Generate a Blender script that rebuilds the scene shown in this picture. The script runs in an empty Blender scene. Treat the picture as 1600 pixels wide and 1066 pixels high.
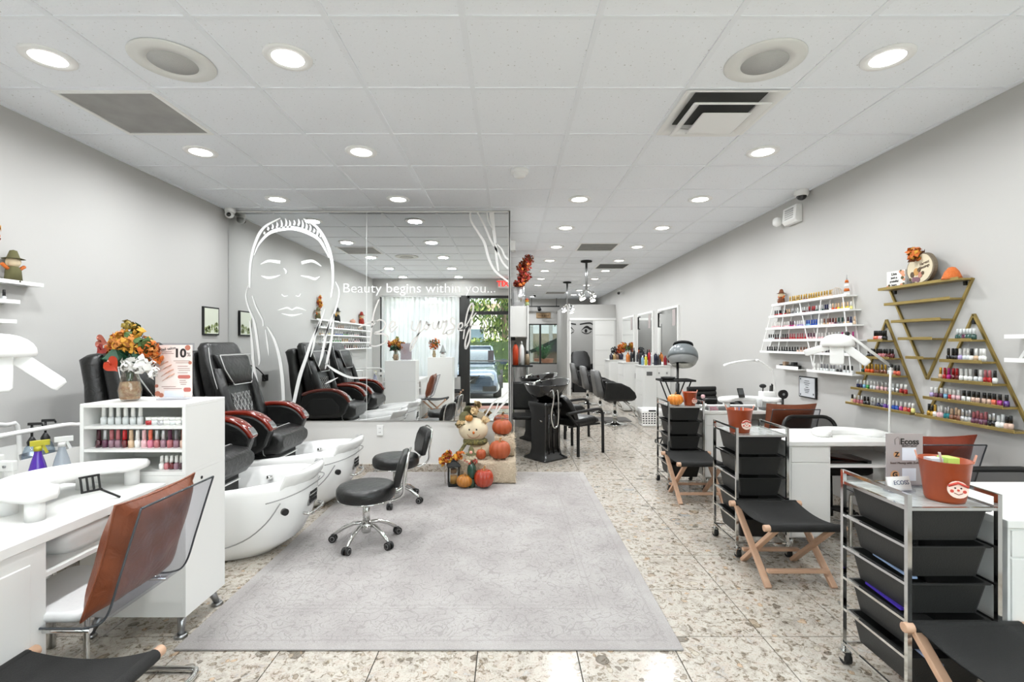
import bpy, math, random
from mathutils import Vector, Matrix
random.seed(7)
SC = bpy.context.scene
COL = SC.collection
PI = math.pi
EYE, CEIL, FOC = 1.42, 2.87, 757.0

# ---------------------------------------------------------------- camera
cd = bpy.data.cameras.new('camera'); cam = bpy.data.objects.new('camera', cd); COL.objects.link(cam)
cam.location = (0, 0, EYE); cam.rotation_euler = (PI/2, 0, 0)
cd.sensor_width = 36; cd.lens = FOC/1600*36
cd.shift_x = 3/1600; cd.shift_y = 3/1600
cd.clip_start = .03; cd.clip_end = 300
SC.camera = cam
# ---------------------------------------------------------------- world, sun, exposure
w = bpy.data.worlds.new('sky'); SC.world = w; w.use_nodes = True
bg = w.node_tree.nodes['Background']; bg.inputs[0].default_value = (.88, .92, 1, 1); bg.inputs[1].default_value = 6
sd = bpy.data.lights.new('sun', 'SUN'); sd.energy = 10; sd.angle = .02; sd.color = (1, .95, .86)
sun = bpy.data.objects.new('sun', sd); COL.objects.link(sun); sun.rotation_euler = (math.radians(-14), math.radians(8), 0)
SC.view_settings.view_transform = 'Standard'
SC.view_settings.look = 'None'; SC.view_settings.gamma = 1; SC.view_settings.use_curve_mapping = False
SC.view_settings.exposure = 0.19
LAMP_W = 13.6
SC.cycles.use_denoising = True
SC.cycles.max_bounces = 10; SC.cycles.diffuse_bounces = 6; SC.cycles.glossy_bounces = 5
SC.cycles.transmission_bounces = 6; SC.cycles.transparent_max_bounces = 24
SC.cycles.sample_clamp_indirect = 6; SC.cycles.caustics_reflective = False; SC.cycles.caustics_refractive = False

# ---------------------------------------------------------------- colours and materials
def lin(c):
    return c/12.92 if c <= .04045 else ((c+.055)/1.055)**2.4
def rgb(h):
    if isinstance(h, str):
        return tuple(lin(int(h[i:i+2], 16)/255) for i in (0, 2, 4))
    return tuple(h)
MC = {}
def mat(name, col='808080', rough=.5, metal=0, spec=.5, alpha=1, trans=0, emit=None, es=1, coat=0, bump=None, noise=None, sheen=0):
    """principled material; bump=(scale,strength); noise=(scale, second colour, amount)"""
    if name in MC: return MC[name]
    m = bpy.data.materials.new(name); m.use_nodes = True; nt = m.node_tree; b = nt.nodes['Principled BSDF']
    b.inputs['Base Color'].default_value = (*rgb(col), 1); b.inputs['Roughness'].default_value = rough
    b.inputs['Metallic'].default_value = metal; b.inputs['Specular IOR Level'].default_value = spec
    b.inputs['Alpha'].default_value = alpha; b.inputs['Transmission Weight'].default_value = trans
    b.inputs['Coat Weight'].default_value = coat; b.inputs['Sheen Weight'].default_value = sheen
    if emit: b.inputs['Emission Color'].default_value = (*rgb(emit), 1); b.inputs['Emission Strength'].default_value = es
    if noise or bump:
        tc = nt.nodes.new('ShaderNodeTexCoord')
    if noise:
        n = nt.nodes.new('ShaderNodeTexNoise'); n.inputs['Scale'].default_value = noise[0]; n.inputs['Detail'].default_value = 4
        r = nt.nodes.new('ShaderNodeValToRGB'); r.color_ramp.elements[0].position = .5-noise[2]*.5; r.color_ramp.elements[1].position = .5+noise[2]*.5
        r.color_ramp.elements[0].color = (*rgb(col), 1); r.color_ramp.elements[1].color = (*rgb(noise[1]), 1)
        nt.links.new(tc.outputs['Object'], n.inputs['Vector']); nt.links.new(n.outputs[0], r.inputs[0]); nt.links.new(r.outputs[0], b.inputs['Base Color'])
    if bump:
        n = nt.nodes.new('ShaderNodeTexNoise'); n.inputs['Scale'].default_value = bump[0]; n.inputs['Detail'].default_value = 3
        bp = nt.nodes.new('ShaderNodeBump'); bp.inputs['Strength'].default_value = bump[1]; bp.inputs['Distance'].default_value = .01
        nt.links.new(tc.outputs['Object'], n.inputs['Vector']); nt.links.new(n.outputs[0], bp.inputs['Height']); nt.links.new(bp.outputs[0], b.inputs['Normal'])
    MC[name] = m
    return m
def clear(name, tint='ffffff', refl=.12, rough=0.0, milk=0.0, k=.32):
    """thin clear sheet: light passes straight, a little is mirrored"""
    if name in MC: return MC[name]
    m = bpy.data.materials.new(name); m.use_nodes = True; nt = m.node_tree; nt.nodes.clear()
    o = nt.nodes.new('ShaderNodeOutputMaterial'); t = nt.nodes.new('ShaderNodeBsdfTransparent'); g = nt.nodes.new('ShaderNodeBsdfGlossy')
    t.inputs[0].default_value = (*rgb(tint), 1); g.inputs['Roughness'].default_value = rough
    lw = nt.nodes.new('ShaderNodeLayerWeight'); lw.inputs[0].default_value = .25
    ma = nt.nodes.new('ShaderNodeMath'); ma.operation = 'MULTIPLY_ADD'; ma.inputs[1].default_value = k; ma.inputs[2].default_value = refl*.35; ma.use_clamp = True
    mx = nt.nodes.new('ShaderNodeMixShader'); nt.links.new(lw.outputs['Fresnel'], ma.inputs[0]); nt.links.new(ma.outputs[0], mx.inputs[0])
    nt.links.new(t.outputs[0], mx.inputs[1]); nt.links.new(g.outputs[0], mx.inputs[2]); last = mx
    if milk:
        d = nt.nodes.new('ShaderNodeBsdfDiffuse'); d.inputs[0].default_value = (.8, .82, .82, 1); m2 = nt.nodes.new('ShaderNodeMixShader'); m2.inputs[0].default_value = milk
        nt.links.new(mx.outputs[0], m2.inputs[1]); nt.links.new(d.outputs[0], m2.inputs[2]); last = m2
    nt.links.new(last.outputs[0], o.inputs[0]); MC[name] = m
    return m

class NT:
    """small node helper"""
    def __init__(s, name):
        s.m = bpy.data.materials.new(name); s.m.use_nodes = True; s.t = s.m.node_tree; s.b = s.t.nodes['Principled BSDF']; MC[name] = s.m
    def n(s, typ, **kw):
        x = s.t.nodes.new('ShaderNode'+typ)
        for k, v in kw.items():
            if k.startswith('i_'):
                key = k[2:]; x.inputs[int(key) if key.isdigit() else key].default_value = v
            else: setattr(x, k, v)
        return x
    def l(s, a, b): s.t.links.new(a, b)
    def ramp(s, fac, stops, interp='LINEAR'):
        r = s.n('ValToRGB'); cr = r.color_ramp; cr.interpolation = interp
        while len(cr.elements) < len(stops): cr.elements.new(.5)
        for e, (p, c) in zip(cr.elements, stops): e.position = p; e.color = (*rgb(c), 1)
        s.l(fac, r.inputs[0]); return r.outputs[0]
    def mix(s, fac, a, b, mode='MIX'):
        x = s.n('Mix', data_type='RGBA', blend_type=mode)
        for sock, v in ((x.inputs[0], fac), (x.inputs[6], a), (x.inputs[7], b)):
            if isinstance(v, (int, float)): sock.default_value = v
            elif isinstance(v, (tuple, str)): sock.default_value = (*rgb(v), 1)
            else: s.l(v, sock)
        return x.outputs[2]
    def math(s, op, a, b=None, c=None, clamp=False):
        x = s.n('Math', operation=op, use_clamp=clamp)
        for i, v in enumerate((a, b, c)):
            if v is None: continue
            if isinstance(v, (int, float)): x.inputs[i].default_value = v
            else: s.l(v, x.inputs[i])
        return x.outputs[0]

def granite():
    """polished conglomerate: cream ground with grey, tan and dark-rimmed stones"""
    k = NT('pebble_granite'); geo = k.n('NewGeometry'); P = geo.outputs['Position']
    info = k.n('ObjectInfo'); ad = k.n('VectorMath', operation='MULTIPLY_ADD'); k.l(info.outputs['Random'], ad.inputs[0]); ad.inputs[1].default_value = (37, 53, 0); k.l(P, ad.inputs[2]); P = ad.outputs[0]
    wp = k.n('TexNoise', i_Scale=7.0, i_Detail=4.0); k.l(P, wp.inputs['Vector'])
    wv = k.n('VectorMath', operation='MULTIPLY_ADD'); k.l(wp.outputs['Color'], wv.inputs[0]); wv.inputs[1].default_value = (.12, .12, .12); k.l(P, wv.inputs[2]); P2 = wv.outputs[0]
    n0 = k.n('TexNoise', i_Scale=11.0, i_Detail=6.0, i_Roughness=.65, i_Distortion=.6); k.l(P2, n0.inputs['Vector'])
    c = k.ramp(n0.outputs[0], [(.30, '9a938a'), (.42, 'b2aba0'), (.5, 'beb8ae'), (.58, 'b6ab9f'), (.66, 'aeaaa4'), (.75, 'cac7c0')])
    def stones(scale, thr, size, cols, rim, c, amt):
        v = k.n('TexVoronoi', i_Scale=scale); k.l(P2, v.inputs['Vector']); s = k.n('SeparateColor'); k.l(v.outputs['Color'], s.inputs[0])
        on = k.math('GREATER_THAN', s.outputs[0], thr); ins = k.math('LESS_THAN', v.outputs['Distance'], size); m = k.math('MULTIPLY', on, ins)
        r1 = k.math('GREATER_THAN', v.outputs['Distance'], size-.09); rm = k.math('MULTIPLY', m, r1)
        c = k.mix(k.math('MULTIPLY', m, amt), c, k.ramp(s.outputs[1], cols, 'CONSTANT')); return k.mix(k.math('MULTIPLY', rm, .45), c, rim)
    c = stones(10.0, .86, .40, [(0, '8f8a80'), (.25, 'aca294'), (.45, '9c8d79'), (.62, 'a3a5a4'), (.8, '6f675c'), (.92, '9a8a78')], '5d5549', c, .85)
    c = stones(24.0, .74, .40, [(0, 'a89c8a'), (.3, '877b6a'), (.5, 'bdb4a4'), (.7, '6a6054'), (.82, 'c4a98c')], '6a6054', c, .8)
    n3 = k.n('TexNoise', i_Scale=30.0, i_Detail=6.0, i_Roughness=.75, i_Distortion=.8); k.l(P, n3.inputs['Vector'])
    sp = k.ramp(n3.outputs[0], [(.33, '4e463b'), (.41, 'a89c8a'), (.47, 'ffffff')]); c = k.mix(.8, c, sp, 'MULTIPLY')
    n2 = k.n('TexNoise', i_Scale=110.0, i_Detail=4.0, i_Roughness=.7); k.l(P, n2.inputs['Vector'])
    sp = k.ramp(n2.outputs[0], [(.34, '877d6e'), (.45, 'ffffff')]); c = k.mix(.55, c, sp, 'MULTIPLY')
    k.l(c, k.b.inputs['Base Color']); k.b.inputs['Roughness'].default_value = .15
    k.b.inputs['Specular IOR Level'].default_value = .5
    return k.m
def ceiling_mat():
    k = NT('ceiling_tile'); tc = k.n('TexCoord'); P = tc.outputs['Object']
    n = k.n('TexNoise', i_Scale=62.0, i_Detail=4.0, i_Roughness=.6); k.l(P, n.inputs['Vector'])
    pit = k.ramp(n.outputs[0], [(.29, 'b5b4b0'), (.36, 'f3f6fa')])
    k.l(pit, k.b.inputs['Base Color']); k.b.inputs['Roughness'].default_value = .95
    bp = k.n('Bump', i_Strength=.35, i_Distance=.004); k.l(n.outputs[0], bp.inputs['Height']); k.l(bp.outputs[0], k.b.inputs['Normal'])
    return k.m
def rug_mat():
    k = NT('rug_pile'); tc = k.n('TexCoord'); P = tc.outputs['Object']; sp = k.n('SeparateXYZ'); k.l(P, sp.inputs[0])
    ax = k.math('ABSOLUTE', sp.outputs[0]); ay = k.math('ABSOLUTE', sp.outputs[1])
    dx = k.math('SUBTRACT', 1.175, ax); dy = k.math('SUBTRACT', 1.535, ay); d = k.math('MINIMUM', dx, dy)   # distance from the edge
    base = k.n('TexNoise', i_Scale=3.0, i_Detail=3.0); k.l(P, base.inputs['Vector'])
    c = k.ramp(base.outputs[0], [(.35, 'a39e9c'), (.65, 'b2aeab')])
    # scrolls: thin contour lines of warped noise and rosettes
    def lines(scale, det, freq, width):
        n = k.n('TexNoise', i_Scale=scale, i_Detail=det); k.l(P, n.inputs['Vector'])
        f = k.math('FRACT', k.math('MULTIPLY', n.outputs[0], freq)); a = k.math('ABSOLUTE', k.math('SUBTRACT', f, .5))
        return k.math('LESS_THAN', a, width)
    wear = k.n('TexNoise', i_Scale=30.0, i_Detail=4.0, i_Roughness=.7); k.l(P, wear.inputs['Vector'])
    wm = k.math('GREATER_THAN', wear.outputs[0], .5)
    ln = k.math('MAXIMUM', lines(5.5, 1.0, 6.0, .035), k.math('MULTIPLY', lines(11.0, 1.5, 7.0, .11), wm))
    v = k.n('TexVoronoi', i_Scale=4.2, i_Randomness=.25); k.l(P, v.inputs['Vector'])
    ring = k.math('SINE', k.math('MULTIPLY', v.outputs['Distance'], 75.0)); ring = k.math('GREATER_THAN', ring, .55)
    rn = k.math('MULTIPLY', k.math('MULTIPLY', ring, k.math('LESS_THAN', v.outputs['Distance'], .38)), wm)
    def band(a, b): return k.math('MULTIPLY', k.math('GREATER_THAN', d, a), k.math('LESS_THAN', d, b))
    inb = band(.10, .34)
    motif = k.math('MAXIMUM', k.math('MULTIPLY', rn, k.math('MAXIMUM', inb, k.math('MULTIPLY', k.math('GREATER_THAN', d, .4), .5))), ln)
    bl = k.math('MAXIMUM', band(.06, .072), k.math('MAXIMUM', band(.095, .10), k.math('MAXIMUM', band(.335, .345), band(.37, .378))))
    bl = k.math('MULTIPLY', bl, .5); motif = k.math('MAXIMUM', motif, bl); motif = k.math('MULTIPLY', motif, k.math('GREATER_THAN', d, .05))
    c = k.mix(k.math('MULTIPLY', motif, .34), c, '77716e')
    fine = k.n('TexNoise', i_Scale=260.0, i_Detail=2.0); k.l(P, fine.inputs['Vector'])
    fr = k.ramp(fine.outputs[0], [(.3, 'c8c8c8'), (.7, 'ffffff')]); c = k.mix(.6, c, fr, 'MULTIPLY')
    k.l(c, k.b.inputs['Base Color']); k.b.inputs['Roughness'].default_value = .95
    bp = k.n('Bump', i_Strength=.5, i_Distance=.003); k.l(fine.outputs[0], bp.inputs['Height']); k.l(bp.outputs[0], k.b.inputs['Normal'])
    return k.m
def leather_mat(name, c1, c2, rough=.38, scale=7):
    k = NT(name); tc = k.n('TexCoord'); P = tc.outputs['Object']
    n = k.n('TexNoise', i_Scale=float(scale), i_Detail=4.0); k.l(P, n.inputs['Vector']); c = k.ramp(n.outputs[0], [(.3, c1), (.7, c2)])
    k.l(c, k.b.inputs['Base Color']); k.b.inputs['Roughness'].default_value = rough
    n2 = k.n('TexNoise', i_Scale=float(scale*1.6), i_Detail=2.0, i_Distortion=1.5); k.l(P, n2.inputs['Vector'])
    v = k.n('TexVoronoi', i_Scale=350.0); k.l(P, v.inputs['Vector']); h = k.math('MULTIPLY_ADD', v.outputs['Distance'], .06, n2.outputs[0])
    bp = k.n('Bump', i_Strength=.35, i_Distance=.012); k.l(h, bp.inputs['Height']); k.l(bp.outputs[0], k.b.inputs['Normal'])
    return k.m

WALL = mat('wall_paint', 'bebdba', .65, bump=(90, .03))
WHITE = mat('white_laminate', 'e3e3e0', .38)
WHITEP = mat('white_plastic', 'f1f1ef', .3)
GLOSSW = mat('white_gloss', 'eeeeec', .12, coat=.6)
OFFW = mat('off_white_metal', 'e4e4e1', .4)
CHROME = mat('chrome', 'd8d8d6', .08, 1)
STEEL = mat('brushed_steel', 'a9aaab', .3, 1)
BLK = mat('black_plastic', '161616', .35)
BLKM = mat('black_matte', '121211', .75)
BLKG = mat('black_gloss', '0b0b0b', .1, coat=.5)
CANVAS = mat('black_canvas', '1b1b1a', .9, bump=(240, .3))
TRAY = mat('black_drawer_plastic', '20201f', .5, bump=(160, .1))
WOOD = mat('beech_wood', 'cba78b', .5, noise=(14, 'b8937a', .6))
GOLD = mat('gold_metal', 'a8935a', .35, .85)
BROWN = leather_mat('brown_leather', '6e3820', '85492e', .36, 9)
RUST = leather_mat('rust_leather', '7a2f1e', '8e3e28', .42, 9)
BLEA = leather_mat('black_leather', '0f0f0f', '1b1b1a', .33, 10)
STITCH = mat('grey_piping', 'b9b9b7', .5)
CHERRY = mat('cherry_wood_gloss', '5e150c', .12, coat=.8, noise=(9, '7d2412', .7))
ACRYL = clear('clear_acrylic', 'f0f0f3', .05, k=.10)
ACRYL_EDGE = mat('acrylic_edge', '4c5054', .1, .3)
GLASS = clear('window_glass', 'f4f8f6', .06)
MIRROR = mat('mirror_silver', 'e9eceb', .0, 1)
MIRROR.node_tree.nodes['Principled BSDF'].inputs['Base Color'].default_value = (.86, .875, .87, 1)
DIFF = mat('lamp_diffuser', 'ffffff', .5, emit='fffaf2', es=9)
FRAME = mat('dark_bronze_frame', '232221', .4)
ORANGE = mat('orange_glaze', 'c2521a', .35, noise=(5, 'd86a24', .7))
SKIN = mat('warm_cream_cloth', 'd9c7a6', .85)

# ---------------------------------------------------------------- mesh builder
class MB:
    def __init__(s): s.v = []; s.f = []; s.mi = []; s.sm = []; s.m = 0; s.M = None
    def add(s, vs, fs, smooth=False):
        o = len(s.v)
        if s.M is not None: vs = [s.M @ Vector(p) for p in vs]
        s.v += [tuple(p) for p in vs]
        for f in fs: s.f.append(tuple(i+o for i in f)); s.mi.append(s.m); s.sm.append(smooth)
        return s
    def box(s, x0, x1, y0, y1, z0, z1):
        vs = [(x0,y0,z0),(x1,y0,z0),(x1,y1,z0),(x0,y1,z0),(x0,y0,z1),(x1,y0,z1),(x1,y1,z1),(x0,y1,z1)]
        return s.add(vs, [(3,2,1,0),(4,5,6,7),(0,1,5,4),(1,2,6,5),(2,3,7,6),(3,0,4,7)])
    def bar(s, a, b, w, h, up=(0,0,1)):
        """square bar from a to b"""
        a = Vector(a); b = Vector(b); d = (b-a).normalized(); u = Vector(up)
        if abs(d.dot(u)) > .98: u = Vector((1,0,0))
        x = d.cross(u).normalized(); y = x.cross(d).normalized(); vs = []
        for p in (a, b):
            for i, j in ((-1,-1),(1,-1),(1,1),(-1,1)): vs.append(p+x*i*w/2+y*j*h/2)
        return s.add(vs, [(0,1,2,3),(7,6,5,4),(0,4,5,1),(1,5,6,2),(2,6,7,3),(3,7,4,0)])
    def loft(s, secs, cap=True, smooth=True, closed=True, capsmooth=False):
        n = len(secs[0]); vs = [p for q in secs for p in q]; fs = []
        for i in range(len(secs)-1):
            for j in range(n if closed else n-1):
                a = i*n+j; b = i*n+(j+1) % n; fs.append((a, b, b+n, a+n))
        s.add(vs, fs, smooth)
        if cap and closed:
            s.add(secs[0], [tuple(range(n-1, -1, -1))], capsmooth); s.add(secs[-1], [tuple(range(n))], capsmooth)
        return s
    def tube(s, pts, r, n=8, closed=False, smooth=True, sq=None):
        pts = [Vector(p) for p in pts]; N = len(pts)
        rs = r if isinstance(r, (list, tuple)) else [r]*N
        T = []
        for i in range(N):
            if closed: t = pts[(i+1) % N]-pts[i-1]
            elif i == 0: t = pts[1]-pts[0]
            elif i == N-1: t = pts[-1]-pts[-2]
            else: t = (pts[i+1]-pts[i]).normalized()+(pts[i]-pts[i-1]).normalized()
            T.append(t.normalized() if t.length > 1e-9 else Vector((0,0,1)))
        u = Vector((0,0,1)) if abs(T[0].z) < .9 else Vector((1,0,0))
        x = T[0].cross(u).normalized(); secs = []
        for i in range(N):
            x = (x-T[i]*x.dot(T[i])); x = x.normalized() if x.length > 1e-6 else T[i].orthogonal().normalized(); y = T[i].cross(x)
            k = rs[i]; sec = []
            for j in range(n):
                a = 2*PI*j/n + (PI/4 if n == 4 else 0); sec.append(pts[i]+x*math.cos(a)*k+y*math.sin(a)*k*(sq or 1))
            secs.append(sec)
        if closed: secs.append(secs[0]); return s.loft(secs, cap=False, smooth=smooth)
        return s.loft(secs, smooth=smooth)
    def cyl(s, a, b, r0, r1=None, n=16): return s.tube([a, b], [r0, r0 if r1 is None else r1], n) if False else s._cyl(a, b, r0, r0 if r1 is None else r1, n)
    def _cyl(s, a, b, r0, r1, n):
        a = Vector(a); b = Vector(b); d = (b-a).normalized(); x = d.orthogonal().normalized(); y = d.cross(x)
        return s.loft([[p+x*math.cos(2*PI*j/n)*r+y*math.sin(2*PI*j/n)*r for j in range(n)] for p, r in ((a, r0), (b, r1))])
    def lathe(s, prof, c=(0,0,0), n=24, ribs=0, amp=0, sx=1, sy=1):
        c = Vector(c); secs = []
        for r, z in prof:
            sec = []
            for j in range(n):
                a = 2*PI*j/n; k = r*(1-amp*abs(math.sin(a*ribs/2))**.6*0+ (-amp*(1-abs(math.sin(a*ribs/2)))**2 if ribs else 0))
                sec.append(c+Vector((math.cos(a)*k*sx, math.sin(a)*k*sy, z)))
            secs.append(sec)
        return s.loft(secs)
    def ball(s, c, rx, ry=None, rz=None, n=14, m=8):
        ry = rx if ry is None else ry; rz = rx if rz is None else rz
        return s.lathe([(max(.0005, math.sin(PI*i/m)), -math.cos(PI*i/m)) for i in range(m+1)], n=n) if False else s._ball(Vector(c), rx, ry, rz, n, m)
    def _ball(s, c, rx, ry, rz, n, m):
        secs = []
        for i in range(m+1):
            a = PI*i/m; k = max(.001, math.sin(a)); secs.append([c+Vector((rx*k*math.cos(2*PI*j/n), ry*k*math.sin(2*PI*j/n), -rz*math.cos(a))) for j in range(n)])
        return s.loft(secs, capsmooth=True)
    def prism(s, poly, a, b, axis='y', smooth=False):
        """poly of 2D points extruded along axis from a to b"""
        def P(p, t):
            return {'y': (p[0], t, p[1]), 'x': (t, p[0], p[1]), 'z': (p[0], p[1], t)}[axis]
        return s.loft([[Vector(P(p, a)) for p in poly], [Vector(P(p, b)) for p in poly]], smooth=smooth)
    def build(s, name, mats, parent=None, loc=None, bevel=0, sub=0, seg=2, **props):
        me = bpy.data.meshes.new(name); me.from_pydata(s.v, [], s.f)
        mats = mats if isinstance(mats, (list, tuple)) else [mats]
        for m in mats: me.materials.append(m)
        me.polygons.foreach_set('material_index', s.mi); me.polygons.foreach_set('use_smooth', s.sm)
        fix_normals(me)
        o = bpy.data.objects.new(name, me); COL.objects.link(o)
        if parent: o.parent = parent
        if loc: o.location = loc
        if bevel: bv = o.modifiers.new('bevel', 'BEVEL'); bv.width = bevel; bv.segments = seg; bv.limit_method = 'ANGLE'; bv.angle_limit = .7
        if sub: ss = o.modifiers.new('sub', 'SUBSURF'); ss.levels = ss.render_levels = sub
        for k, v in props.items(): o[k] = v
        return o
import bmesh
def fix_normals(me):
    bm = bmesh.new(); bm.from_mesh(me); bmesh.ops.remove_doubles(bm, verts=bm.verts, dist=1e-6)
    bmesh.ops.recalc_face_normals(bm, faces=bm.faces); bm.to_mesh(me); bm.free()
def rrect(w, h, r, k=4):
    """rounded rectangle outline, counter-clockwise"""
    r = min(r, w/2-1e-4, h/2-1e-4); out = []
    for cx, cy, a0 in ((w/2-r, h/2-r, 0), (-w/2+r, h/2-r, PI/2), (-w/2+r, -h/2+r, PI), (w/2-r, -h/2+r, 1.5*PI)):
        for i in range(k+1): a = a0+PI/2*i/k; out.append((cx+r*math.cos(a), cy+r*math.sin(a)))
    return out
def spline(pts, per=6, closed=False):
    """Catmull-Rom through points"""
    pts = [Vector(p) for p in pts]; out = []; N = len(pts)
    rng = range(N) if closed else range(N-1)
    for i in rng:
        p1, p2 = pts[i], pts[(i+1) % N]; p0 = pts[i-1] if (i or closed) else p1; p3 = pts[(i+2) % N] if (closed or i+2 < N) else p2
        for j in range(per):
            t = j/per; out.append(.5*((2*p1)+(p2-p0)*t+(2*p0-5*p1+4*p2-p3)*t*t+(3*p1-p0-3*p2+p3)*t**3))
    if not closed: out.append(pts[-1])
    return out
def at(x, y, Y): return Vector(((x-797)*Y/FOC, Y, EYE+(536-y)*Y/FOC))
def frame(o, x, y):
    """section plane mapper"""
    o = Vector(o); x = Vector(x); y = Vector(y)
    return lambda p: o+x*p[0]+y*p[1]

def thing(name, label, cat, loc=(0,0,0), rz=0, group=None, rot=None):
    o = bpy.data.objects.new(name, None); COL.objects.link(o); o.empty_display_size = .1
    o.location = loc; o.rotation_euler = rot or (0, 0, rz); o['label'] = label; o['category'] = cat
    if group: o['group'] = group
    return o
def tag(o, label, cat, group=None):
    o['label'] = label; o['category'] = cat
    if group: o['group'] = group
    return o
def struct(o): o['kind'] = 'structure'; return o
def dup(root, loc=None, rz=None, label=None, group=None):
    r = root.copy(); COL.objects.link(r)
    if loc is not None: r.location = loc
    if rz is not None: r.rotation_euler = (0, 0, rz)
    if label: r['label'] = label
    if group: r['group'] = group
    def rec(src, dst):
        for ch in list(src.children):
            c = ch.copy(); COL.objects.link(c); c.parent = dst; rec(ch, c)
    rec(root, r); return r
def text(name, body, size, loc, rot, m, parent=None, ext=.0006, align='CENTER', sx=1, off=0):
    c = bpy.data.curves.new(name, 'FONT'); c.body = body; c.size = size; c.extrude = ext; c.align_x = align; c.align_y = 'CENTER'; c.offset = off
    c.materials.append(m); c.resolution_u = 3
    tmp = bpy.data.objects.new(name, c); me = bpy.data.meshes.new_from_object(tmp); bpy.data.objects.remove(tmp); bpy.data.curves.remove(c); me.name = name
    o = bpy.data.objects.new(name, me); COL.objects.link(o); o.location = loc; o.rotation_euler = rot; o.scale = (sx, 1, 1)
    if parent: o.parent = parent
    return o
# ================================================================ SETTING
XL, XR, YF, YM, YB = -3.10, 2.85, -.28, 5.33, 16.0
gran = granite(); ctile = ceiling_mat(); GROUT = mat('grout', '3c3a36', .8); GRID = mat('grid_white', 'eef1f5', .5)
b = MB(); b.box(XL-.2, XR+.2, YF-.2, YB+.4, -.12, -.006)
floor = struct(b.build('floor', GROUT))
TX, TY = .456, .4495; X0, Y0 = -.149-8*TX, 2.342-6*TY
fm = None; nfar = MB(); cnt = 0
me_tile = MB().box(.0025, TX-.0025, .0025, TY-.0025, -.006, 0).build('floor_tile', gran, floor)
first = True
for j in range(0, 34):
    for i in range(0, 16):
        x = X0+i*TX; y = Y0+j*TY
        if x+TX < XL or x > XR: continue
        near = (1.2 < y < 8.7) and abs(x)-TX < (y+TY)*1.12 and not (x+TX < -1.0 and y > YM)
        if near:
            o = me_tile if first else me_tile.copy()
            if not first: COL.objects.link(o); o.parent = floor
            o.location = (x, y, 0); first = False; cnt += 1
        else: nfar.box(x+.0025, x+TX-.0025, y+.0025, y+TY-.0025, -.006, 0)
for j in range(-5, 0):
    for i in range(0, 16):
        x = X0+i*TX; y = Y0+j*TY
        if y > YF-.3: nfar.box(x+.0025, x+TX-.0025, y+.0025, y+TY-.0025, -.006, 0)
nfar.build('distant_floor_tiles', gran, floor, kind='stuff')
# --- ceiling
b = MB(); b.box(XL-.2, XR+.2, YF-.2, YB+.4, CEIL+.03, CEIL+.2)
ceil = struct(b.build('ceiling', mat('plenum', '4a4a48', .9)))
CW, CD = .6096, .607; CX0 = -.213-5*CW; CY0 = 2.16-4*CD
def tx(i): return CX0+i*CW
def ty(j): return CY0+j*CD
DECK = {}                                           # special cells
for (i, j, k) in ((1, 5, 'panel'), (7, 5, 'vent'), (7, 12, 'panel'), (8, 15, 'dark'), (7, 23, 'panel')): DECK[(i, j)] = k
proto = MB().box(.012, CW-.012, .012, CD-.012, 0, .012).build('ceiling_tile', ctile, ceil); first = True; nf = MB()
rnd = random.Random(3)
for j in range(0, 30):
    for i in range(0, 10):
        if (i, j) in DECK: continue
        x, y = tx(i), ty(j)
        if y > YB: continue
        x1 = min(x+CW, XR); x0 = max(x, XL)
        if x1-x0 < .05: continue
        full = (x0 == x and x1 == x+CW)
        if full and 1.2 < y < 10 and not (x < -.9 and y > YM):
            o = proto if first else proto.copy()
            if not first: COL.objects.link(o); o.parent = ceil
            o.location = (x, y, CEIL+.004+rnd.random()*.003); first = False
        else: nf.box(x0+.012, x1-(.012 if x1 < XR else 0), y+.012, y+CD-.012, CEIL+.006, CEIL+.018)
nf.build('edge_ceiling_tiles', ctile, ceil, kind='stuff')
g = MB()
for i in range(0, 11): g.box(tx(i)-.014, tx(i)+.014, YF, YB, CEIL-.001, CEIL+.012)
for j in range(0, 31):
    if ty(j) < YB: g.box(XL, XR, ty(j)-.012, ty(j)+.012, CEIL, CEIL+.011)
g.box(XL, XL+.02, YF, YB, CEIL-.002, CEIL+.012); g.box(XR-.02, XR, YF, YB, CEIL-.002, CEIL+.012)
g.build('ceiling_grid', GRID, ceil)
# --- walls
def wall(name, *boxes, m=WALL):
    b = MB()
    for q in boxes: b.box(*q)
    return struct(b.build(name, m))
wall('wall_left', (XL-.15, XL, YF-.15, YM+.15, 0, CEIL+.03))
wall('wall_right', (XR, XR+.15, YF-.15, YB+.15, 0, CEIL+.03))
wall('wall_mirror', (XL, -.012, YM+.012, YM+.14, 0, CEIL+.03), m=mat('lightened_wall_paint', 'e0dfdc', .6))  # paint colour lightened to make up for the dim light on this wall
wall('wall_side', (-.13, -.012, YM+.14, YB, 0, CEIL+.03))
wall('wall_back', (-.13, .62, YB, YB+.15, 0, CEIL+.03), (1.60, XR, YB, YB+.15, 0, CEIL+.03), (.62, 1.60, YB, YB+.15, 2.05, CEIL+.03), (.62, 1.60, YB, YB+.15, 0, .72))
wall('wall_front', (XL, -2.93, YF-.12, YF, 0, CEIL+.03), (-2.93, 2.80, YF-.12, YF, 2.49, CEIL+.03), (-2.93, -1.12, YF-.12, YF, 0, .66), (2.74, XR, YF-.12, YF, 0, 2.49), (.1, 2.74, YF-.12, YF, 0, .35))
wall('wall_partition', (1.545, 1.64, 13.1, 13.22, 0, 2.46), (1.64, XR, 13.1, 13.22, 2.03, 2.46), (1.545, 1.62, 13.22, YB, 0, 2.46), (1.62, XR, 15.4, 15.5, 0, 2.46))
b = MB(); b.box(-3.1, -.014, YM-.004, YM+.012, 0, .085); struct(b.build('baseboard_mirror', gran))
b = MB(); b.box(XL, XL+.012, YF, YM, 0, .085); struct(b.build('baseboard_left', gran))
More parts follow.
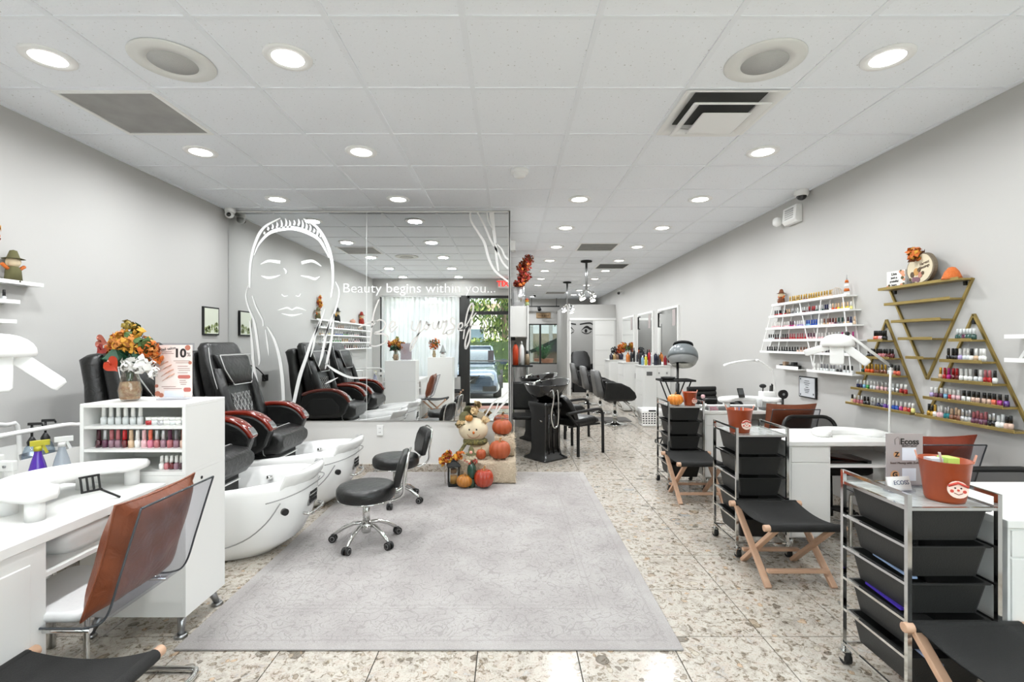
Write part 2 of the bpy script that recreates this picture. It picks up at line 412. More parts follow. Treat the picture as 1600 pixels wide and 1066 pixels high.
b = MB(); b.box(XR-.012, XR, YF, 13.1, 0, .085); struct(b.build('baseboard_right', gran))
b = MB(); b.box(-2.93, -1.0, YF, YF+.012, 0, .085); b.box(.1, XR, YF, YF+.012, 0, .085); struct(b.build('baseboard_front', gran))
b = MB(); b.box(-.012, .0, YM-.012, YM+.14, .0, CEIL); struct(b.build('trim_1', WHITE))        # end of the mirror wall
# --- big mirror: two sheets, trim, line drawing and words
mir = thing('wall_mirror_panel', 'large frameless wall mirror with white line drawing of a face, two sheets', 'mirror', (0, 0, 0))
for x0, x1 in ((-3.095, -1.578), (-1.575, -.012)):
    MB().box(x0, x1, YM-.004, YM+.002, .565, 2.855).build('mirror_sheet', MIRROR, mir)
b = MB(); b.box(-3.1, 0, YM-.012, YM+.004, 2.855, 2.869); b.box(-.016, .004, YM-.012, YM+.004, .56, 2.869); b.box(-1.5785, -1.5745, YM-.006, YM-.003, .565, 2.855); b.build('mirror_trim', WHITE, mir)
DECAL = mat('white_vinyl', 'eaeae8', .6)
YD = YM-.007
def stroke(mb, pts, wdt, px=True, per=6):
    """flat vinyl ribbon on the mirror; pts in picture coordinates of the mirror plane, width in metres (list = taper)"""
    P = spline([at(x, y, YD) for x, y in pts], per); N = len(P); L = []
    ws = wdt if isinstance(wdt, (list, tuple)) else [wdt, wdt]
    for i, p in enumerate(P):
        t = (P[min(i+1, N-1)]-P[max(i-1, 0)]); nrm = Vector((-t.z, 0, t.x)).normalized()
        f = i/(N-1)*(len(ws)-1); k = int(min(f, len(ws)-2)); wv = ws[k]+(ws[k+1]-ws[k])*(f-k)
        L.append((p+nrm*wv/2, p-nrm*wv/2))
    for i in range(N-1):
        a, c = L[i]; d, e = L[i+1]; mb.add([a, c, e, d], [(0, 1, 2, 3)])
dr = MB()
S = .03
for pts, wd in (
    ([(438,341),(412,356),(398,382),(391,415),(390,450)], [.012,.035,.03,.02]),                 # hair left
    ([(474,342),(494,354),(508,375),(518,405),(520,440),(517,465)], [.012,.03,.04,.028,.015]),
    ([(397,399),(405,381),(420,365),(440,358),(460,357),(480,363),(498,374),(508,390),(514,403)], [.008,.03,.045,.045,.03,.008]),
    ([(388,446),(384,462),(388,480),(396,500),(400,520),(405,560),(404,571)], [.006,.015,.02,.03,.028,.006]),
    ([(394,462),(400,480),(410,500),(411,510)], [.01,.016,.012]),
    ([(417,510),(428,530),(436,556),(441,590),(443,630)], [.01,.028,.035,.04,.036]),
    ([(390,500),(394,540),(396,570),(402,600),(405,632)], [.012,.03,.03,.028,.03]),
    ([(415,515),(418,540),(420,556)], [.01,.02,.004]),
    ([(524,440),(530,455),(527,475),(518,500),(505,530)], [.006,.018,.018,.03,.01]),
    ([(508,482),(500,505),(488,530),(478,560),(468,590),(459,630)], [.006,.02,.028,.035,.04,.036]),
    ([(500,500),(494,520),(490,540),(485,558)], [.012,.022,.024,.006]),
    ([(515,500),(508,530),(503,555),(498,573)], [.012,.026,.03,.008]),
    ([(522,490),(518,530),(512,560),(508,577)], [.012,.026,.028,.008]),
    ([(508,568),(525,580),(548,590),(575,590)], [.008,.03,.024,.006]), ([(508,600),(516,596),(528,590)], [.006,.02,.004]),
    ([(407,413),(420,408),(438,410)], [.006,.03,.034]), ([(471,411),(488,408),(502,416)], [.034,.03,.006]),          # brows
    ([(408,431),(418,434),(428,433),(438,430)], [.006,.03,.022,.006]), ([(470,431),(482,433),(492,436),(500,432)], [.006,.022,.03,.006]),  # eyes
    ([(443,419),(447,424),(446,428)], [.006,.02,.006]),
    ([(440,460),(444,463),(450,462)], [.01,.012,.008]), ([(462,462),(467,463),(470,459)], [.008,.012,.01]),
    ([(434,485),(448,481),(456,484),(464,481),(478,485)], [.006,.02,.014,.02,.006]), ([(440,490),(456,493),(472,490)], [.006,.024,.006]),
    ([(735,332),(736,345),(748,365),(757,380),(764,405),(775,425),(797,442)], [.02,.02,.022,.028,.028,.022,.018]),
    ([(746,332),(757,353),(767,376),(777,393),(786,411),(797,422)], [.018,.02,.022,.02,.024]),
    ([(761,332),(763,345),(770,360)], [.012,.016,.01]), ([(768,332),(770,350),(774,380),(776,405),(779,424)], [.06,.04,.03,.028,.016]),
    ([(775,380),(784,390),(789,401),(797,408)], [.012,.016,.02,.02]),
    ([(797,608),(786,620),(772,628),(758,650)], [.016,.024,.022,.012]), ([(796,622),(784,634),(770,652)], [.02,.022,.012]), ([(780,625),(775,640),(770,650)], [.01,.014,.01])):
    stroke(dr, pts, wd)
for k, (x, y0, y1) in enumerate(((413,362,366),(419,354,360),(426,350,358),(433,346,356),(440,343,357),(447,341,356),(453,344,356),(460,344,352),(467,342,353),(473,344,357),(479,349,359),(485,351,361),(491,357,363),(496,360,368),(501,366,370))):
    stroke(dr, [(x-1, y0), (x+.5, (y0+y1)/2), (x-1, y1)], [.006, .022, .02], per=3)
dr.build('face_drawing', DECAL, mir)
text('mirror_lettering', 'Beauty begins within you...', .150, at(655, 451, YD-.002), (PI/2, 0, 0), DECAL, mir, sx=1.05, off=-.0012)
dr = MB()
for pts in ([(560,512),(577,504),(590,503)],
    [(592,468),(584,490),(580,520),(578,541)], [(580,512),(592,500),(602,505),(598,515),(585,521),(600,522),(606,528),(600,536),(588,541),(577,540)],     # B
    [(609,514),(616,509),(617,504),(612,503),(608,512),(612,519),(621,510)],                                                                              # e
    [(644,502),(643,514),(650,516),(657,501),(656,512),(653,524),(646,540),(641,549),(643,536),(653,523),(662,514)],                                      # y
    [(665,505),(662,512),(667,515),(670,508),(666,503),(668,508),(675,506)],                                                                              # o
    [(677,503),(676,512),(681,514),(686,502),(685,513),(690,512)],                                                                                        # u
    [(689,512),(692,502),(694,504),(698,502),(695,514),(692,522),(698,520)],                                                                              # r
    [(711,499),(706,497),(704,503),(710,510),(707,519),(700,523),(698,518),(708,514)],                                                                    # s
    [(716,515),(722,511),(722,505),(717,507),(716,514),(722,516),(731,508)],                                                                              # e
    [(723,516),(732,503),(739,486),(738,474),(732,483),(727,505),(724,530)],                                                                              # l
    [(744,489),(737,500),(735,512),(734,530),(728,545),(727,535),(731,520),(736,510),(745,508)]):                                                         # f
    stroke(dr, pts, [.012, .02, .013])
dr.build('script_lettering', mat('pearl_vinyl', 'cfccc8', .5), mir)
# --- front windows and door (behind the camera, seen in the mirror)
def glazed(name, x0, x1, z0, z1, mull=(), tr=(), y=YF-.06, th=.05, m=FRAME, pane=None):
    b = MB()
    for q in ((x0, x0+th, z0, z1), (x1-th, x1, z0, z1), (x0, x1, z0, z0+th), (x0, x1, z1-th, z1)): b.box(q[0], q[1], y-.04, y+.05, q[2], q[3])
    for xm in mull: b.box(xm-.03, xm+.03, y-.04, y+.05, z0, z1)
    for zt in tr: b.box(x0, x1, y-.04, y+.05, zt-.04, zt+.04)
    o = struct(b.build(name, m))
    MB().box(x0+th, x1-th, y-.003, y+.003, z0+th, z1-th).build('pane', pane or GLASS, o)
    return o
glazed('window_1', -2.93, -1.12, .66, 2.49, th=.04)
dr1 = glazed('door_1', -.97, .02, .0, 2.49, tr=(2.10,), th=.06)
b = MB(); b.box(-1.12, -.97, YF-.12, YF+.0, 0, 2.49); struct(b.build('trim_2', FRAME))
b = MB(); b.box(.02, .1, YF-.12, YF+.0, 0, 2.49); struct(b.build('trim_3', FRAME))
b = MB(); b.box(-.91, -.04, YF-.03, YF-.01, 1.0, 1.03); b.build('push_bar', STEEL, dr1)
text('door_lettering', 'ECOSS', .17, (-.45, YF-.075, 1.72), (PI/2, 0, 0), mat('dark_vinyl', '4a3c34', .5), dr1)
text('door_lettering', 'BEAUTY', .05, (-.43, YF-.075, 1.6), (PI/2, 0, 0), MC['white_vinyl'], dr1)
MB().box(-.50, -.37, YF-.055, YF-.045, .98, 1.25).build('door_notice', mat('notice_back', '5c585c', .6), dr1)
glazed('window_2', .1, 2.74, .35, 2.49, mull=(1.42,), th=.05)
# sheer curtain on window 1
def sheer():
    m = bpy.data.materials.new('sheer_curtain'); m.use_nodes = True; nt = m.node_tree; nt.nodes.clear(); o = nt.nodes.new('ShaderNodeOutputMaterial')
    t = nt.nodes.new('ShaderNodeBsdfTransparent'); tr = nt.nodes.new('ShaderNodeBsdfTranslucent'); d = nt.nodes.new('ShaderNodeBsdfDiffuse')
    tr.inputs[0].default_value = (.62, .64, .66, 1); d.inputs[0].default_value = (.93, .93, .93, 1)
    a = nt.nodes.new('ShaderNodeMixShader'); a.inputs[0].default_value = .5; c = nt.nodes.new('ShaderNodeMixShader'); c.inputs[0].default_value = .86
    nt.links.new(tr.outputs[0], a.inputs[1]); nt.links.new(d.outputs[0], a.inputs[2]); nt.links.new(t.outputs[0], c.inputs[1]); nt.links.new(a.outputs[0], c.inputs[2]); nt.links.new(c.outputs[0], o.inputs[0])
    return m
cu = thing('sheer_curtain', 'white sheer curtain hanging in folds over the front window', 'curtain', (0, 0, 0))
b = MB(); secs = []
for k in range(9):
    z = 2.46-k/8*1.82; sec = []
    for i in range(181):
        x = -2.88+i/180*1.74+ (.0 if k < 5 else -.012*(k-4)*(i/180)); sec.append((x, YF+.07+.022*math.sin(i*.62)+.008*math.sin(i*1.7+k*.3), z))
    secs.append(sec)
b.loft(secs, closed=False); b.build('curtain_cloth', sheer(), cu)
b = MB(); b.cyl((-2.92, YF+.07, 2.465), (-1.1, YF+.07, 2.465), .012, n=10); b.box(-2.9, -2.88, YF, YF+.07, 2.45, 2.48); b.box(-1.14, -1.12, YF, YF+.07, 2.45, 2.48); b.build('curtain_rod', WHITEP, cu)
# exit sign above the door
ex = thing('exit_sign', 'red EXIT sign above the glass front door', 'sign', (-.12, YF+.03, 2.745))
MB().box(-.16, .16, -.029, .01, -.1, .1).build('sign_box', OFFW, ex, bevel=.005)
text('sign_lettering', 'EXIT', .17, (0, .012, 0), (PI/2, 0, PI), mat('red_led', 'e02020', .4, emit='ff2a20', es=2.2), ex, off=.003)
# door mat
tag(MB().box(-.95, .05, YF+.05, YF+.5, 0, .008).build('door_mat', mat('mat_brick', '9a6f63', .9)), 'reddish brown door mat inside the glass front door', 'mat')
# --- rear window
glazed('window_3', .62, 1.60, .72, 2.05, mull=(1.0,), y=YB+.06, th=.035, pane=clear('view_dimming_glass', '9ea39f', .1))  # pane tint added to dim the overbright view behind it
# --- treatment room door, sliding
d2 = struct(MB().box(2.235, 2.845, 13.04, 13.08, .02, 2.02).build('door_2', WHITE))
b = MB()
for z in (.41, .82, 1.23, 1.64): b.box(2.30, 2.78, 13.034, 13.041, z-.004, z+.004)
b.box(2.24, 2.285, 13.03, 13.041, .02, 2.02); b.box(2.795, 2.84, 13.03, 13.041, .02, 2.02); b.build('door_rail', mat('door_groove', 'd2d2cf', .6), d2)
b = MB(); b.box(1.60, 2.85, 13.03, 13.1, 2.03, 2.09); b.box(1.60, 1.64, 13.06, 13.1, 0, 2.03); struct(b.build('trim_4', WHITE))
# --- outside
ext_g = struct(MB().box(-30, 30, -60, YF-.12, -.3, -.14).build('ground', mat('asphalt', '96938d', .9, noise=(4, 'a5a19a', .6))))
struct(MB().box(-30, 30, -1.75, YF-.12, -.14, -.01).build('sidewalk', mat('concrete', 'cfc9bf', .9, noise=(3, 'c0bab0', .6))))
struct(MB().box(-30, 30, YB+.16, 60, -.3, -.05).build('ground_rear', MC['concrete']))
# ================================================================ CEILING FITTINGS
def downlight(x, y, label, lamp=True, k=1.0):
    t = thing('ceiling_light', label, 'ceiling light', (x, y, CEIL), 0, 'round recessed downlights')
    if not hasattr(downlight, 'p'):
        f = MB().lathe([(.078, .006), (.078, -.004), (.112, -.006), (.118, .0), (.118, .006)], n=28).build('trim_ring', WHITEP, t)
        d = MB().lathe([(.0005, -.0025), (.078, -.0025), (.078, .004), (.0005, .004)], n=24).build('diffuser', DIFF, t)
        downlight.p = (f, d)
    else:
        for q in downlight.p: c = q.copy(); COL.objects.link(c); c.parent = t
    if lamp:
        ld = bpy.data.lights.get('downlight_lamp%g' % k) or bpy.data.lights.new('downlight_lamp%g' % k, 'AREA'); ld.shape = 'DISK'; ld.size = .16; ld.energy = LAMP_W*k; ld.color = (.955, .98, 1); ld.spread = math.radians(170)
        lo = bpy.data.objects.new('downlight_lamp', ld); COL.objects.link(lo); lo.parent = t; lo.location = (0, 0, -.012)
LY = [2.465+1.2145*k for k in range(-2, 11)]
ROW = {0: 'front window', 1: 'camera', 2: 'speakers', 3: 'grey ceiling panel'}
names = ['by the front wall', 'just inside the door', 'in the row with the speakers', 'in the second row behind the speakers', 'in the third row behind the speakers', 'in the fourth row behind the speakers', 'in the fifth row behind the speakers', 'in the sixth row behind the speakers',
         'in the seventh row behind the speakers', 'in the eighth row behind the speakers', 'in the ninth row behind the speakers', 'in the tenth row behind the speakers', 'in the last row before the back wall']
for cx, cn, r0, r1 in ((-2.35, 'nearest the left wall', 0, 5), (-1.13, 'left of the room centre', 0, 5), (.70, 'right of the room centre', 4, 11), (1.92, 'nearest the right wall', 0, 13)):
    for r in range(r0, r1):
        downlight(cx, LY[r], 'round white downlight %s, %s' % (names[r], cn), k={-2.35: .84, -1.13: 1.12, .70: 1.05, 1.92: .93}[cx])
downlight(.70, 15.2, 'lone round downlight near the rear window')
SPK = mat('speaker_mesh', 'c6c6c3', .8, bump=(300, .6)); SPR = mat('speaker_ring', 'e2e2de', .7)
for x, lab in ((-1.738, 'round ceiling speaker beside the grey ceiling panel'), (1.312, 'round ceiling speaker beside the square air vent')):
    t = thing('ceiling_speaker', lab, 'speaker', (x, 2.50, CEIL), 0, 'ceiling speakers')
    MB().lathe([(.112, .004), (.112, -.0065), (.15, -.007), (.186, -.0065), (.194, -.001), (.194, .004)], n=40).build('speaker_ring', SPR, t)
    MB().lathe([(.0005, -.0062), (.112, -.0062), (.112, .004)], n=40).build('speaker_grille', SPK, t)
GREYP = mat('grey_filter', '8f8e8b', .8, noise=(6, 'a6a4a1', .6))
DARKP = mat('dark_grille', '4c4b49', .8)
for (i, j, lab, m) in ((1, 5, 'grey return air panel in the ceiling near the left wall', GREYP), (7, 12, 'grey return air panel in the ceiling, first beyond the mirror wall', mat('grey_filter_b', '7a7977', .8, noise=(7, '8d8c89', .6))), (8, 15, 'dark return air grille in the ceiling near the hanging lamps', DARKP), (7, 23, 'faint grey air panel in the ceiling near the rear', GREYP)):
    x, y = tx(i), ty(j); t = thing('return_air_panel', lab, 'vent', (x+CW/2, y+CD/2, CEIL), 0)
    MB().box(-CW/2+.035, CW/2-.035, -CD/2+.035, CD/2-.035, -.002, .012).build('filter_panel', m, t)
    b = MB()
    for q in ((-CW/2+.012, CW/2-.012, -CD/2+.012, -CD/2+.035), (-CW/2+.012, CW/2-.012, CD/2-.035, CD/2-.012), (-CW/2+.012, -CW/2+.035, -CD/2+.035, CD/2-.035), (CW/2-.035, CW/2-.012, -CD/2+.035, CD/2-.035)): b.box(*q, -.008, .008)
    b.build('panel_frame', WHITEP, t)
x, y = tx(7)+CW/2, ty(5)+CD/2
t = thing('air_vent', 'square white ceiling air diffuser with stepped cones and dark duct', 'vent', (x, y, CEIL), 0)
def sq(h, z, r=.01): return [Vector((p[0], p[1], z)) for p in rrect(2*h, 2*h, r, 2)]
MB().loft([sq(.30, -.004), sq(.288, -.01), sq(.25, .01), sq(.20, .04), sq(.17, .09)], cap=False).build('outer_cone', WHITEP, t)
MB().loft([sq(.232, -.040), sq(.220, -.048), sq(.176, -.020), sq(.174, -.014), sq(.220, -.034), sq(.232, -.040)], cap=False).build('middle_cone', WHITEP, t)
MB().loft([sq(.150, -.062), sq(.14, -.066), sq(.002, -.022), ], cap=True).build('centre_plate', WHITEP, t)
MB().lathe([(.2, .075), (.19, .10), (.0005, .10)], n=24).build('duct', mat('duct_grey', '5a5a58', .7), t)
b = MB()
for k in range(14): a = k/14*2*PI; b.bar((math.cos(a)*.09, math.sin(a)*.09, .075), (math.cos(a)*.19, math.sin(a)*.19, .075), .018, .006)
b.build('damper_blade', STEEL, t, kind='stuff')
t = thing('smoke_detector', 'white domed smoke detector on the ceiling', 'smoke detector', (.08, 4.07, CEIL-.0))
MB().lathe([(.0005, .008), (.075, .008), (.075, -.018), (.068, -.028), (.052, -.03), (.05, -.05), (.035, -.06), (.0005, -.062)], n=28).build('detector_body', WHITEP, t)
t = thing('dome_camera', 'white dome security camera with black lens where ceiling meets right wall', 'security camera', (2.78, 4.62, CEIL))
MB().lathe([(.0005, .006), (.062, .006), (.064, -.03), (.052, -.05), (.0005, -.05)], n=24).build('camera_housing', WHITEP, t)
MB()._ball(Vector((0, 0, -.05)), .045, .045, .04, 18, 10).build('lens_dome', BLKG, t)
t = thing('corner_camera', 'white turret security camera in the corner above the mirror', 'security camera', (-3.02, 5.23, 2.84))
MB().lathe([(.0005, .03), (.055, .03), (.055, -.005), (.04, -.02), (.0005, -.02)], n=20).build('camera_housing', WHITEP, t)
MB()._ball(Vector((0, -.015, -.035)), .045, .045, .045, 16, 10).build('camera_ball', WHITEP, t)
MB()._ball(Vector((.012, -.05, -.045)), .024, .018, .024, 12, 8).build('lens', BLKG, t)
t = thing('far_camera', 'small security camera high on the right wall above the styling mirrors', 'security camera', (2.78, 12.2, 2.72))
MB().box(-.02, .07, -.03, .03, -.02, .02).build('camera_bracket', WHITEP, t); MB().cyl((-.06, -.08, -.05), (.0, .03, 0), .04, n=12).build('camera_body', OFFW, t); MB().cyl((-.075, -.105, -.06), (-.06, -.08, -.05), .034, n=12).build('lens', BLKG, t)
t = thing('black_dome_camera', 'tiny black camera hanging below the ceiling near the rear window', 'security camera', (.72, 14.2, CEIL))
MB().lathe([(.0005, 0), (.03, 0), (.03, -.05), (.0005, -.05)], n=10).build('mount', WHITEP, t); MB()._ball(Vector((0, 0, -.07)), .035, .035, .035, 10, 8).build('lens_dome', BLKG, t)
# exit / emergency light box on the right wall
t = thing('emergency_light', 'white emergency light box with round lamp head high on the right wall', 'emergency light', (XR, 4.84, 2.69))
MB().prism([(-.0, -.08), (-.05, -.08), (-.075, -.05), (-.06, .09), (0, .09)], -.12, .11, 'y').build('light_box', WHITEP, t, bevel=.006)
b = MB()
for k in range(5): b.box(-.075, -.064, -.08, .06, -.035+k*.022, -.025+k*.022)
b.build('louvre', mat('grey_louvre', 'bdbdba', .6), t)
MB().lathe([(.0005, .05), (.035, .045), (.05, .01), (.045, -.01), (.0005, -.012)], n=18).build('lamp_head', WHITEP, t, loc=(-.07, .19, -.02)).rotation_euler = (.6, -1.1, 0)
# pendant poles with spot heads
for x, y, zb, lab in ((1.35, 8.57, 2.36, 'nearer black pole lamp hanging from the ceiling with chrome spotlights'), (1.36, 11.55, 2.34, 'farther black pole lamp hanging from the ceiling with lit spotlights')):
    t = thing('pole_lamp', lab, 'pendant lamp', (x, y, CEIL))
    MB().lathe([(.0005, 0), (.10, 0), (.10, -.02), (.02, -.035), (.0005, -.035)], n=24).build('ceiling_plate', BLKM, t)
    MB().cyl((0, 0, -.03), (0, 0, zb-CEIL), .022, n=10).build('pole', STEEL, t)
    for q in range(4):
        a = q*PI/2+.5; c = Vector((.13*math.cos(a), .16*math.sin(a), zb-CEIL-.03-.03*q))
        h = MB().cyl(c, c+Vector((.02, -.05, -.09)), .03, .05, n=12).build('spot_head', CHROME if y < 9 else STEEL, t)
        MB().cyl(c+Vector((.02, -.05, -.089)), c+Vector((.021, -.052, -.094)), .042, n=12).build('lens', DIFF, h)
    b = MB()
    for q in range(4): a = q*PI/2+.5; b.tube([(0, 0, zb-CEIL+.02), (.13*math.cos(a), .16*math.sin(a), zb-CEIL-.03-.03*q)], .01, 6)
    b.build('lamp_arm', CHROME, t)
t = thing('track_light', 'black ceiling track with one black spotlight before the rear window', 'track light', (0, 0, 0))
MB().box(.62, 1.60, 15.66, 15.70, 2.585, 2.62).build('track', BLKM, t); MB().cyl((.93, 15.68, 2.585), (.95, 15.6, 2.48), .05, .06, n=12).build('spot_head', BLKM, t)
b = MB(); b.cyl((.7, 15.68, 2.62), (.7, 15.68, CEIL), .008, n=6); b.cyl((1.5, 15.68, 2.62), (1.5, 15.68, CEIL), .008, n=6); b.build('hanger_rod', BLKM, t)

# ================================================================ BOTTLES
def ordn(n):
    w = ['first','second','third','fourth','fifth','sixth','seventh','eighth','ninth','tenth','eleventh','twelfth','thirteenth','fourteenth','fifteenth','sixteenth','seventeenth','eighteenth','nineteenth','twentieth']
    if n < 20: return w[n]
    return '%s-%s' % ({2: 'twenty', 3: 'thirty'}[(n+1)//10], w[(n % 10)]) if (n+1) % 10 else 'thirtieth'
CN = {'red': 'a8141c', 'dark red': '5c0f18', 'burgundy': '3f1420', 'pink': 'd77b93', 'pale pink': 'e6bcc0', 'coral': 'dd6a52', 'orange': 'd9531e', 'yellow': 'e4cf3a', 'pale yellow': 'e6de8a',
      'green': '3f9a4a', 'dark green': '14453c', 'teal': '157a82', 'sky blue': '7fb6d8', 'blue': '1f4fae', 'navy': '1a2350', 'purple': '5a2f8c', 'lilac': 'b9a8d6', 'magenta': 'b3287c', 'black': '15151a',
      'grey': '77767a', 'silver': 'c9cacc', 'white': 'eeeeea', 'beige': 'd3b595', 'brown': '7a4a35', 'rose': 'b0666b', 'plum': '5b2a45', 'gold': 'c09a3f', 'peach': 'e6a98a', 'nude': 'd8b8a6', 'clear': 'd8dcdc', 'mauve': '8d6a78'}
def pol(c): return mat('polish_'+c.replace(' ', '_'), CN[c], .12, coat=.6, metal=.5 if c in ('silver', 'gold') else 0)
def capm(c): return mat('cap_'+c.replace(' ', '_'), CN[c] if c != 'black' else '101010', .28, metal=.6 if c in ('silver', 'gold') else 0)
BM = {}
def bottle(loc, c, cap, label, group, style='classic', s=1.0, whole=False):
    """nail polish: glass body is the thing, cap its part"""
    key = (style, c, cap, whole)
    if key not in BM:
        b = MB()
        if style == 'tall': bp, cp = [(.0125, 0), (.0128, .03), (.006, .037)], [(.0085, .036), (.0078, .078), (.006, .08)]
        elif style == 'square': bp, cp = [(.0135, 0), (.0135, .032), (.007, .036)], [(.0088, .035), (.0088, .07), (.008, .071)]
        else: bp, cp = [(.012, 0), (.0142, .008), (.0135, .028), (.006, .036)], [(.0092, .035), (.0078, .068), (.006, .071)]
        n = 4 if style == 'square' else 10
        b.lathe(bp, n=n)
        if whole: b.m = 1; b.lathe(cp, n=8)
        bo = b.build('nail_polish', [pol(c), capm(cap)] if whole else pol(c)); bo.rotation_euler = (0, 0, PI/4 if n == 4 else 0)
        co = None if whole else MB().lathe(cp, n=8).build('cap', capm(cap), bo)
        BM[key] = (bo, co); o = bo
    else:
        bo, co = BM[key]; o = bo.copy(); COL.objects.link(o)
        if co: k = co.copy(); COL.objects.link(k); k.parent = o
    o.location = loc; o.scale = (s, s, s); o.rotation_euler = (0, 0, (PI/4 if style == 'square' else 0)+random.uniform(-.15, .15))
    tag(o, label, 'nail polish', group); return o
def row(x, ya, yb, z, seq, where, group, style='classic', s=1.0, jit=.004, whole=False, cnt0=0):
    """bottles from ya to yb (ya is the end that shows at the left of the photo)"""
    n = len(seq)
    for i, (c, cap) in enumerate(seq):
        y = ya+(yb-ya)*(i/(n-1) if n > 1 else 0)
        st = style[i % len(style)] if isinstance(style, tuple) else style
        bottle((x+random.uniform(-jit, jit), y, z), c, cap, '%s polish, %s cap, %s from left, %s' % (c, cap, ordn(i+cnt0), where), group, st, s, whole)
def seq(txt, cap=None):
    """'3 red/black 2 pink/white' -> list"""
    out = []
    for tk in txt.split(','):
        n, rest = tk.strip().split(' ', 1); c, k = rest.split('/'); out += [(c, k)]*int(n)
    return out
# ---- gold triangle racks on the right wall
SD = .10
def tri(name, label, yc, half, zb, zt, inverted, shelves, topplate=False):
    t = thing(name, label, 'wall shelf', (XR, yc, zb))
    h = zt-zb; b = MB(); w = .014
    if inverted: pts = [(half, h), (-half, h), (0, 0)]
    else: pts = [(half, 0), (-half, 0), (0, h)]
    for i in range(3):
        if (inverted and i == 0) or (not inverted and i == 0): continue
        a = pts[i]; c = pts[(i+1) % 3]; b.bar((-.008, a[0], a[1]), (-.008, c[0], c[1]), w, w, up=(1, 0, 0))
    b.build('triangle_frame', GOLD, t)
    for k, z in enumerate(shelves):
        zz = z-zb; f = zz/h if inverted else 1-zz/h; hw = max(half*f, .04)+(.0 if k else .0)
        s = MB(); s.box(-SD, 0, -hw, hw, zz-.012, zz); s.box(-SD, -SD+.004, -hw, hw, zz, zz+.008); s.build('shelf', GOLD, t, bevel=.0015, seg=1)
    b = MB()
    for yy in ((pts[2][0],) if not inverted else (-half+.05, half-.05)):
        b.box(-.014, -.002, yy-.008, yy+.008, (h-.06 if not inverted else h-.04), (h-.035 if not inverted else h-.015))
    b.build('mount_bracket', BLKM, t)
    return t
tri('triangle_shelf', 'empty gold wire shelf shaped as a triangle pointing down, fall signs on top', 3.30, .325, 1.174, 1.82, True, [1.82, 1.704, 1.576, 1.452, 1.322])
tri('triangle_shelf', 'gold triangle shelf of polish beside the white rack, point up', 3.657, .32, .935, 1.594, False, [.935, 1.06, 1.185, 1.31, 1.44])
tri('triangle_shelf', 'gold triangle shelf of polish farthest from the white rack, point up', 2.968, .325, .935, 1.596, False, [.935, 1.06, 1.185, 1.31, 1.44])
xb = XR-.055
A = 'gold rack by white rack'; GA = 'polish on the far gold triangle shelf'
def hw(z, zb=.935, h=.66, half=.32): return half*(1-(z-zb)/h)-.022
for z, sname, sq_, st in ((1.44, 'top shelf', '3 coral/black,2 pale pink/black,2 black/black', 'tall'), (1.31, 'second shelf', '4 black/black,3 rose/black,3 dark red/black', 'classic'),
                 (1.185, 'third shelf', '1 dark green/gold,3 orange/gold,4 brown/gold,2 clear/white,2 coral/black', 'tall'), (1.06, 'fourth shelf', '2 navy/clear,1 sky blue/white,1 green/white,2 clear/white,3 pale pink/silver,3 silver/clear,2 red/white', 'square'),
                 (.935, 'bottom shelf', '1 beige/black,3 rose/white,2 black/black,2 grey/white,2 navy/white,2 purple/white,2 blue/white,1 magenta/white,1 coral/white,1 red/white,1 pale yellow/white', 'classic')):
    h_ = hw(z); row(xb, 3.657+h_, 3.657-h_, z, seq(sq_), sname+', '+A, GA, st, .92)
A = 'gold rack nearest camera'; GA = 'polish on the near gold triangle shelf'
for z, sname, sq_, st in ((1.44, 'top shelf', '2 dark green/clear,1 plum/clear,3 dark green/clear', 'classic'), (1.31, 'second shelf', '3 black/black,1 lilac/white,2 clear/white,1 white/black,1 beige/white,2 white/white', 'tall'),
                 (1.185, 'third shelf', '1 beige/gold,1 red/red,1 magenta/magenta,2 dark red/red,3 white/white,1 clear/black,1 clear/white,2 red/rose,1 white/black', 'tall'),
                 (1.06, 'fourth shelf', '1 lilac/white,2 plum/white,1 sky blue/white,1 red/white,2 pale pink/white,2 white/black,2 nude/black,2 nude/black,1 coral/black,1 magenta/black,1 purple/black', 'square')):
    h_ = hw(z); row(xb, 2.968+h_, 2.968-h_, z, seq(sq_), sname+', '+A, GA, st, .95)
row(xb, 3.23, 2.70, .935, seq('2 gold/black,1 white/gold,2 pale pink/white,2 teal/silver,3 brown/beige,3 silver/silver,4 plum/rose,2 black/silver,2 white/clear,2 nude/black'), 'bottom shelf, '+A, GA, ('tall', 'classic'), 1.0)
# ---- long white rack on the right wall
WR = [(1.815, 3.97, 5.10), (1.695, 3.93, 5.16), (1.57, 3.90, 5.22), (1.447, 3.86, 5.27), (1.325, 3.84, 5.34), (1.165, 3.90, 4.50)]
t = thing('polish_rack', 'wide white wall rack of polish shelves with slanted braces', 'wall shelf', (XR, 0, 0))
for z, y0, y1 in WR:
    s = MB(); s.box(-.095, 0, y0, y1, z-.011, z); s.box(-.097, -.093, y0, y1, z-.011, z+.012); s.build('shelf', WHITEP, t)
b = MB()
for ya, yb, za, zb_ in ((5.08, 5.33, 1.81, 1.32), (4.62, 4.40, 1.81, 1.16), (4.02, 3.92, 1.81, 1.16), (4.86, 5.0, 1.81, 1.32), (4.30, 4.42, 1.81, 1.16)):
    b.bar((-.006, ya, za), (-.006, yb, zb_), .016, .006, up=(1, 0, 0)); b.bar((-.09, ya, za), (-.09, yb, zb_), .010, .004, up=(1, 0, 0))
b.build('brace', WHITEP, t)
G = 'polish on the white right wall rack'; W_ = 'white rack'
row(XR-.055, 4.83, 4.20, 1.815, seq('6 gold/gold,2 brown/gold,5 gold/gold,5 beige/gold'), 'top shelf, '+W_, G, 'tall', .85, whole=True)
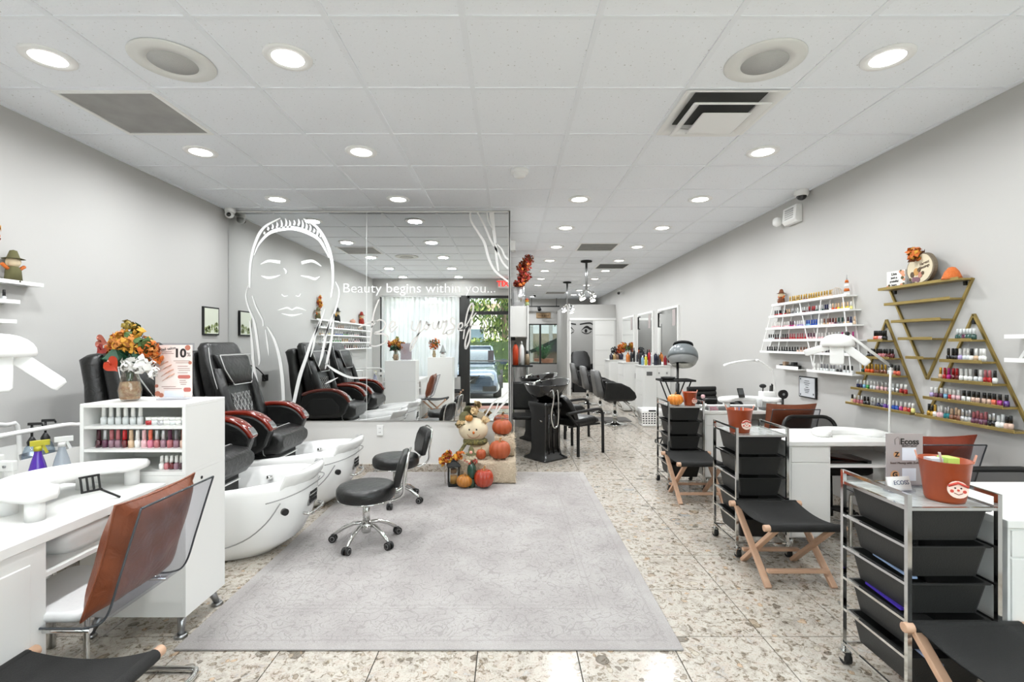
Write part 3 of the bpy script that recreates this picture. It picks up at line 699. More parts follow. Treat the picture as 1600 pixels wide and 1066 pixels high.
row(XR-.055, 5.10, 3.97, 1.695, seq('6 red/black,2 brown/beige,3 grey/silver,2 clear/white,3 dark red/clear,3 burgundy/red,3 dark green/clear,2 black/navy,1 white/white,2 orange/beige,4 yellow/beige,1 pale yellow/white'), 'second shelf, '+W_, G, 'tall', .82, whole=True)
row(XR-.055, 5.16, 3.93, 1.57, seq('9 pale pink/white,2 magenta/plum,1 pale pink/clear,4 lilac/white,2 sky blue/blue,3 blue/blue,2 white/white,2 beige/brown,2 pale pink/dark red,1 plum/brown,2 grey/dark green,2 beige/burgundy,1 navy/navy,1 beige/beige'), 'third shelf, '+W_, G, 'tall', .82, whole=True)
row(XR-.055, 5.22, 3.95, 1.447, seq('3 clear/black,5 dark red/black,1 dark red/burgundy,7 red/rose,3 pale pink/plum,6 pale pink/white,2 clear/silver,4 pink/magenta'), 'fourth shelf, '+W_, G, 'tall', .82, whole=True)
row(XR-.055, 5.26, 3.92, 1.325, seq('12 black/black,1 nude/black,6 nude/brown,2 brown/silver,2 black/black,4 clear/silver,3 white/black'), 'fifth shelf, '+W_, G, 'classic', .80, whole=True)
row(XR-.055, 4.44, 3.96, 1.165, seq('2 white/white,5 clear/grey,2 black/silver,3 clear/black'), 'lowest shelf, '+W_, G, 'tall', .85, whole=True)
# small rack under it with black items
t = thing('wall_ledge', 'small white wall ledge with black tools below the polish rack', 'wall shelf', (XR, 0, 0))
s = MB(); s.box(-.08, 0, 4.66, 5.04, 1.155, 1.165); s.box(-.082, -.078, 4.66, 5.04, 1.155, 1.19); s.build('shelf', WHITEP, t)
for k, y in enumerate((4.99, 4.93, 4.86, 4.78, 4.72)):
    bx = MB(); bx.box(-.02, .02, -.022, .022, 0, .035+.03*(k % 2)); tag(bx.build('tool_pot', BLKM if k != 1 else mat('tan_pot', '8d7762', .6), loc=(XR-.045, y, 1.165)), '%s item on the small white ledge below the rack' % ['leftmost black', 'tan', 'middle black', 'black block-shaped', 'rightmost black'][k], 'tool', 'tools on the small ledge')
# small framed certificate
t = thing('framed_certificate', 'framed licence certificate on the right wall below the polish racks', 'picture frame', (XR, 4.62, .997))
MB().box(-.018, 0, -.13, .13, -.1, .1).build('frame', BLKM, t); MB().box(-.020, -.0175, -.118, .118, -.09, .09).build('certificate_sheet', mat('cert_paper', 'c6c9cc', .5), t)
b = MB()
for k, (w_, z) in enumerate(((.07, .06), (.09, .04), (.06, .022), (.04, 0), (.08, -.02), (.07, -.035), (.05, -.05))): b.box(-.0215, -.0195, -w_/2, w_/2, z-.003, z+.003)
for yy, zz in ((.1, .075), (.1, -.075), (-.1, -.06)): b.box(-.0215, -.0195, yy-.008, yy+.008, zz-.008, zz+.008)
b.build('print', mat('print_grey', '55585c', .6), t)
# second white rack, at the photo's right edge
t = thing('polish_rack', 'white wall shelf just past the near gold triangle, cut by the frame', 'wall shelf', (XR, 0, 0))
for z in (1.455, 1.325): s = MB(); s.box(-.095, 0, 1.7, 2.70, z-.011, z); s.box(-.097, -.093, 1.7, 2.70, z-.011, z+.012); s.build('shelf', WHITEP, t)
b = MB(); b.bar((-.01, 2.62, 1.455), (-.01, 2.70, 1.325), .016, .006, up=(1, 0, 0)); b.build('brace', WHITEP, t)
row(XR-.055, 2.45, 1.8, 1.325, seq('8 white/white'), 'shelf cut by right edge', 'white bottles on the cut-off shelf', 'tall', .9)
# ---- left wall rack (mostly seen in the mirror)
t = thing('polish_rack', 'white wall rack of polish on the left wall above the manicure desk', 'wall shelf', (XL, 0, 0))
for z, y0, y1 in ((1.79, .25, 3.12), (1.67, .2, 2.97), (1.55, .2, 2.95), (1.43, .2, 2.93), (1.31, .15, 2.2)):
    s = MB(); s.box(0, .095, y0, y1, z-.011, z); s.box(.093, .097, y0, y1, z-.011, z+.012); s.build('shelf', WHITEP, t)
b = MB()
for ya in (.5, 1.2, 1.9, 2.7): b.bar((.006, ya, 1.79), (.006, ya, 1.31), .014, .006, up=(1, 0, 0))
b.build('brace', WHITEP, t)
G = 'polish on the left wall rack'; W_ = 'left wall rack'
LB_ = MB(); LM = []
def lrow(z, ya, yb, s, nm):
    sq_ = seq(s)
    for i, (c, cp) in enumerate(sq_):
        y = ya+(yb-ya)*i/(len(sq_)-1)
        for m_, pr in ((pol(c), [(.0115, 0), (.0115, .028), (.006, .034)]), (capm(cp), [(.008, .033), (.007, .07), (.005, .072)])):
            if m_ not in LM: LM.append(m_)
            LB_.m = LM.index(m_); LB_.lathe(pr, c=(XL+.05, y, z), n=7)
lrow(1.67, 2.92, .35, '2 clear/black,1 clear/silver,4 clear/white,1 rose/silver,3 brown/beige,3 grey/silver,4 silver/white,3 brown/beige,3 black/black', 'second shelf')
lrow(1.55, 2.88, .4, '3 beige/white,2 pale yellow/white,2 grey/silver,4 blue/white,3 green/grey,3 silver/grey,3 pale pink/silver,5 black/black', 'third shelf')
lrow(1.43, 2.88, .4, '3 clear/white,2 grey/silver,4 green/white,3 beige/gold,3 plum/white,3 pale pink/plum,4 black/black', 'fourth shelf')
lrow(1.31, 2.1, .25, '4 pink/dark red,3 dark red/black,2 brown/beige,6 black/silver', 'fifth shelf')
o = LB_.build('nail_polish_rows', LM, kind='stuff'); tag(o, 'rows of small nail polish bottles on the left wall rack', 'nail polish')
# picture on the left wall near the mirror
t = thing('framed_picture', 'small black framed green landscape picture beside the mirror corner', 'picture frame', (XL, 4.86+.14, 1.645))
MB().box(0, .02, -.13, .13, -.145, .145).build('frame', BLKM, t); MB().box(.018, .0215, -.115, .115, -.13, .13).build('picture_print', mat('pale_landscape', 'd7dccb', .5), t)
b = MB()
for k in range(26):
    yy, zz = random.uniform(-.1, .1), random.uniform(-.12, -.02); r = random.uniform(.01, .022); b.add([(.0225, yy+r*math.cos(a*PI/3), zz+r*math.sin(a*PI/3)) for a in range(6)], [(0,1,2,3,4,5)])
b.build('print_foliage', mat('print_green', '94a06e', .6), t)
# outlet on the mirror wall's white lower part
def outlet(loc, axis, label):
    t = thing('wall_outlet', label, 'outlet', loc, 0 if axis == 'y' else PI/2)
    MB().box(-.035, .035, -.008, 0, -.057, .057).build('cover_plate', WHITEP, t, bevel=.003)
    b = MB()
    for zz in (-.022, .022): b.box(-.008, -.005, -.0095, -.0075, zz-.006, zz+.006); b.box(.005, .008, -.0095, -.0075, zz-.006, zz+.006)
    b.build('socket_slot', BLKM, t)
outlet((-1.43, YM-.001, .46), 'y', 'white wall outlet under the mirror')
outlet((2.0+.849, 8.75, .95), 'x', 'outlet on the right wall by the nearest styling cabinet')
# ================================================================ MANICURE STATIONS
# ---- rolling drawer carts
def drawer_cart(y, label):
    t = thing('drawer_cart', label, 'drawer cart', (1.655, y+.175, 0), 0, 'rolling drawer carts beside the desks')
    W, D = .168, .175; H = .855
    b = MB()
    for sx in (-1, 1):
        for sy in (-1, 1):
            b.tube([(sx*W, sy*D, .065), (sx*W, sy*D, H)], .0115, 4, smooth=False)
        b.tube([(sx*W, -D, H-.006), (sx*W, D, H-.006)], .009, 4, smooth=False)
        b.tube([(sx*W, -D, .80), (sx*W, D, .80)], .009, 4, smooth=False)
        for z in (.655, .515, .377, .238): b.tube([(sx*W, -D, z), (sx*W, D, z)], .0075, 4, smooth=False)
        b.tube([(sx*W, -D, .085), (sx*W, D, .085)], .007, 4, smooth=False)
    for sy in (-1, 1): b.tube([(-W, sy*D, .80), (W, sy*D, .80)], .008, 4, smooth=False); b.tube([(-W, sy*D, .085), (W, sy*D, .085)], .006, 4, smooth=False)
    b.build('cart_frame', CHROME, t)
    MB().box(-W+.01, W-.01, -D+.008, D-.008, .795, .803).build('top_tray', mat('tray_film', 'b6bcba', .08, coat=.6, bump=(14, 1.0)), t)
    for z in (.787, .650, .510, .372, .233):
        b = MB(); hh = .118
        o = [Vector((p[0], p[1], z)) for p in rrect(2*W-.045, 2*D-.03, .012, 2)]; lo = [Vector((p[0], p[1], z-hh)) for p in rrect(2*W-.085, 2*D-.07, .012, 2)]
        oi = [Vector((p[0]*.975, p[1]*.975, z)) for p in rrect(2*W-.045, 2*D-.03, .012, 2)]; li = [Vector((p[0]*.96, p[1]*.96, z-hh+.006)) for p in rrect(2*W-.085, 2*D-.07, .012, 2)]
        b.loft([li, oi, o, lo], smooth=False)
        lip = [Vector((p[0], p[1], z+.004)) for p in rrect(2*W-.02, 2*D-.012, .012, 2)]; lip2 = [Vector((p[0], p[1], z)) for p in rrect(2*W-.02, 2*D-.012, .012, 2)]; li3 = [Vector((p[0], p[1], z+.004)) for p in rrect(2*W-.05, 2*D-.034, .01, 2)]
        b.loft([oi, li3, lip, lip2, o], cap=False, smooth=False)
        b.build('drawer', TRAY, t)
    for sx in (-1, 1):
        for sy in (-1, 1):
            c = MB(); c.m = 1; c.cyl((sx*W-.014, sy*D-.012, .026), (sx*W+.014, sy*D-.012, .026), .026, n=16); c.m = 0
            c.cyl((sx*W, sy*D, .045), (sx*W, sy*D, .075), .010, n=8); c.box(sx*W-.019, sx*W-.014, sy*D-.03, sy*D+.008, .02, .054); c.box(sx*W+.014, sx*W+.019, sy*D-.03, sy*D+.008, .02, .054); c.box(sx*W-.019, sx*W+.019, sy*D-.02, sy*D+.008, .05, .056)
            c.build('caster', [CHROME, BLKM], t)
    return t
c1 = drawer_cart(1.81, 'chrome rolling cart with five black drawers, nearest, holding ECOSS sign')
dup(c1, (1.68, 3.23+.175, 0), 0, 'chrome cart with five black drawers beside the middle desk, single bucket on top')
dup(c1, (1.70, 4.68+.175, 0), 0, 'chrome cart with five black drawers farthest back, pumpkin jar and bucket on top')
# things in the drawers of the nearest cart
for k, (x, y, z, dx, c, lab) in enumerate(((1.53, 1.98, .386, .10, '4a35a8', 'purple nail file poking out of a cart drawer'), (1.54, 1.95, .523, .07, '8fa4c4', 'blue-grey packet in the third drawer of the nearest cart'), (1.56, 1.86, .247, .09, '9aa6c4', 'shiny blue plastic bag in the lowest cart drawer'))):
    b = MB(); b.bar((x, y-.1, z), (x+.01, y+.1, z+.004), .03, .008); tag(b.build('packet', mat('packet_'+c, c, .3)), lab, 'packet')
# ---- folding stools
def folding_stool(loc, rz, label):
    t = thing('folding_stool', label, 'folding stool', loc, rz, 'folding stools with black canvas seats')
    w, d, h = .19, .215, .365
    for sx, off in ((-1, 0), (1, 0)):
        for s in (-1, 1):
            x = sx*w if s > 0 else sx*(w-.028)
            MB().bar((x, s*d, h-.012), (x, -s*(d-.03), .0), .024, .036, up=(1, 0, 0)).build('leg', WOOD, t, bevel=.004)
    for s in (-1, 1):
        b = MB(); b.cyl((-w-.045, s*d, h-.005), (w+.045, s*d, h-.005), .019, n=12); b.build('seat_rail', WOOD, t, bevel=.003)
        MB().bar((-w+.01, s*(d-.065), .085), (w-.01, s*(d-.065), .085), .03, .02).build('stretcher', WOOD, t, bevel=.003)
    b = MB(); secs = []
    for i in range(17):
        u = -1+i/8; sag = -.03*(1-u*u); sec = []
        for j in range(7):
            x = (-w-.012+(2*w+.024)*j/6) ; sec.append(Vector((x, u*d, h+.014+sag)))
        secs.append(sec)
    b.loft(secs, closed=False)
    secs2 = [[p-Vector((0, 0, .004)) for p in s] for s in secs]; b.loft(secs2, closed=False)
    for s in (-1, 1): b.cyl((-w-.012, s*d, h-.005), (w+.012, s*d, h-.005), .0215, n=14)
    b.build('canvas_seat', CANVAS, t)
    return t
fs = folding_stool((1.685, 2.985, 0), 0, 'wooden folding stool with black canvas seat before the middle cart')
dup(fs, (1.69, 4.44, 0), 0, 'wooden folding stool with black canvas seat before the farthest cart')
dup(fs, (1.70, 1.59, 0), 0, 'wooden folding stool with black seat before the nearest cart, at right')
dup(fs, (-1.42, 1.44, 0), PI/2, 'wooden folding stool with black canvas seat beside the left desk')
dup(fs, (-1.28, -.02, 0), 0, 'folding stool near the front window, seen in the mirror')
# ---- desks
def desk(loc, label, L=.96, D=.51, drawerw=.29, flip=False):
    t = thing('manicure_desk', label, 'desk', loc, 0, 'white manicure desks')
    MB().box(0, L, 0, D, .722, .752).build('worktop', WHITE, t, bevel=.003)
    MB().box(.012, drawerw, .012, D-.012, .10, .722).build('pedestal', WHITE, t, bevel=.002)
    b = MB(); b.box(.022, drawerw-.01, .006, .0125, .11, .605); b.box(.022, drawerw-.01, .006, .0125, .612, .712); b.build('pedestal_front', WHITE, t, bevel=.002)
    MB().box(L-.02, L, .012, D-.012, .10, .722).build('end_panel', WHITE, t)
    MB().box(drawerw, L-.02, .012, D-.012, .575, .59).build('under_shelf', WHITE, t)
    MB().box(drawerw, L-.02, D-.024, D-.012, .59, .722).build('back_panel', WHITE, t)
    for x, y in ((.06, .07), (.06, D-.07), (L-.05, .07), (L-.05, D-.07), (drawerw-.04, .07)):
        MB().cyl((x-.01, y-.01, 0), (x, y, .1), .012, .017, n=12).build('foot', CHROME, t)
    return t
for k, (x, y, lab) in enumerate(((1.87, 1.82, 'white manicure desk at the right edge, behind the nearest cart'), (1.88, 3.27, 'white manicure desk beside the middle cart with white lamp'), (1.905, 4.75, 'white manicure desk beside the farthest cart'))):
    q = desk((x, y, 0), lab, L=XR-.01-x)
# ---- left desk (runs along the left side)
LX0, LX1, LY0, LY1 = -2.19, -1.64, .95, 2.31
t = thing('manicure_desk', 'white manicure desk at the left edge with curved arm rest', 'desk', (0, 0, 0), 0, 'white manicure desks')
MB().box(LX0, LX1, LY0, LY1, .715, .752).build('worktop', WHITE, t, bevel=.003)
MB().box(LX0+.01, LX1-.006, LY0+.02, 1.72, .03, .715).build('pedestal', WHITE, t, bevel=.003)
b = MB(); b.box(LX1-.008, LX1-.001, LY0+.03, 1.66, .20, .66); b.build('pedestal_door', WHITE, t, bevel=.004)
b = MB(); b.box(LX1-.008, LX1-.001, LY0+.03, 1.66, .05, .19); b.build('plinth_panel', WHITE, t, bevel=.003)
MB().box(LX0+.02, LX1-.008, 1.72, LY1-.02, .588, .603).build('under_shelf', WHITE, t)
MB().box(LX0+.02, LX1-.008, LY1-.035, LY1-.018, .49, .715).build('end_panel', WHITE, t)
b = MB(); b.box(LX0+.006, LX0+.02, 1.72, LY1-.02, .5, .715); b.build('back_panel', WHITE, t)
for y in (LY1-.05,): MB().cyl((LX0+.05, y, 0), (LX0+.05, y, .5), .018, n=10).build('leg', CHROME, t)
# uv lamp on the shelf
t = thing('uv_nail_lamp', 'white nail drying lamp on the shelf under the left desk', 'nail lamp', (-1.80, 1.98, .603))
secs = [[Vector((p[0], p[1], z)) for p in rrect(a, c, .05, 4)] for z, a, c in ((0, .20, .22), (.03, .22, .25), (.08, .20, .22), (.098, .15, .17))]
MB().loft(secs).build('lamp_shell', WHITEP, t)
MB().box(.06, .10, .08, .13, .05, .1).build('vent_grille', BLKM, t)
MB().cyl((.085, .04, .095), (.085, .04, .102), .012, n=12).build('button', STEEL, t)
# crescent arm rests
def arm_rest(loc, rz, label, s=1.0, legs=True, flat=False, rx=.30, ry=.28):
    t = thing('arm_rest', label, 'arm rest', loc, rz, 'white curved manicure arm rests')
    n = 24; out = []; h = .0 if flat else .075
    for i in range(n+1):
        a = PI*(-.02+1.04*i/n); out.append((rx*math.cos(a), ry*math.sin(a)))
    inn = []
    for i in range(n+1):
        a = PI*(1.0-i/n); inn.append((.62*rx*math.cos(a)*.86, .36*ry*math.sin(a)))
    tips = [(-rx*.93, -.04), (-rx*.74, -.045)]; tips2 = [(rx*.74, -.045), (rx*.93, -.04)]
    poly = out+tips+inn+tips2
    cx, cy = 0, ry*.45
    def ring(z, k): return [Vector((cx+(p[0]-cx)*k, cy+(p[1]-cy)*k, z)) for p in poly]
    # keep the tips thick: offset by small inset instead of pure scale
    b = MB(); b.loft([ring(h, .97), ring(h+.012, 1.0), ring(h+.024, 1.0), ring(h+.036, .965)], smooth=True); b.build('pad', WHITEP, t)
    if legs:
        for x, y in ((-.235, .02), (.235, .02), (-.17, .19), (.17, .19)): MB().cyl((x, y, 0), (x, y, h+.01), .030, n=18).build('leg', WHITEP, t)
    for o in t.children: o.scale = (s, s, 1)
    return t
arm_rest((-1.77, 2.06, .752), math.radians(90), 'white crescent arm rest on four round legs on the left desk', 1.0, rx=.29, ry=.33)
arm_rest((2.42, 3.45, .752), math.radians(0), 'flat white crescent arm rest on the middle desk', .8, flat=True, legs=False)
arm_rest((2.42, 4.86, .752), math.radians(0), 'white crescent arm rest on legs on the farthest desk', 1.0, rx=.32, ry=.27)
# black slotted grip thing on the arm rest
t = thing('spatula_brush', 'black slotted plastic tool standing on the arm rest', 'tool', (-1.755, 2.03, .80), 1.0)
b = MB()
for k in range(4): b.bar((-.03+k*.02, 0, .0), (-.03+k*.02, .02, .055), .007, .005)
b.bar((-.034, -.002, 0), (.036, -.002, 0), .01, .007); b.bar((-.034, .022, .057), (.034, .022, .057), .01, .007); b.build('slotted_blade', BLKM, t)
b = MB(); b.bar((.03, -.002, 0), (.09, -.03, -.045), .012, .006); b.build('handle', BLKM, t)
# ---- tall cabinet with polish
def tower(loc, label, group='white polish towers'):
    t = thing('polish_cabinet', label, 'cabinet', loc, 0, group)
    W, D, Z0, Z1 = .51, .32, .10, 1.126; th = .018
    MB().box(0, W, 0, D, .782, .80).build('middle_panel', WHITE, t)
    MB().box(0, W, 0, D, Z1-th, Z1).build('top_panel', WHITE, t, bevel=.002)
    for x in (0, W-th):
        MB().box(x, x+th, 0, D, .80, Z1-th).build('upper_side_panel', WHITE, t, bevel=.001)
        MB().box(x, x+th, 0, D, Z0, .781).build('lower_side_panel', WHITE, t, bevel=.001)
    MB().box(th, W-th, D-.012, D, .80, Z1-th).build('upper_back_panel', WHITE, t)
    MB().box(th, W-th, 0, .016, Z0, .781).build('lower_front_panel', WHITE, t)
    MB().box(th, W-th, D-.012, D, Z0, .781).build('lower_back_panel', WHITE, t)
    MB().box(th, W-th, .016, D-.012, Z0, Z0+.018).build('bottom_panel', WHITE, t)
    for z in (1.005, .893): MB().box(th, W-th, .004, D-.012, z, z+.014).build('shelf', WHITE, t)
    for x, y, dx, dy in ((.07, .05, -.03, -.04), (W-.05, .05, .02, -.04), (.07, D-.05, -.03, .03), (W-.05, D-.05, .02, .03)):
        b = MB(); b.cyl((x, y, Z0), (x+dx, y+dy, .012), .022, .014, n=14); b.cyl((x+dx, y+dy, 0), (x+dx, y+dy, .016), .03, .024, n=14); b.build('leg', STEEL, t)
    b = MB(); b.cyl((W-.002, .12, .74), (W+.002, .12, .74), .008, n=10); b.build('cam_hole', BLKM, t)
    return t
TX0, TY0 = -2.07, 2.33
tw = tower((TX0, TY0, 0), 'tall white cabinet of nail polish with flower vase and price poster on top')
dup(tw, (-2.07+.40, .55, 0), 0, 'second white cabinet by the front window, seen in the mirror')
G = 'polish in the white cabinet'
x = TX0+.075
for k in range(6):
    o = bottle((x+k*.036, TY0+.05, 1.019), 'clear', 'white', 'tall clear treatment bottle, white cap, %s from left in the cabinet top compartment' % ordn(k), 'treatment bottles in the cabinet', 'tall', 1.12)
for k, c in enumerate(['red', 'clear', 'silver', 'white', 'clear', 'white', 'silver']):
    j = MB(); j.cyl((0, 0, 0), (0, 0, .022), .017, n=14); o = j.build('gel_jar', pol(c), loc=(TX0+.30+k*.029, TY0+.05, 1.019)); MB().cyl((0, 0, .022), (0, 0, .038), .0175, n=14).build('lid', capm('white'), o)
    tag(o, '%s low jar, %s of the row in the cabinet top compartment' % (c, ordn(k)), 'jar', 'low jars in the cabinet')
cs = ['burgundy', 'plum', 'mauve', 'mauve', 'dark red', 'beige', 'white', 'pale pink', 'pink', 'rose', 'mauve', 'rose', 'mauve', 'nude']
caps = ['burgundy', 'silver', 'rose', 'rose', 'red', 'beige', 'white', 'pale pink', 'coral', 'silver', 'silver', 'plum', 'grey', 'brown']
for k in range(14): bottle((TX0+.05+k*.0318, TY0+.05, .907), cs[k], caps[k], '%s polish with %s cap, %s from left in the cabinet middle compartment' % (cs[k], caps[k], ordn(k)), G, 'tall', 1.08)
for k, (c, cp) in enumerate((('white', 'white'), ('rose', 'white'), ('dark red', 'white'), ('mauve', 'white'), ('burgundy', 'white'), ('navy', 'white'))):
    bottle((TX0+.36+k*.024, TY0+.05, .80), c, cp, '%s polish with white cap, %s in the cabinet lowest compartment' % (c, ordn(k)), 'polish in the lowest compartment', 'classic', .95)
# ---- acrylic chairs
def acrylic_chair(loc, rz, label):
    """faces local +x"""
    t = thing('acrylic_chair', label, 'chair', loc, rz, 'clear acrylic chairs')
    # profile of the bent sheet in x,z: seat front to back top
    prof = spline([(.24, 0, .425), (.0, 0, .42), (-.13, 0, .425), (-.19, 0, .465), (-.235, 0, .60), (-.275, 0, .73), (-.31, 0, .84)], 5)
    hw = .205; b = MB(); sec_o = []; N = len(prof)
    for i, p in enumerate(prof):
        tg = (prof[min(i+1, N-1)]-prof[max(i-1, 0)]).normalized(); nn = Vector((-tg.z, 0, tg.x)); kk = []
        for q in ((-hw, -.005), (hw, -.005), (hw, .005), (-hw, .005)): kk.append(p+Vector((0, q[0], 0))+nn*q[1])
        sec_o.append(kk)
    b.loft(sec_o, smooth=False); b.build('acrylic_shell', ACRYL, t)
    for s in (-1, 1): MB().tube([p+Vector((0, s*(hw+.001), 0)) for p in prof], .0038, 6).build('shell_edge', ACRYL_EDGE, t)
    MB().tube([prof[-1]+Vector((0, -hw, 0)), prof[-1]+Vector((0, hw, 0))], .0042, 6).build('top_edge', ACRYL_EDGE, t)
    pts = []
    hx, hy = .235, .19
    for s in (-1, 1):
        loop = [(.16, s*hy, .405), (.205, s*hy, .40), (.225, s*hy, .36), (.225, s*hy, .06), (.20, s*hy, .018), (.14, s*hy, .0125), (-.20, s*hy, .0125)]
        loop += [(-.25, s*(hy-.01), .0125), (-.265, s*(hy-.05), .0125)]
        loop = spline(loop, 4); pts.append(loop)
    full = pts[0]+list(reversed(pts[1])); b = MB(); b.tube(full, .0125, 10)
    b.tube([(.16, -hy, .405), (-.12, -hy, .405)], .010, 8); b.tube([(.16, hy, .405), (-.12, hy, .405)], .010, 8); b.tube([(.1, -hy, .405), (.1, hy, .405)], .009, 8)
    b.build('chrome_base', CHROME, t)
    return t
def pillow(loc, rot, size, label, m, group=None):
    b = MB(); n = 14; top = []; bot = []
    def P(i, j, s):
        u, v = -1+2*i/n, -1+2*j/n; e = (1-u**4)*(1-v**4); th = .055*max(e, 0)**.5+.003
        pin = 1-.07*(1-abs(u)**2)*abs(v)**3; pin2 = 1-.07*(1-abs(v)**2)*abs(u)**3
        wr = .004*math.sin(7*u+3*v)*e+.003*math.sin(13*v-5*u)*e
        return Vector((u*size/2*pin2, v*size/2*pin, s*(th+wr)))
    for s in (1, -1):
        b.loft([[P(i, j, s) for j in range(n+1)] for i in range(n+1)], closed=False)
    o = b.build('pillow', m, loc=loc); o.rotation_euler = rot; tag(o, label, 'pillow', group)
    wl = MB(); edge = [P(0, j, 0) for j in range(n+1)]+[P(i, n, 0) for i in range(1, n+1)]+[P(n, j, 0) for j in range(n-1, -1, -1)]+[P(i, 0, 0) for i in range(n-1, 0, -1)]
    wl.tube([Vector((p.x, p.y, 0)) for p in edge], .0045, 6, closed=True); wl.build('piping', m, o)
    return o
def seatpad(loc, rz, label):
    b = MB(); b.loft([[Vector((p[0]*k, p[1]*k, z)) for p in rrect(.37, .38, .04, 4)] for z, k in ((0, .96), (.012, 1), (.028, 1), (.038, .94))]); o = b.build('seat_cushion', mat('white_leather', 'dddddd', .45, bump=(30, .15)), loc=loc); o.rotation_euler = (0, 0, rz); tag(o, label, 'cushion'); return o
CH = []
# left chair faces the desk (-x)
acrylic_chair((-1.60, 1.90, 0), PI, 'clear acrylic chair with brown pillow at the left desk')
pillow((-1.425, 1.885, .655), (0, math.radians(106.5), 0), .42, 'brown leather pillow leaning in the acrylic chair at the left desk', BROWN)
seatpad((-1.70, 1.90, .428), 0, 'white leather seat cushion on the left acrylic chair')
for (x, y, lab, m, c) in ((2.49, 4.24, 'clear acrylic chair facing the farthest desk', BROWN, 'brown'), (2.50, 2.78, 'clear acrylic chair facing the middle desk, behind the ECOSS sign', RUST, 'rust red')):
    acrylic_chair((x, y+.28, 0), PI/2, lab)
    o = pillow((x, y+.108, .672), (math.radians(106.5), 0, 0), .44, '%s leather pillow in the acrylic chair facing the %s desk' % (c, 'farthest' if y > 4 else 'middle'), m)
    seatpad((x, y+.36, .428), 0, 'white seat cushion on the acrylic chair facing the %s desk' % ('farthest' if y > 4 else 'middle'))
acrylic_chair((-1.66, .32, 0), PI, 'clear acrylic chair near the front window, seen in the mirror')
pillow((-1.472, .315, .655), (0, math.radians(106.5), 0), .40, 'brown pillow in the acrylic chair near the front window', BROWN)
# ---- mesh office chairs
MESH = clear('grey_mesh', '8a8a8a', .04, .6, milk=.0)
def star_base(t, r=.26, z0=.05, m=BLK, cm=BLK, n=5, a0=.3, topz=.38, wheel=.027):
    for k in range(n):
        a = a0+2*PI*k/n; d = Vector((math.cos(a), math.sin(a), 0)); s = Vector((-d.y, d.x, 0))
        MB().tube(spline([(0, 0, z0+.06), d*r*.4+Vector((0, 0, z0+.055)), d*r*.85+Vector((0, 0, z0+.02)), d*r+Vector((0, 0, z0+.005))], 3), [.018, .017, .016, .015, .014, .014, .013, .012, .012, .011], 8).build('base_leg', m, t)
        c = MB(); p = d*r; c.m = 0
        for e in (-1, 1): c.cyl(p+s*e*.008+Vector((0, 0, wheel)), p+s*e*.021+Vector((0, 0, wheel)), wheel, n=14)
        c.m = 1
        for e in (-1, 1): c.cyl(p+s*e*.020+Vector((0, 0, wheel)), p+s*e*.0225+Vector((0, 0, wheel)), wheel*.55, n=12)
        c.m = 0; c._ball(p+Vector((0, 0, wheel*1.35)), .018, .018, .018, 10, 6)
        c.build('caster', [cm, STEEL], t)
    MB().cyl((0, 0, z0), (0, 0, topz), .024, .018, n=12).build('gas_column', m, t)
def office_chair(loc, rz, label, top=.80):
    """faces local -y; back at +y"""
    t = thing('office_chair', label, 'chair', loc, rz, 'black mesh office chairs')
    star_base(t)
    secs = [[Vector((p[0]*k, p[1]*k, z)) for p in rrect(.46, .44, .1, 5)] for z, k in ((.42, .93), (.435, 1), (.465, 1), (.48, .92))]
    MB().loft(secs).build('seat', BLKM, t)
    fr = [Vector((p[0], .20+.06*(p[1]+.2)/.3+.02*(1-(p[0]/.22)**2), top-.19+p[1])) for p in rrect(.44, .36, .09, 5)]
    MB().tube(fr, .016, 8, closed=True).build('back_frame', BLK, t)
    MB().add([p*1 for p in fr], [tuple(range(len(fr)))]).build('mesh_back', MESH, t)
    MB().bar((0, .15, .43), (0, .235, top-.30), .05, .02).build('back_support', BLK, t)
    for s in (-1, 1):
        MB().tube(spline([(s*.2, .08, .43), (s*.25, .08, .45), (s*.262, .06, .50), (s*.26, .0, .535)], 4), .014, 8).build('arm_post', BLK, t)
        MB().loft([[Vector((s*.26+p[0], y, .545+p[1])) for p in rrect(.045, .022, .01, 3)] for y in (-.12, .12)]).build('arm_pad', BLK, t, bevel=.004)
    return t
office_chair((2.54, 3.85, 0), 0, 'black mesh office chair behind the middle desk', .80)
office_chair((2.60, 2.30, 0), .0, 'black mesh office chair behind the nearest desk, at the right edge', .755)
office_chair((2.42, 5.66, 0), 2.9, 'black mesh armchair behind the farthest desk', .80)
# ribbed leather chair further back
t = thing('leather_chair', 'black ribbed leather office chair by the right wall near the farthest desk', 'chair', (2.55, 6.12, 0), .2)
star_base(t)
MB().loft([[Vector((p[0]*k, p[1]*k, z)) for p in rrect(.48, .46, .1, 5)] for z, k in ((.40, .93), (.42, 1), (.47, 1), (.49, .92))]).build('seat', BLEA, t)
for k in range(6):
    z = .52+k*.06; MB().loft([[Vector((x, .20+.03*k/6+p[0], z+p[1])) for p in rrect(.05, .062, .025, 3)] for x in (-.2, -.19, .19, .2)]).build('back_rib', BLEA, t)
for s in (-1, 1): MB().tube(spline([(s*.22, .15, .45), (s*.27, .1, .62), (s*.27, -.1, .64), (s*.23, -.14, .45)], 4), .013, 8).build('arm', BLK, t)
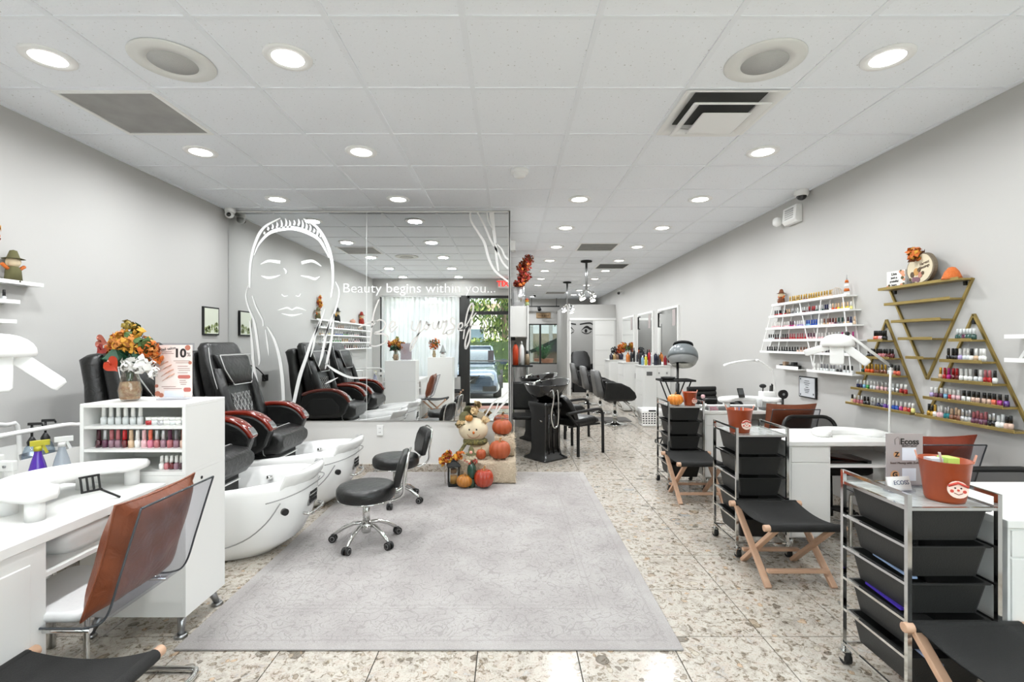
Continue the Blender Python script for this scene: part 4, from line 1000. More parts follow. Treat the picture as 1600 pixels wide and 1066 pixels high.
# ---- magnifier lamps
def led_lamp(joints, base, label, butterfly=True, head_rot=(0, 0, 0), s=1.0):
    t = thing('desk_lamp', label, 'lamp', base, 0)
    B = Vector(base); J = [Vector(j)-B for j in joints]
    MB().lathe([(.0005, 0), (.075, 0), (.078, .008), (.06, .018), (.02, .024), (.0005, .024)], n=28).build('lamp_base', WHITEP, t)
    for i in range(len(J)-1):
        a, c = J[i], J[i+1]; d = (c-a).normalized(); o = d.orthogonal().normalized()*.009
        b = MB(); b.tube([a+o, c+o], .006, 8); b.tube([a-o, c-o], .006, 8); b.build('lamp_arm', WHITEP, t)
        MB()._ball(c, .017, .017, .017, 12, 8).build('joint', BLK, t)
    h = J[-1]
    if butterfly:
        # half dome with three fold-out light bars, facing local -y
        R = Matrix.Translation(h)@Matrix.Rotation(head_rot[2], 4, 'Z')
        hd = MB(); hd.M = R; secs = []
        for i in range(7):
            a = PI/2*i/6; secs.append([Vector((.105*s*math.cos(a)*math.cos(q*PI/12), .075*s*math.cos(a)*math.sin(q*PI/12), .075*s*math.sin(a)-.02)) for q in range(24)])
        hd.loft([[Vector((.100*s*math.cos(q*PI/12), .07*s*math.sin(q*PI/12), -.035)) for q in range(24)]]+secs); hd.build('lamp_head', WHITEP, t)
        for d0, d1, wd in (((-.05, -.02, -.035), (-.20, -.03, -.085), .05), ((.045, -.02, -.035), (.175, -.04, -.155), .055), ((-.005, -.03, -.02), (-.005, -.055, -.165), .085)):
            d0 = Vector(d0)*s; d1 = Vector(d1)*s; ax = (d1-d0).normalized(); sd_ = ax.cross(Vector((0, 1, 0))).normalized(); nn = sd_.cross(ax)
            w_ = MB(); w_.M = R; w_.loft([[d0+ax*tt*(d1-d0).length+sd_*p[0]*kk+nn*p[1] for p in rrect(wd*s, .014, .006, 3)] for tt, kk in ((0, .8), (.08, 1), (.92, 1), (1, .75))]); w_.build('lamp_wing', WHITEP, t)
    return t
led_lamp([(2.70, 3.45, .77), (2.71, 3.45, 1.256), (2.40, 3.45, 1.485), (2.33, 3.45, 1.43)], (2.70, 3.45, .752), 'white jointed desk lamp with winged head on the middle desk', True, (0, 0, -.55), 1.0)
led_lamp([(-2.13, 1.60, .78), (-2.17, 1.65, 1.15), (-2.06, 1.85, 1.51), (-2.0, 1.9, 1.40)], (-2.13, 1.60, .752), 'large white winged lamp head over the left desk, cut by the photo edge', True, (0, 0, .75), 1.02)
t = thing('desk_lamp', 'slim white arched desk lamp on the farthest desk', 'lamp', (2.74, 4.98, .752))
MB().lathe([(.0005, 0), (.06, 0), (.06, .012), (.0005, .014)], n=24).build('lamp_base', WHITEP, t)
MB().tube([(.0, 0, .01), (-.03, .0, .34), (-.05, 0, .395), (-.16, .0, .475), (-.2, 0, .485)], .0085, 8).build('lamp_arm', WHITEP, t)
MB()._ball(Vector((-.2, 0, .487)), .02, .02, .016, 12, 8).build('joint', WHITEP, t)
MB().loft([[Vector((x, p[0], z+p[1])) for p in rrect(.05, .018, .008, 3)] for x, z in ((-.23, .487), (-.32, .485), (-.42, .472), (-.50, .452), (-.54, .438))]).build('lamp_head', WHITEP, t)
# ---- buckets, signs and jars on carts
def bucket(x, y, label, big=True, s=1.0):
    t = thing('pumpkin_bucket', label, 'bucket', (x, y, .803), 0, 'orange face buckets on the carts')
    b = MB(); b.lathe([(.0005, 0), (.060*s, 0), (.064*s, .01), (.082*s, .155*s), (.086*s, .16*s), (.081*s, .158*s), (.060*s, .012), (.0005, .012)], n=32); b.build('bucket_wall', mat('orange_paint', '8c3718', .35, noise=(7, 'a84c22', .6)), t)
    for s2 in (-1, 1): MB().bar((s2*.083*s, 0, .15*s), (s2*.092*s, 0, .185*s), .014, .004).build('bucket_ear', mat('pale_tab', 'dba08a', .5), t)
    f = thing_child = MB(); f.cyl((0, 0, 0), (0, -.006, 0), .032*s, n=20); fo = f.build('face_patch', mat('pale_face', 'eed3c6', .6), t, loc=(.022, -.078*s, .062*s)); fo.rotation_euler = (-.1, 0, .15)
    h = MB(); h.m = 0
    for ex in (-.009, .009): h.cyl((ex*s, -.006, .006*s), (ex*s, -.0075, .006*s), .003*s, n=8)
    h.m = 1; h.cyl((0, -.006, -.002*s), (0, -.009, -.002*s), .004*s, n=8)
    for ex in (-.019, .019): h.cyl((ex*s, -.006, -.006*s), (ex*s, -.007, -.006*s), .006*s, n=10)
    h.m = 2; h.tube([(-.013*s, -.0075, -.012*s), (0, -.0075, -.018*s), (.013*s, -.0075, -.012*s)], .0013, 5); h.m = 1; h.tube([(-.03*s, -.006, .012*s), (0, -.009, .026*s), (.03*s, -.006, .012*s)], .005*s, 6)
    h.build('painted_face', [BLKM, mat('face_red', 'c44335', .5), mat('smile_line', '7a2a22', .6)], fo)
    return t
bucket(1.714, 1.91, 'large orange face bucket holding tools on the nearest cart').rotation_euler = (0, 0, -.55); bucket(1.592, 3.36, 'orange face bucket alone on the middle cart').rotation_euler = (0, 0, -.2); bucket(1.78, 4.80, 'orange face bucket beside pumpkin jar on the farthest cart', s=.82)
b = MB(); b.bar((1.70, 1.90, .93), (1.665, 1.88, .995), .008, .003); tag(b.build('nail_file', mat('pale_file', 'e6dfda', .5)), 'pale nail file standing in the nearest bucket', 'nail file')
b = MB(); b.box(1.70, 1.745, 1.88, 1.93, .93, .972); tag(b.build('sticky_notes', mat('lime_paper', 'b7d86a', .6)), 'lime green paper pad in the nearest bucket', 'paper pad')
b = MB(); b.box(1.655, 1.70, 1.90, 1.94, .93, .966); tag(b.build('folded_cloth', mat('pale_blue_cloth', 'c9d4dc', .8)), 'pale blue folded wipe in the nearest bucket', 'wipe')
for k in range(3): b = MB(); b.bar((1.565+k*.025, 3.36, .92), (1.56+k*.028, 3.36, .975), .012, .004); tag(b.build('nail_file', mat('file_%d' % k, ['e8e6e4', '7d89b5', 'c9c7c4'][k], .5)), '%s nail file in the middle cart bucket' % ['white', 'blue', 'light grey'][k], 'nail file')
t = thing('counter_sign', 'mauve ECOSS sign board standing on the nearest cart', 'sign', (1.70, 2.09, .804), 0)
MB().box(-.078, .078, -.003, .003, 0, .225).build('sign_board', mat('mauve_card', 'a59b9a', .5), t)
MB().box(-.07, .07, -.03, .02, -.001, .006).build('sign_foot', ACRYL, t)
DK = mat('dark_ink', '221c1c', .5)
text('sign_lettering', 'Ecoss', .036, (.02, -.0045, .19), (PI/2, 0, 0), DK, t, off=.0008); text('sign_caption', 'BEAUTY SALON', .009, (.02, -.0045, .172), (PI/2, 0, 0), DK, t)
text('sign_caption', 'Send Money with Zelle', .0135, (.0, -.0045, .099), (PI/2, 0, 0), mat('brown_ink', '5a4640', .5), t)
b = MB(); b.cyl((-.035, -.003, .135), (-.035, -.0042, .135), .0135, n=20); b.cyl((-.043, -.003, .048), (-.043, -.0042, .048), .0185, n=20); b.build('logo_disc', mat('logo_gold', 'c9966a', .4), t)
text('logo_letter', 'Z', .026, (-.035, -.005, .135), (PI/2, 0, 0), DK, t, off=.001); text('logo_letter', 'G', .030, (-.043, -.005, .048), (PI/2, 0, 0), DK, t, off=.001)
for zz in (.110, .022): b = MB(); b.box(-.012, .048, -.0042, -.003, zz, zz+.054); b.build('blank_label', mat('pale_label', 'dfe1ea', .5), t)
dr = MB(); dr.tube([Vector((-.042, -.0045, .178)), Vector((-.044, -.0045, .2)), Vector((-.032, -.0045, .212)), Vector((-.022, -.0045, .2)), Vector((-.024, -.0045, .178))], .0007, 4); dr.build('face_outline', mat('outline_grey', '7f7675', .5), t)
t = thing('card_holder', 'white ECOSS business cards in a clear stand on the nearest cart', 'card holder', (1.615, 2.0, .804), .12)
MB().box(-.055, .055, -.012, .03, 0, .012).build('card_stand', ACRYL, t)
b = MB(); b.M = Matrix.Rotation(-.25, 4, 'X'); b.box(-.052, .052, .0, .006, .006, .062); b.build('cards', WHITEP, t)
text('card_lettering', 'ECOSS', .024, (.002, .0015, .038), (PI/2-.25, 0, 0), mat('card_ink', '3c4c6c', .5), t)
# pumpkin jar and pots on the far cart
def pumpkin(name, loc, r, h, m, label, stem=True, ribs=10, cat='pumpkin', parent=None):
    n = ribs*6; b = MB(); secs = []
    for i in range(15):
        a = PI*i/14; rr = r*max(.03, math.sin(a)**.8); z = h/2-h/2*math.cos(a); z += (-.10*h if False else 0)
        dip = .12*h*math.exp(-(rr/(r*.35))**2); z += dip*(1 if i < 7 else -1)
        sec = []
        for j in range(n):
            t_ = 2*PI*j/n; k = 1-.13*(1-abs(math.sin(t_*ribs/2)))**2.2; sec.append(Vector((rr*k*math.cos(t_), rr*k*math.sin(t_), z)))
        secs.append(sec)
    b.loft(secs); o = b.build(name, m, loc=loc); 
    if parent: o.parent = parent
    else: tag(o, label, cat)
    if stem: MB().tube(spline([(0, 0, h*.86), (.01*r, 0, h*1.02), (.12*r, 0, h*1.14)], 3), [.13*r, .12*r, .1*r, .09*r, .09*r, .1*r, .11*r], 8).build('stem', mat('stem_tan', 'a88355', .8), o)
    return o
pumpkin('pumpkin_jar', (1.63, 4.78, .803), .075, .115, mat('candy_orange', 'e07a24', .3, noise=(4, 'e9963c', .6)), 'glossy orange pumpkin-shaped jar on the farthest cart', cat='jar')
# things on the farthest desk
for k, (x, y, lx, lab) in enumerate(((2.05, 4.83, .2, 'dark grey folded towel at the near end of the farthest desk'), (2.32, 4.83, .24, 'dark grey folded towel beneath the arm rest of the farthest desk'), (2.55, 4.83, .1, 'short dark grey folded towel beside the white brush pot'))):
    b = MB(); b.box(-lx/2, lx/2, -.05, .05, 0, .035); tag(b.build('folded_towel', mat('charcoal_towel', '6a6a69', .95), loc=(x, y, .752), bevel=.008), lab, 'towel', 'folded grey towels')
t = thing('brush_pot', 'white square pot of make-up brushes on the farthest desk', 'brush pot', (2.70, 5.09, .752))
MB().box(-.07, .07, -.05, .05, 0, .16).build('pot', WHITEP, t, bevel=.01)
b = MB(); 
for k, (x, h_) in enumerate(((-.045, .06), (.03, .06), (.045, .08), (.055, .07))): b.cyl((x, 0, .15), (x+.004, 0, .16+h_), .006, n=6)
b._ball(Vector((-.045, 0, .215)), .035, .03, .022, 14, 8); b.build('brush', BLKM, t)
t = thing('table_fan', 'small round black fan standing by the brown pillow', 'fan', (2.70, 4.80, .752))
MB().lathe([(.0005, 0), (.045, 0), (.04, .012), (.0005, .016)], n=18).build('fan_base', BLK, t); MB().cyl((0, 0, .012), (0, 0, .12), .012, n=8).build('fan_stem', BLK, t)
MB().cyl((0, -.02, .16), (0, .012, .16), .045, .04, n=24).build('fan_head', BLKM, t); MB().cyl((0, -.022, .16), (0, -.02, .16), .012, n=12).build('fan_hub', STEEL, t)
t = thing('card_reader', 'black and grey phone stand on the farthest desk arm rest', 'phone', (2.36, 4.93, .865)); b = MB(); b.M = Matrix.Rotation(-.5, 4, 'X'); b.box(-.03, .03, -.005, .005, 0, .10); b.build('phone_body', BLK, t); b = MB(); b.M = Matrix.Rotation(-.5, 4, 'X'); b.box(-.025, .025, -.0065, -.0045, .03, .092); b.build('screen', mat('phone_screen', '4a4c4c', .2), t)
b = MB(); b.cyl((0, 0, 0), (0, 0, .075), .024, n=14); tag(b.build('clear_tumbler', clear('milky_acrylic', 'ffffff', .1, .1, milk=.45), loc=(2.47, 4.80, .787)), 'small milky plastic cup on the farthest desk', 'cup')
t = thing('gem_box', 'clear box of pink gems at the corner of the farthest desk', 'box', (2.0, 4.79, .752), .1)
MB().box(-.045, .045, -.03, .03, 0, .05).build('box_wall', clear('milky_box', 'fbe9ee', .1, .1, milk=.5), t)
for k in range(9): x, z = -.035+.0175*(k % 5), .014+.018*(k//5); MB()._ball(Vector((x, -.032, z)), .007, .003, .007, 8, 5).build('pink_gem', pol('pink'), t)
t = thing('pink_flower_pen', 'pink flower pen in a small pot beside the gem box', 'pen', (1.95, 4.86, .752)); MB().cyl((0, 0, 0), (0, 0, .06), .02, n=12).build('pen_pot', WHITEP, t); MB().cyl((0, 0, .05), (0, 0, .15), .004, n=6).build('pen', mat('pen_dark', '4d2a30', .5), t); MB()._ball(Vector((-.015, 0, .13)), .022, .015, .022, 10, 6).build('flower', pol('pale pink'), t)
t = thing('fold_mat', 'glossy black tablet case on the shelf of the middle desk', 'tablet', (2.33, 3.42, .59)); MB().box(-.15, .15, -.1, .1, 0, .022).build('case', BLKG, t, bevel=.004); b = MB(); b.M = Matrix.Translation((0, 0, .02))@Matrix.Rotation(.15, 4, 'Y'); b.box(-.15, .12, -.1, .1, .0, .012); b.build('flap', BLKG, t)
b = MB(); b.box(2.20, 2.30, 4.77, 4.79, .63, .70); tag(b.build('booklet', mat('blue_cover', '45557f', .4)), 'dark blue booklet on the shelf of the farthest desk', 'booklet')
# ================================================================ RUG
t = tag(MB().box(-1.175, 1.175, -1.535, 1.535, 0, .009).build('area_rug', rug_mat(), loc=(-.375, 3.765, .001), bevel=.003), 'large pale grey patterned area rug with faded floral border', 'rug')
# ================================================================ PEDICURE CHAIRS (local +x is forward)
def qsec(c, fwd, w, th, r=.05, k=4):
    """rounded section across y with thickness along fwd"""
    c = Vector(c); f = Vector(fwd).normalized(); return [c+Vector((0, p[0], 0))+f*p[1] for p in rrect(w, th, r, k)]
def spa_chair(loc, label):
    t = thing('pedicure_chair', label, 'pedicure chair', loc, 0, 'pedicure spa chairs')
    # back: spine from seat to top
    sp = [((-.18, 0, .60), .50, .15), ((-.21, 0, .80), .55, .16), ((-.27, 0, 1.05), .58, .15), ((-.33, 0, 1.26), .55, .13), ((-.365, 0, 1.385), .50, .11), ((-.37, 0, 1.42), .44, .06)]
    secs = []
    for i, (c, w_, th) in enumerate(sp):
        a = Vector(sp[min(i+1, 5)][0])-Vector(sp[max(i-1, 0)][0]); f = Vector((a.z, 0, -a.x)).normalized(); secs.append(qsec(c, f, w_, th, .055))
    MB().loft(secs).build('backrest', BLEA, t)
    # rear shell with its overhanging lip
    sh = [((-.30, 0, .35), .52, .14), ((-.36, 0, .62), .62, .16), ((-.40, 0, .90), .64, .15), ((-.45, 0, 1.15), .58, .12), ((-.475, 0, 1.27), .56, .13), ((-.485, 0, 1.32), .54, .15), ((-.49, 0, 1.345), .46, .10)]
    MB().loft([qsec(c, (1, 0, .2), w_, th, .06) for c, w_, th in sh]).build('rear_shell', BLEA, t)
    # side bolsters
    for s in (-1, 1):
        MB().loft([[Vector(c)+Vector((p[0], s*(w_/2-.04)+p[1], 0)) for p in rrect(.11, .10, .045, 4)] for c, w_ in (((-.10, 0, .66), .54), ((-.12, 0, .80), .57), ((-.19, 0, 1.02), .58), ((-.255, 0, 1.2), .52))]).build('side_bolster', BLEA, t)
    # head pillow, a tapering cushion with grey piping
    hp = [(-.262, .33, 1.06), (-.262, .36, 1.08), (-.30, .44, 1.20), (-.335, .47, 1.30), (-.345, .46, 1.32)]
    MB().loft([[Vector((x+p[1]+.085, p[0], z+p[1]*-.2)) for p in rrect(w_*(.82 if i in (0,) else 1), .075 if i not in (0, 4) else .03, .03, 4)] for i, (x, w_, z) in enumerate(hp)]).build('head_pillow', BLEA, t)
    oc = [(-.140, .140, 1.055), (-.172, .222, 1.19), (-.208, .238, 1.315)]
    pts = [Vector((x, -w_, z)) for x, w_, z in oc]+[Vector((x, w_, z)) for x, w_, z in reversed(oc)]
    MB().tube(pts, .005, 6, closed=True).build('piping', STITCH, t)
    # quilted centre panel with diamond stitching
    def Q(v, z): return Vector((-.088-.40*(z-.62)*.62+.006, v, z))
    b = MB(); cols, rows = 6, 9; w0 = .145
    vs = []
    for j in range(rows*2+1):
        for i in range(cols*2+1):
            z = .62+.36*j/(rows*2); v = -w0+2*w0*i/(cols*2); bump = .010 if (i+j) % 2 else 0; p = Q(v, z); vs.append(Vector((p.x+bump, p.y, p.z)))
    C_ = cols*2+1; b.add(vs, [(j*C_+i, j*C_+i+1, (j+1)*C_+i+1, (j+1)*C_+i) for j in range(rows*2) for i in range(cols*2)], False)
    b.build('quilted_panel', BLEA, t)
    b = MB()
    for k in range(-9, 7):
        for sgn in (1, -1):
            pts = []
            for q in range(0, 19):
                z = .62+.36*q/18; v = sgn*(k*.058+(z-.62)*.55)
                if abs(v) <= w0: p = Q(v, z); pts.append(Vector((p.x+.009, p.y, p.z)))
            if len(pts) > 1: b.tube([pts[0], pts[-1]], .0022, 4)
    b.build('stitching', STITCH, t)
    for s in (-1, 1): b = MB(); b.tube(spline([(-.09, s*.26, .66), (-.13, s*.285, .85), (-.20, s*.295, 1.05), (-.27, s*.27, 1.25), (-.305, s*.24, 1.38)], 4), .0035, 5); b.build('edge_piping', STITCH, t)
    # seat
    secs = []
    for x, z0, z1, w_ in ((-.20, .50, .64, .50), (.0, .47, .655, .52), (.18, .455, .66, .52), (.29, .47, .645, .52), (.335, .52, .61, .50)):
        h = z1-z0; secs.append([Vector((x, p[0], (z0+z1)/2+p[1])) for p in rrect(w_, h, .05, 4)])
    MB().loft(secs).build('seat_cushion', BLEA, t)
    b = MB()
    for x in (.17, ): b.tube([Vector((x, p[0], .5575+p[1])) for p in rrect(.525, .212, .05, 4)], .0035, 5, closed=True)
    b.build('seat_piping', STITCH, t)
    # arms
    for s in (-1, 1):
        y = s*.325; path = spline([(-.30, y, .775), (-.20, y, .815), (-.05, y, .84), (.10, y, .835), (.20, y, .795), (.265, y, .735), (.29, y, .69)], 3)
        secs = []
        for i, p in enumerate(path):
            a = (path[min(i+1, len(path)-1)]-path[max(i-1, 0)]).normalized(); nn = Vector((-a.z, 0, a.x)); k = .5 if i in (0, len(path)-1) else 1
            secs.append([p+Vector((0, q[0], 0))+nn*q[1]*k for q in rrect(.10*(.8 if k < 1 else 1), .04, .018, 3)])
        a = MB().loft(secs).build('arm_top', CHERRY, t)
        b = MB(); poly = [(p.x, p.z-.015) for p in path[1:-1]]+[(.24, .56), (.16, .50), (-.28, .48), (-.33, .6)]
        b.prism(poly, y-.045, y+.045, 'y'); b.build('arm_pad', BLEA, t, bevel=.02)
        c = MB(); c.loft([[p+Vector((0, q[0], 0)) +Vector((.0, 0, 0)) + Vector((path[i].z*0, 0, q[1])) for q in rrect(.07, .006, .002, 2)] for i, p in [(i, path[i]+Vector((.017, 0, .012))) for i in range(len(path)-5, len(path)-1)]]); c.build('control_plate', STEEL, a)
        MB().loft([[Vector((x, y+s*(.046)+q[0]*.3, z+q[1])) for q in rrect(.02, hh, .008, 3)] for x, z, hh in ((-.24, .62, .06), (-.16, .63, .20), (.08, .64, .20), (.17, .61, .08))]).build('side_pad', BLKM, t)
    MB().box(-.38, .24, -.22, .22, .16, .47).build('chair_base', BLKM, t, bevel=.02)
    # tub: boat-shaped white shell
    def D(u0, u1, hw, z, n=28, pw=2.6, tilt=0):
        out = []
        for i in range(n+1):
            a = -PI/2+PI*i/n; ca, sa = math.cos(a), math.sin(a)
            x = abs(ca)**(2/pw); y = math.copysign(abs(sa)**(2/pw), sa); um = u0+(u1-u0)*.45
            xx = um+(u1-um)*x; out.append(Vector((xx, hw*y, z+tilt*max(0, (xx-um)/(u1-um)))))
        out += [Vector((u0+.06, hw, z)), Vector((u0, hw*.8, z)), Vector((u0, -hw*.8, z)), Vector((u0+.06, -hw, z))]
        return out
    u0 = -.48
    b = MB(); b.loft([D(u0, .60, .29, .0), D(u0, .665, .315, .014), D(u0, .785, .345, .10), D(u0, .845, .36, .22), D(u0, .88, .368, .34, tilt=.01), D(u0, .885, .37, .41, tilt=.05), D(u0, .88, .362, .436, tilt=.075), D(u0, .86, .345, .446, tilt=.08),
                        D(.02, .80, .295, .436, tilt=.05), D(.04, .77, .27, .40, tilt=.03), D(.08, .70, .23, .22), D(.14, .6, .17, .17)], smooth=True)
    b.build('foot_tub', GLOSSW, t)
    # raised foot rest at the front
    secs = []
    for i in range(9):
        y = -.25+.5*i/8; e = math.sqrt(max(.02, 1-(y/.26)**2)); secs.append([Vector((.735+.10*e*.9+p[0]*.17*e+.02, y, .50+p[1]*e*.11+(p[0]*.10))) for p in [(q[0], q[1]) for q in rrect(1, 1, .45, 4)]])
    MB().loft(secs).build('foot_rest', GLOSSW, t)
    b = MB(); b.tube([p+Vector((0, 0, 0)) for p in D(.45, .897, .374, .395, tilt=.05)[2:27]], .004, 5); b.build('rim_seam', mat('seam_grey', '8f8f8d', .5), t)
    for s in (-1, 1):
        b = MB(); b.tube(spline([(.80, s*.322, .40), (.72, s*.345, .28), (.58, s*.352, .17), (.38, s*.349, .11), (.1, s*.350, .12), (-.2, s*.356, .17)], 4), .0045, 5); b.build('side_seam', MC['seam_grey'], t)
    a = MB(); a.cyl((.805, -.285, .335), (.825, -.30, .335), .022, n=16); a.build('drain_knob', BLK, t)
    a = MB(); a.m = 0; a.box(.868, .878, -.07, .07, .30, .40); a.m = 1
    for q in range(3): a.box(.876, .882, -.055, .055, .315+q*.028, .335+q*.028)
    a.build('control_panel', [STEEL, BLKM], t)
    a = MB(); a.tube(spline([(.86, .12, .27), (.905, .11, .262), (.915, .0, .258), (.905, -.11, .262), (.86, -.12, .27)], 4), .011, 8); a.build('grab_handle', CHROME, t)
    a = MB(); a.lathe([(.0005, .02), (.02, .02), (.024, 0)], n=14); a.build('water_jet', CHROME, t, loc=(.45, .245, .40))
    a = MB(); a.box(.05, .26, -.2, .2, .408, .42); a.build('tub_ledge', GLOSSW, t, bevel=.006)
    return t
s1 = spa_chair((-2.26, 3.40, 0), 'black massage pedicure chair with white foot tub, nearer the camera')
dup(s1, (-2.26, 4.36, 0), 0, 'black massage pedicure chair with white foot tub, next to the mirror')
# ================================================================ ROLLING STOOLS
def round_stool(loc, rz, label):
    """back at +x"""
    t = thing('pedicure_stool', label, 'stool', loc, rz, 'low black rolling stools with backs')
    MB().lathe([(.0005, .318), (.185, .318), (.202, .33), (.206, .355), (.204, .385), (.19, .403), (.15, .411), (.0005, .413)], n=36).build('seat', BLEA, t)
    MB().lathe([(.0005, .308), (.19, .308), (.197, .314), (.19, .32), (.0005, .32)], n=32).build('seat_plate', CHROME, t)
    MB().cyl((0, 0, .1), (0, 0, .31), .026, n=14).build('gas_column', CHROME, t)
    MB().lathe([(.0005, .07), (.03, .07), (.036, .10), (.03, .15), (.0005, .15)], n=16).build('hub', CHROME, t)
    for k in range(5):
        a = .5+2*PI*k/5; d = Vector((math.cos(a), math.sin(a), 0)); s = Vector((-d.y, d.x, 0)); r = .235
        MB().tube([(d*.02)+Vector((0, 0, .135)), d*.09+Vector((0, 0, .13)), d*.16+Vector((0, 0, .10)), d*.21+Vector((0, 0, .065)), d*.235+Vector((0, 0, .048))], [.014, .015, .014, .012, .01], 8).build('base_leg', CHROME, t)
        c = MB(); p = d*r; c.m = 0
        for e in (-1, 1): c.cyl(p+s*e*.006+Vector((0, 0, .0265)), p+s*e*.022+Vector((0, 0, .0265)), .0265, n=16)
        c._ball(p+Vector((0, 0, .04)), .02, .02, .018, 10, 6); c.m = 1
        for e in (-1, 1): c.cyl(p+s*e*.0215+Vector((0, 0, .0265)), p+s*e*.0235+Vector((0, 0, .0265)), .017, .016, n=14)
        c.m = 0
        for e in (-1, 1): c.cyl(p+s*e*.023+Vector((0, 0, .0265)), p+s*e*.0245+Vector((0, 0, .0265)), .013, n=12)
        c.build('caster', [BLK, STEEL], t)
    secs = []
    for z, w_, th, x in ((.40, .20, .02, .205), (.41, .26, .045, .21), (.48, .29, .055, .225), (.56, .29, .055, .245), (.62, .25, .045, .26), (.635, .18, .02, .265)):
        secs.append([Vector((x+p[1]-.018*(1-(p[0]/.15)**2)*-1, p[0], z)) for p in rrect(w_, th, .02, 4)])
    MB().loft(secs).build('back_cushion', BLEA, t)
    for s in (-1, 1): pass
    lp = spline([(.10, -.09, .312), (.20, -.10, .315), (.262, -.115, .36), (.268, -.13, .45), (.285, -.13, .56), (.30, -.10, .63), (.305, 0, .645), (.30, .10, .63), (.285, .13, .56), (.268, .13, .45), (.262, .115, .36), (.20, .10, .315), (.10, .09, .312)], 4)
    MB().tube(lp, .0085, 8).build('back_frame', CHROME, t)
    return t
r1 = round_stool((-1.02, 3.44, .009), .15, 'low round black stool with back on casters, nearer of the two on the rug')
dup(r1, (-1.02, 4.33, .009), .45, 'low round black stool with back near the mirror wall')
# ================================================================ FALL DISPLAY
HAY = mat('straw', 'd3c4ae', .95, bump=(80, 1.0), noise=(45, 'ab9a82', .9))
def hay(x0, x1, y0, y1, z0, z1, label):
    b = MB(); n = 8
    secs = [[Vector((x0+(x1-x0)*k/n, (y0+y1)/2+p[0]+random.uniform(-.006, .006), (z0+z1)/2+p[1]+(random.uniform(-.006, .006) if p[1] > -(z1-z0)/2+.02 else 0))) for p in rrect(y1-y0, z1-z0, .03, 3)] for k in range(n+1)]
    b.loft(secs); o = b.build('hay_bale', HAY); tag(o, label, 'hay bale')
    s = MB(); rd = random.Random(5)
    for k in range(260):
        x = rd.uniform(x0, x1); f = rd.random()
        if f < .5: p = Vector((x, y0-.001, rd.uniform(z0+.01, z1-.01)))
        elif f < .8: p = Vector((x, rd.uniform(y0, y1), z1+.001))
        else: p = Vector((x1+.001, rd.uniform(y0, y1), rd.uniform(z0+.01, z1)))
        d = Vector((rd.uniform(-1, 1), rd.uniform(-.2, .2), rd.uniform(-.8, .8))).normalized()*.022; s.bar(p-d, p+d, .0022, .0022)
    s.build('loose_straw', mat('straw_pale', 'ddd0ba', .9), o, kind='stuff'); return o
hay(-.52, .055, 4.84, 5.26, .0095, .235, 'lower straw bale under the pumpkins by the mirror corner')
hay(-.16, .045, 5.04, 5.26, .238, .445, 'upper straw bale with one pumpkin on top')
PT = mat('terracotta_pumpkin', '9c4522', .5, noise=(6, 'ad5730', .5)); PR = mat('red_glazed_pumpkin', '95260d', .1, coat=.8, noise=(5, 'b33d14', .6)); PY = mat('amber_glazed_pumpkin', 'a8661f', .2, coat=.4, noise=(5, 'b87a30', .6))
p = pumpkin('pumpkin', (-.085, 5.14, .447), .108, .165, PT, 'orange pumpkin with bow stem on the upper straw bale')
MB().bar((-.07, 0, .18), (.07, 0, .165), .02, .004).build('ribbon', mat('taupe_ribbon', '6b6068', .8), p)
pumpkin('pumpkin', (-.105, 4.94, .237), .112, .19, PT, 'large terracotta pumpkin on the lower straw bale')
pumpkin('pumpkin', (-.295, 4.92, .237), .052, .105, PT, 'small terracotta pumpkin left of the large one on the straw bale', ribs=8)
pumpkin('pumpkin', (-.255, 4.72, .0105), .096, .185, PR, 'shiny red-orange ribbed pumpkin on the rug', ribs=11)
pumpkin('pumpkin', (-.445, 4.73, .0105), .080, .125, PY, 'small amber ribbed pumpkin on the rug', ribs=12)
# lantern
t = thing('candle_lantern', 'black metal lantern with amber candle on the rug', 'lantern', (-.56, 4.80, .010), .2)
b = MB(); b.box(-.055, .055, -.055, .055, 0, .02)
for sx in (-1, 1):
    for sy in (-1, 1): b.box(sx*.05-.005, sx*.05+.005, sy*.05-.005, sy*.05+.005, .02, .19)
b.loft([[Vector((p[0]*k, p[1]*k, z)) for p in rrect(.13, .13, .005, 1)] for z, k in ((.19, 1), (.20, 1), (.235, .35), (.25, .3))], smooth=False); b.tube([Vector((.02*math.cos(a*PI/4), 0, .27+.02*math.sin(a*PI/4))) for a in range(8)], .003, 5, closed=True); b.build('lantern_frame', BLKM, t)
MB().box(-.05, .05, -.048, -.046, .02, .19).build('pane', GLASS, t); MB().cyl((0, 0, .02), (0, 0, .10), .034, n=18).build('candle', mat('amber_wax', 'c98c3e', .5), t); MB().cyl((0, 0, .12), (0, 0, .165), .03, n=12).build('brown_label', mat('label_brown', '8b5a34', .7), t)
def leaf_cluster(name, c, r, n, mats, parent=None, rd=None, size=.03, sq=(1, 1, 1), **kw):
    rd = rd or random.Random(11); b = MB(); c = Vector(c)
    for k in range(n):
        b.m = rd.randrange(len(mats)); d = Vector((rd.gauss(0, 1), rd.gauss(0, 1), rd.gauss(0, 1))).normalized(); q = c+Vector((d.x*sq[0], d.y*sq[1], d.z*sq[2]))*r*rd.random()**.4
        u = Vector((rd.gauss(0, 1), rd.gauss(0, 1), rd.gauss(0, 1))).normalized(); v = d.cross(u).normalized() if d.cross(u).length > .1 else d.orthogonal().normalized(); s = size*rd.uniform(.6, 1.2); w_ = (u.cross(v)).normalized()*s*.12
        b.add([q-u*s*.5, q-v*s*.3+w_, q+u*s*.1-v*s*.42, q+u*s*.62-w_, q+u*s*.1+v*s*.42, q+v*s*.3+w_], [(0, 1, 2, 3, 4, 5)])
    return b.build(name, mats, parent, **kw)
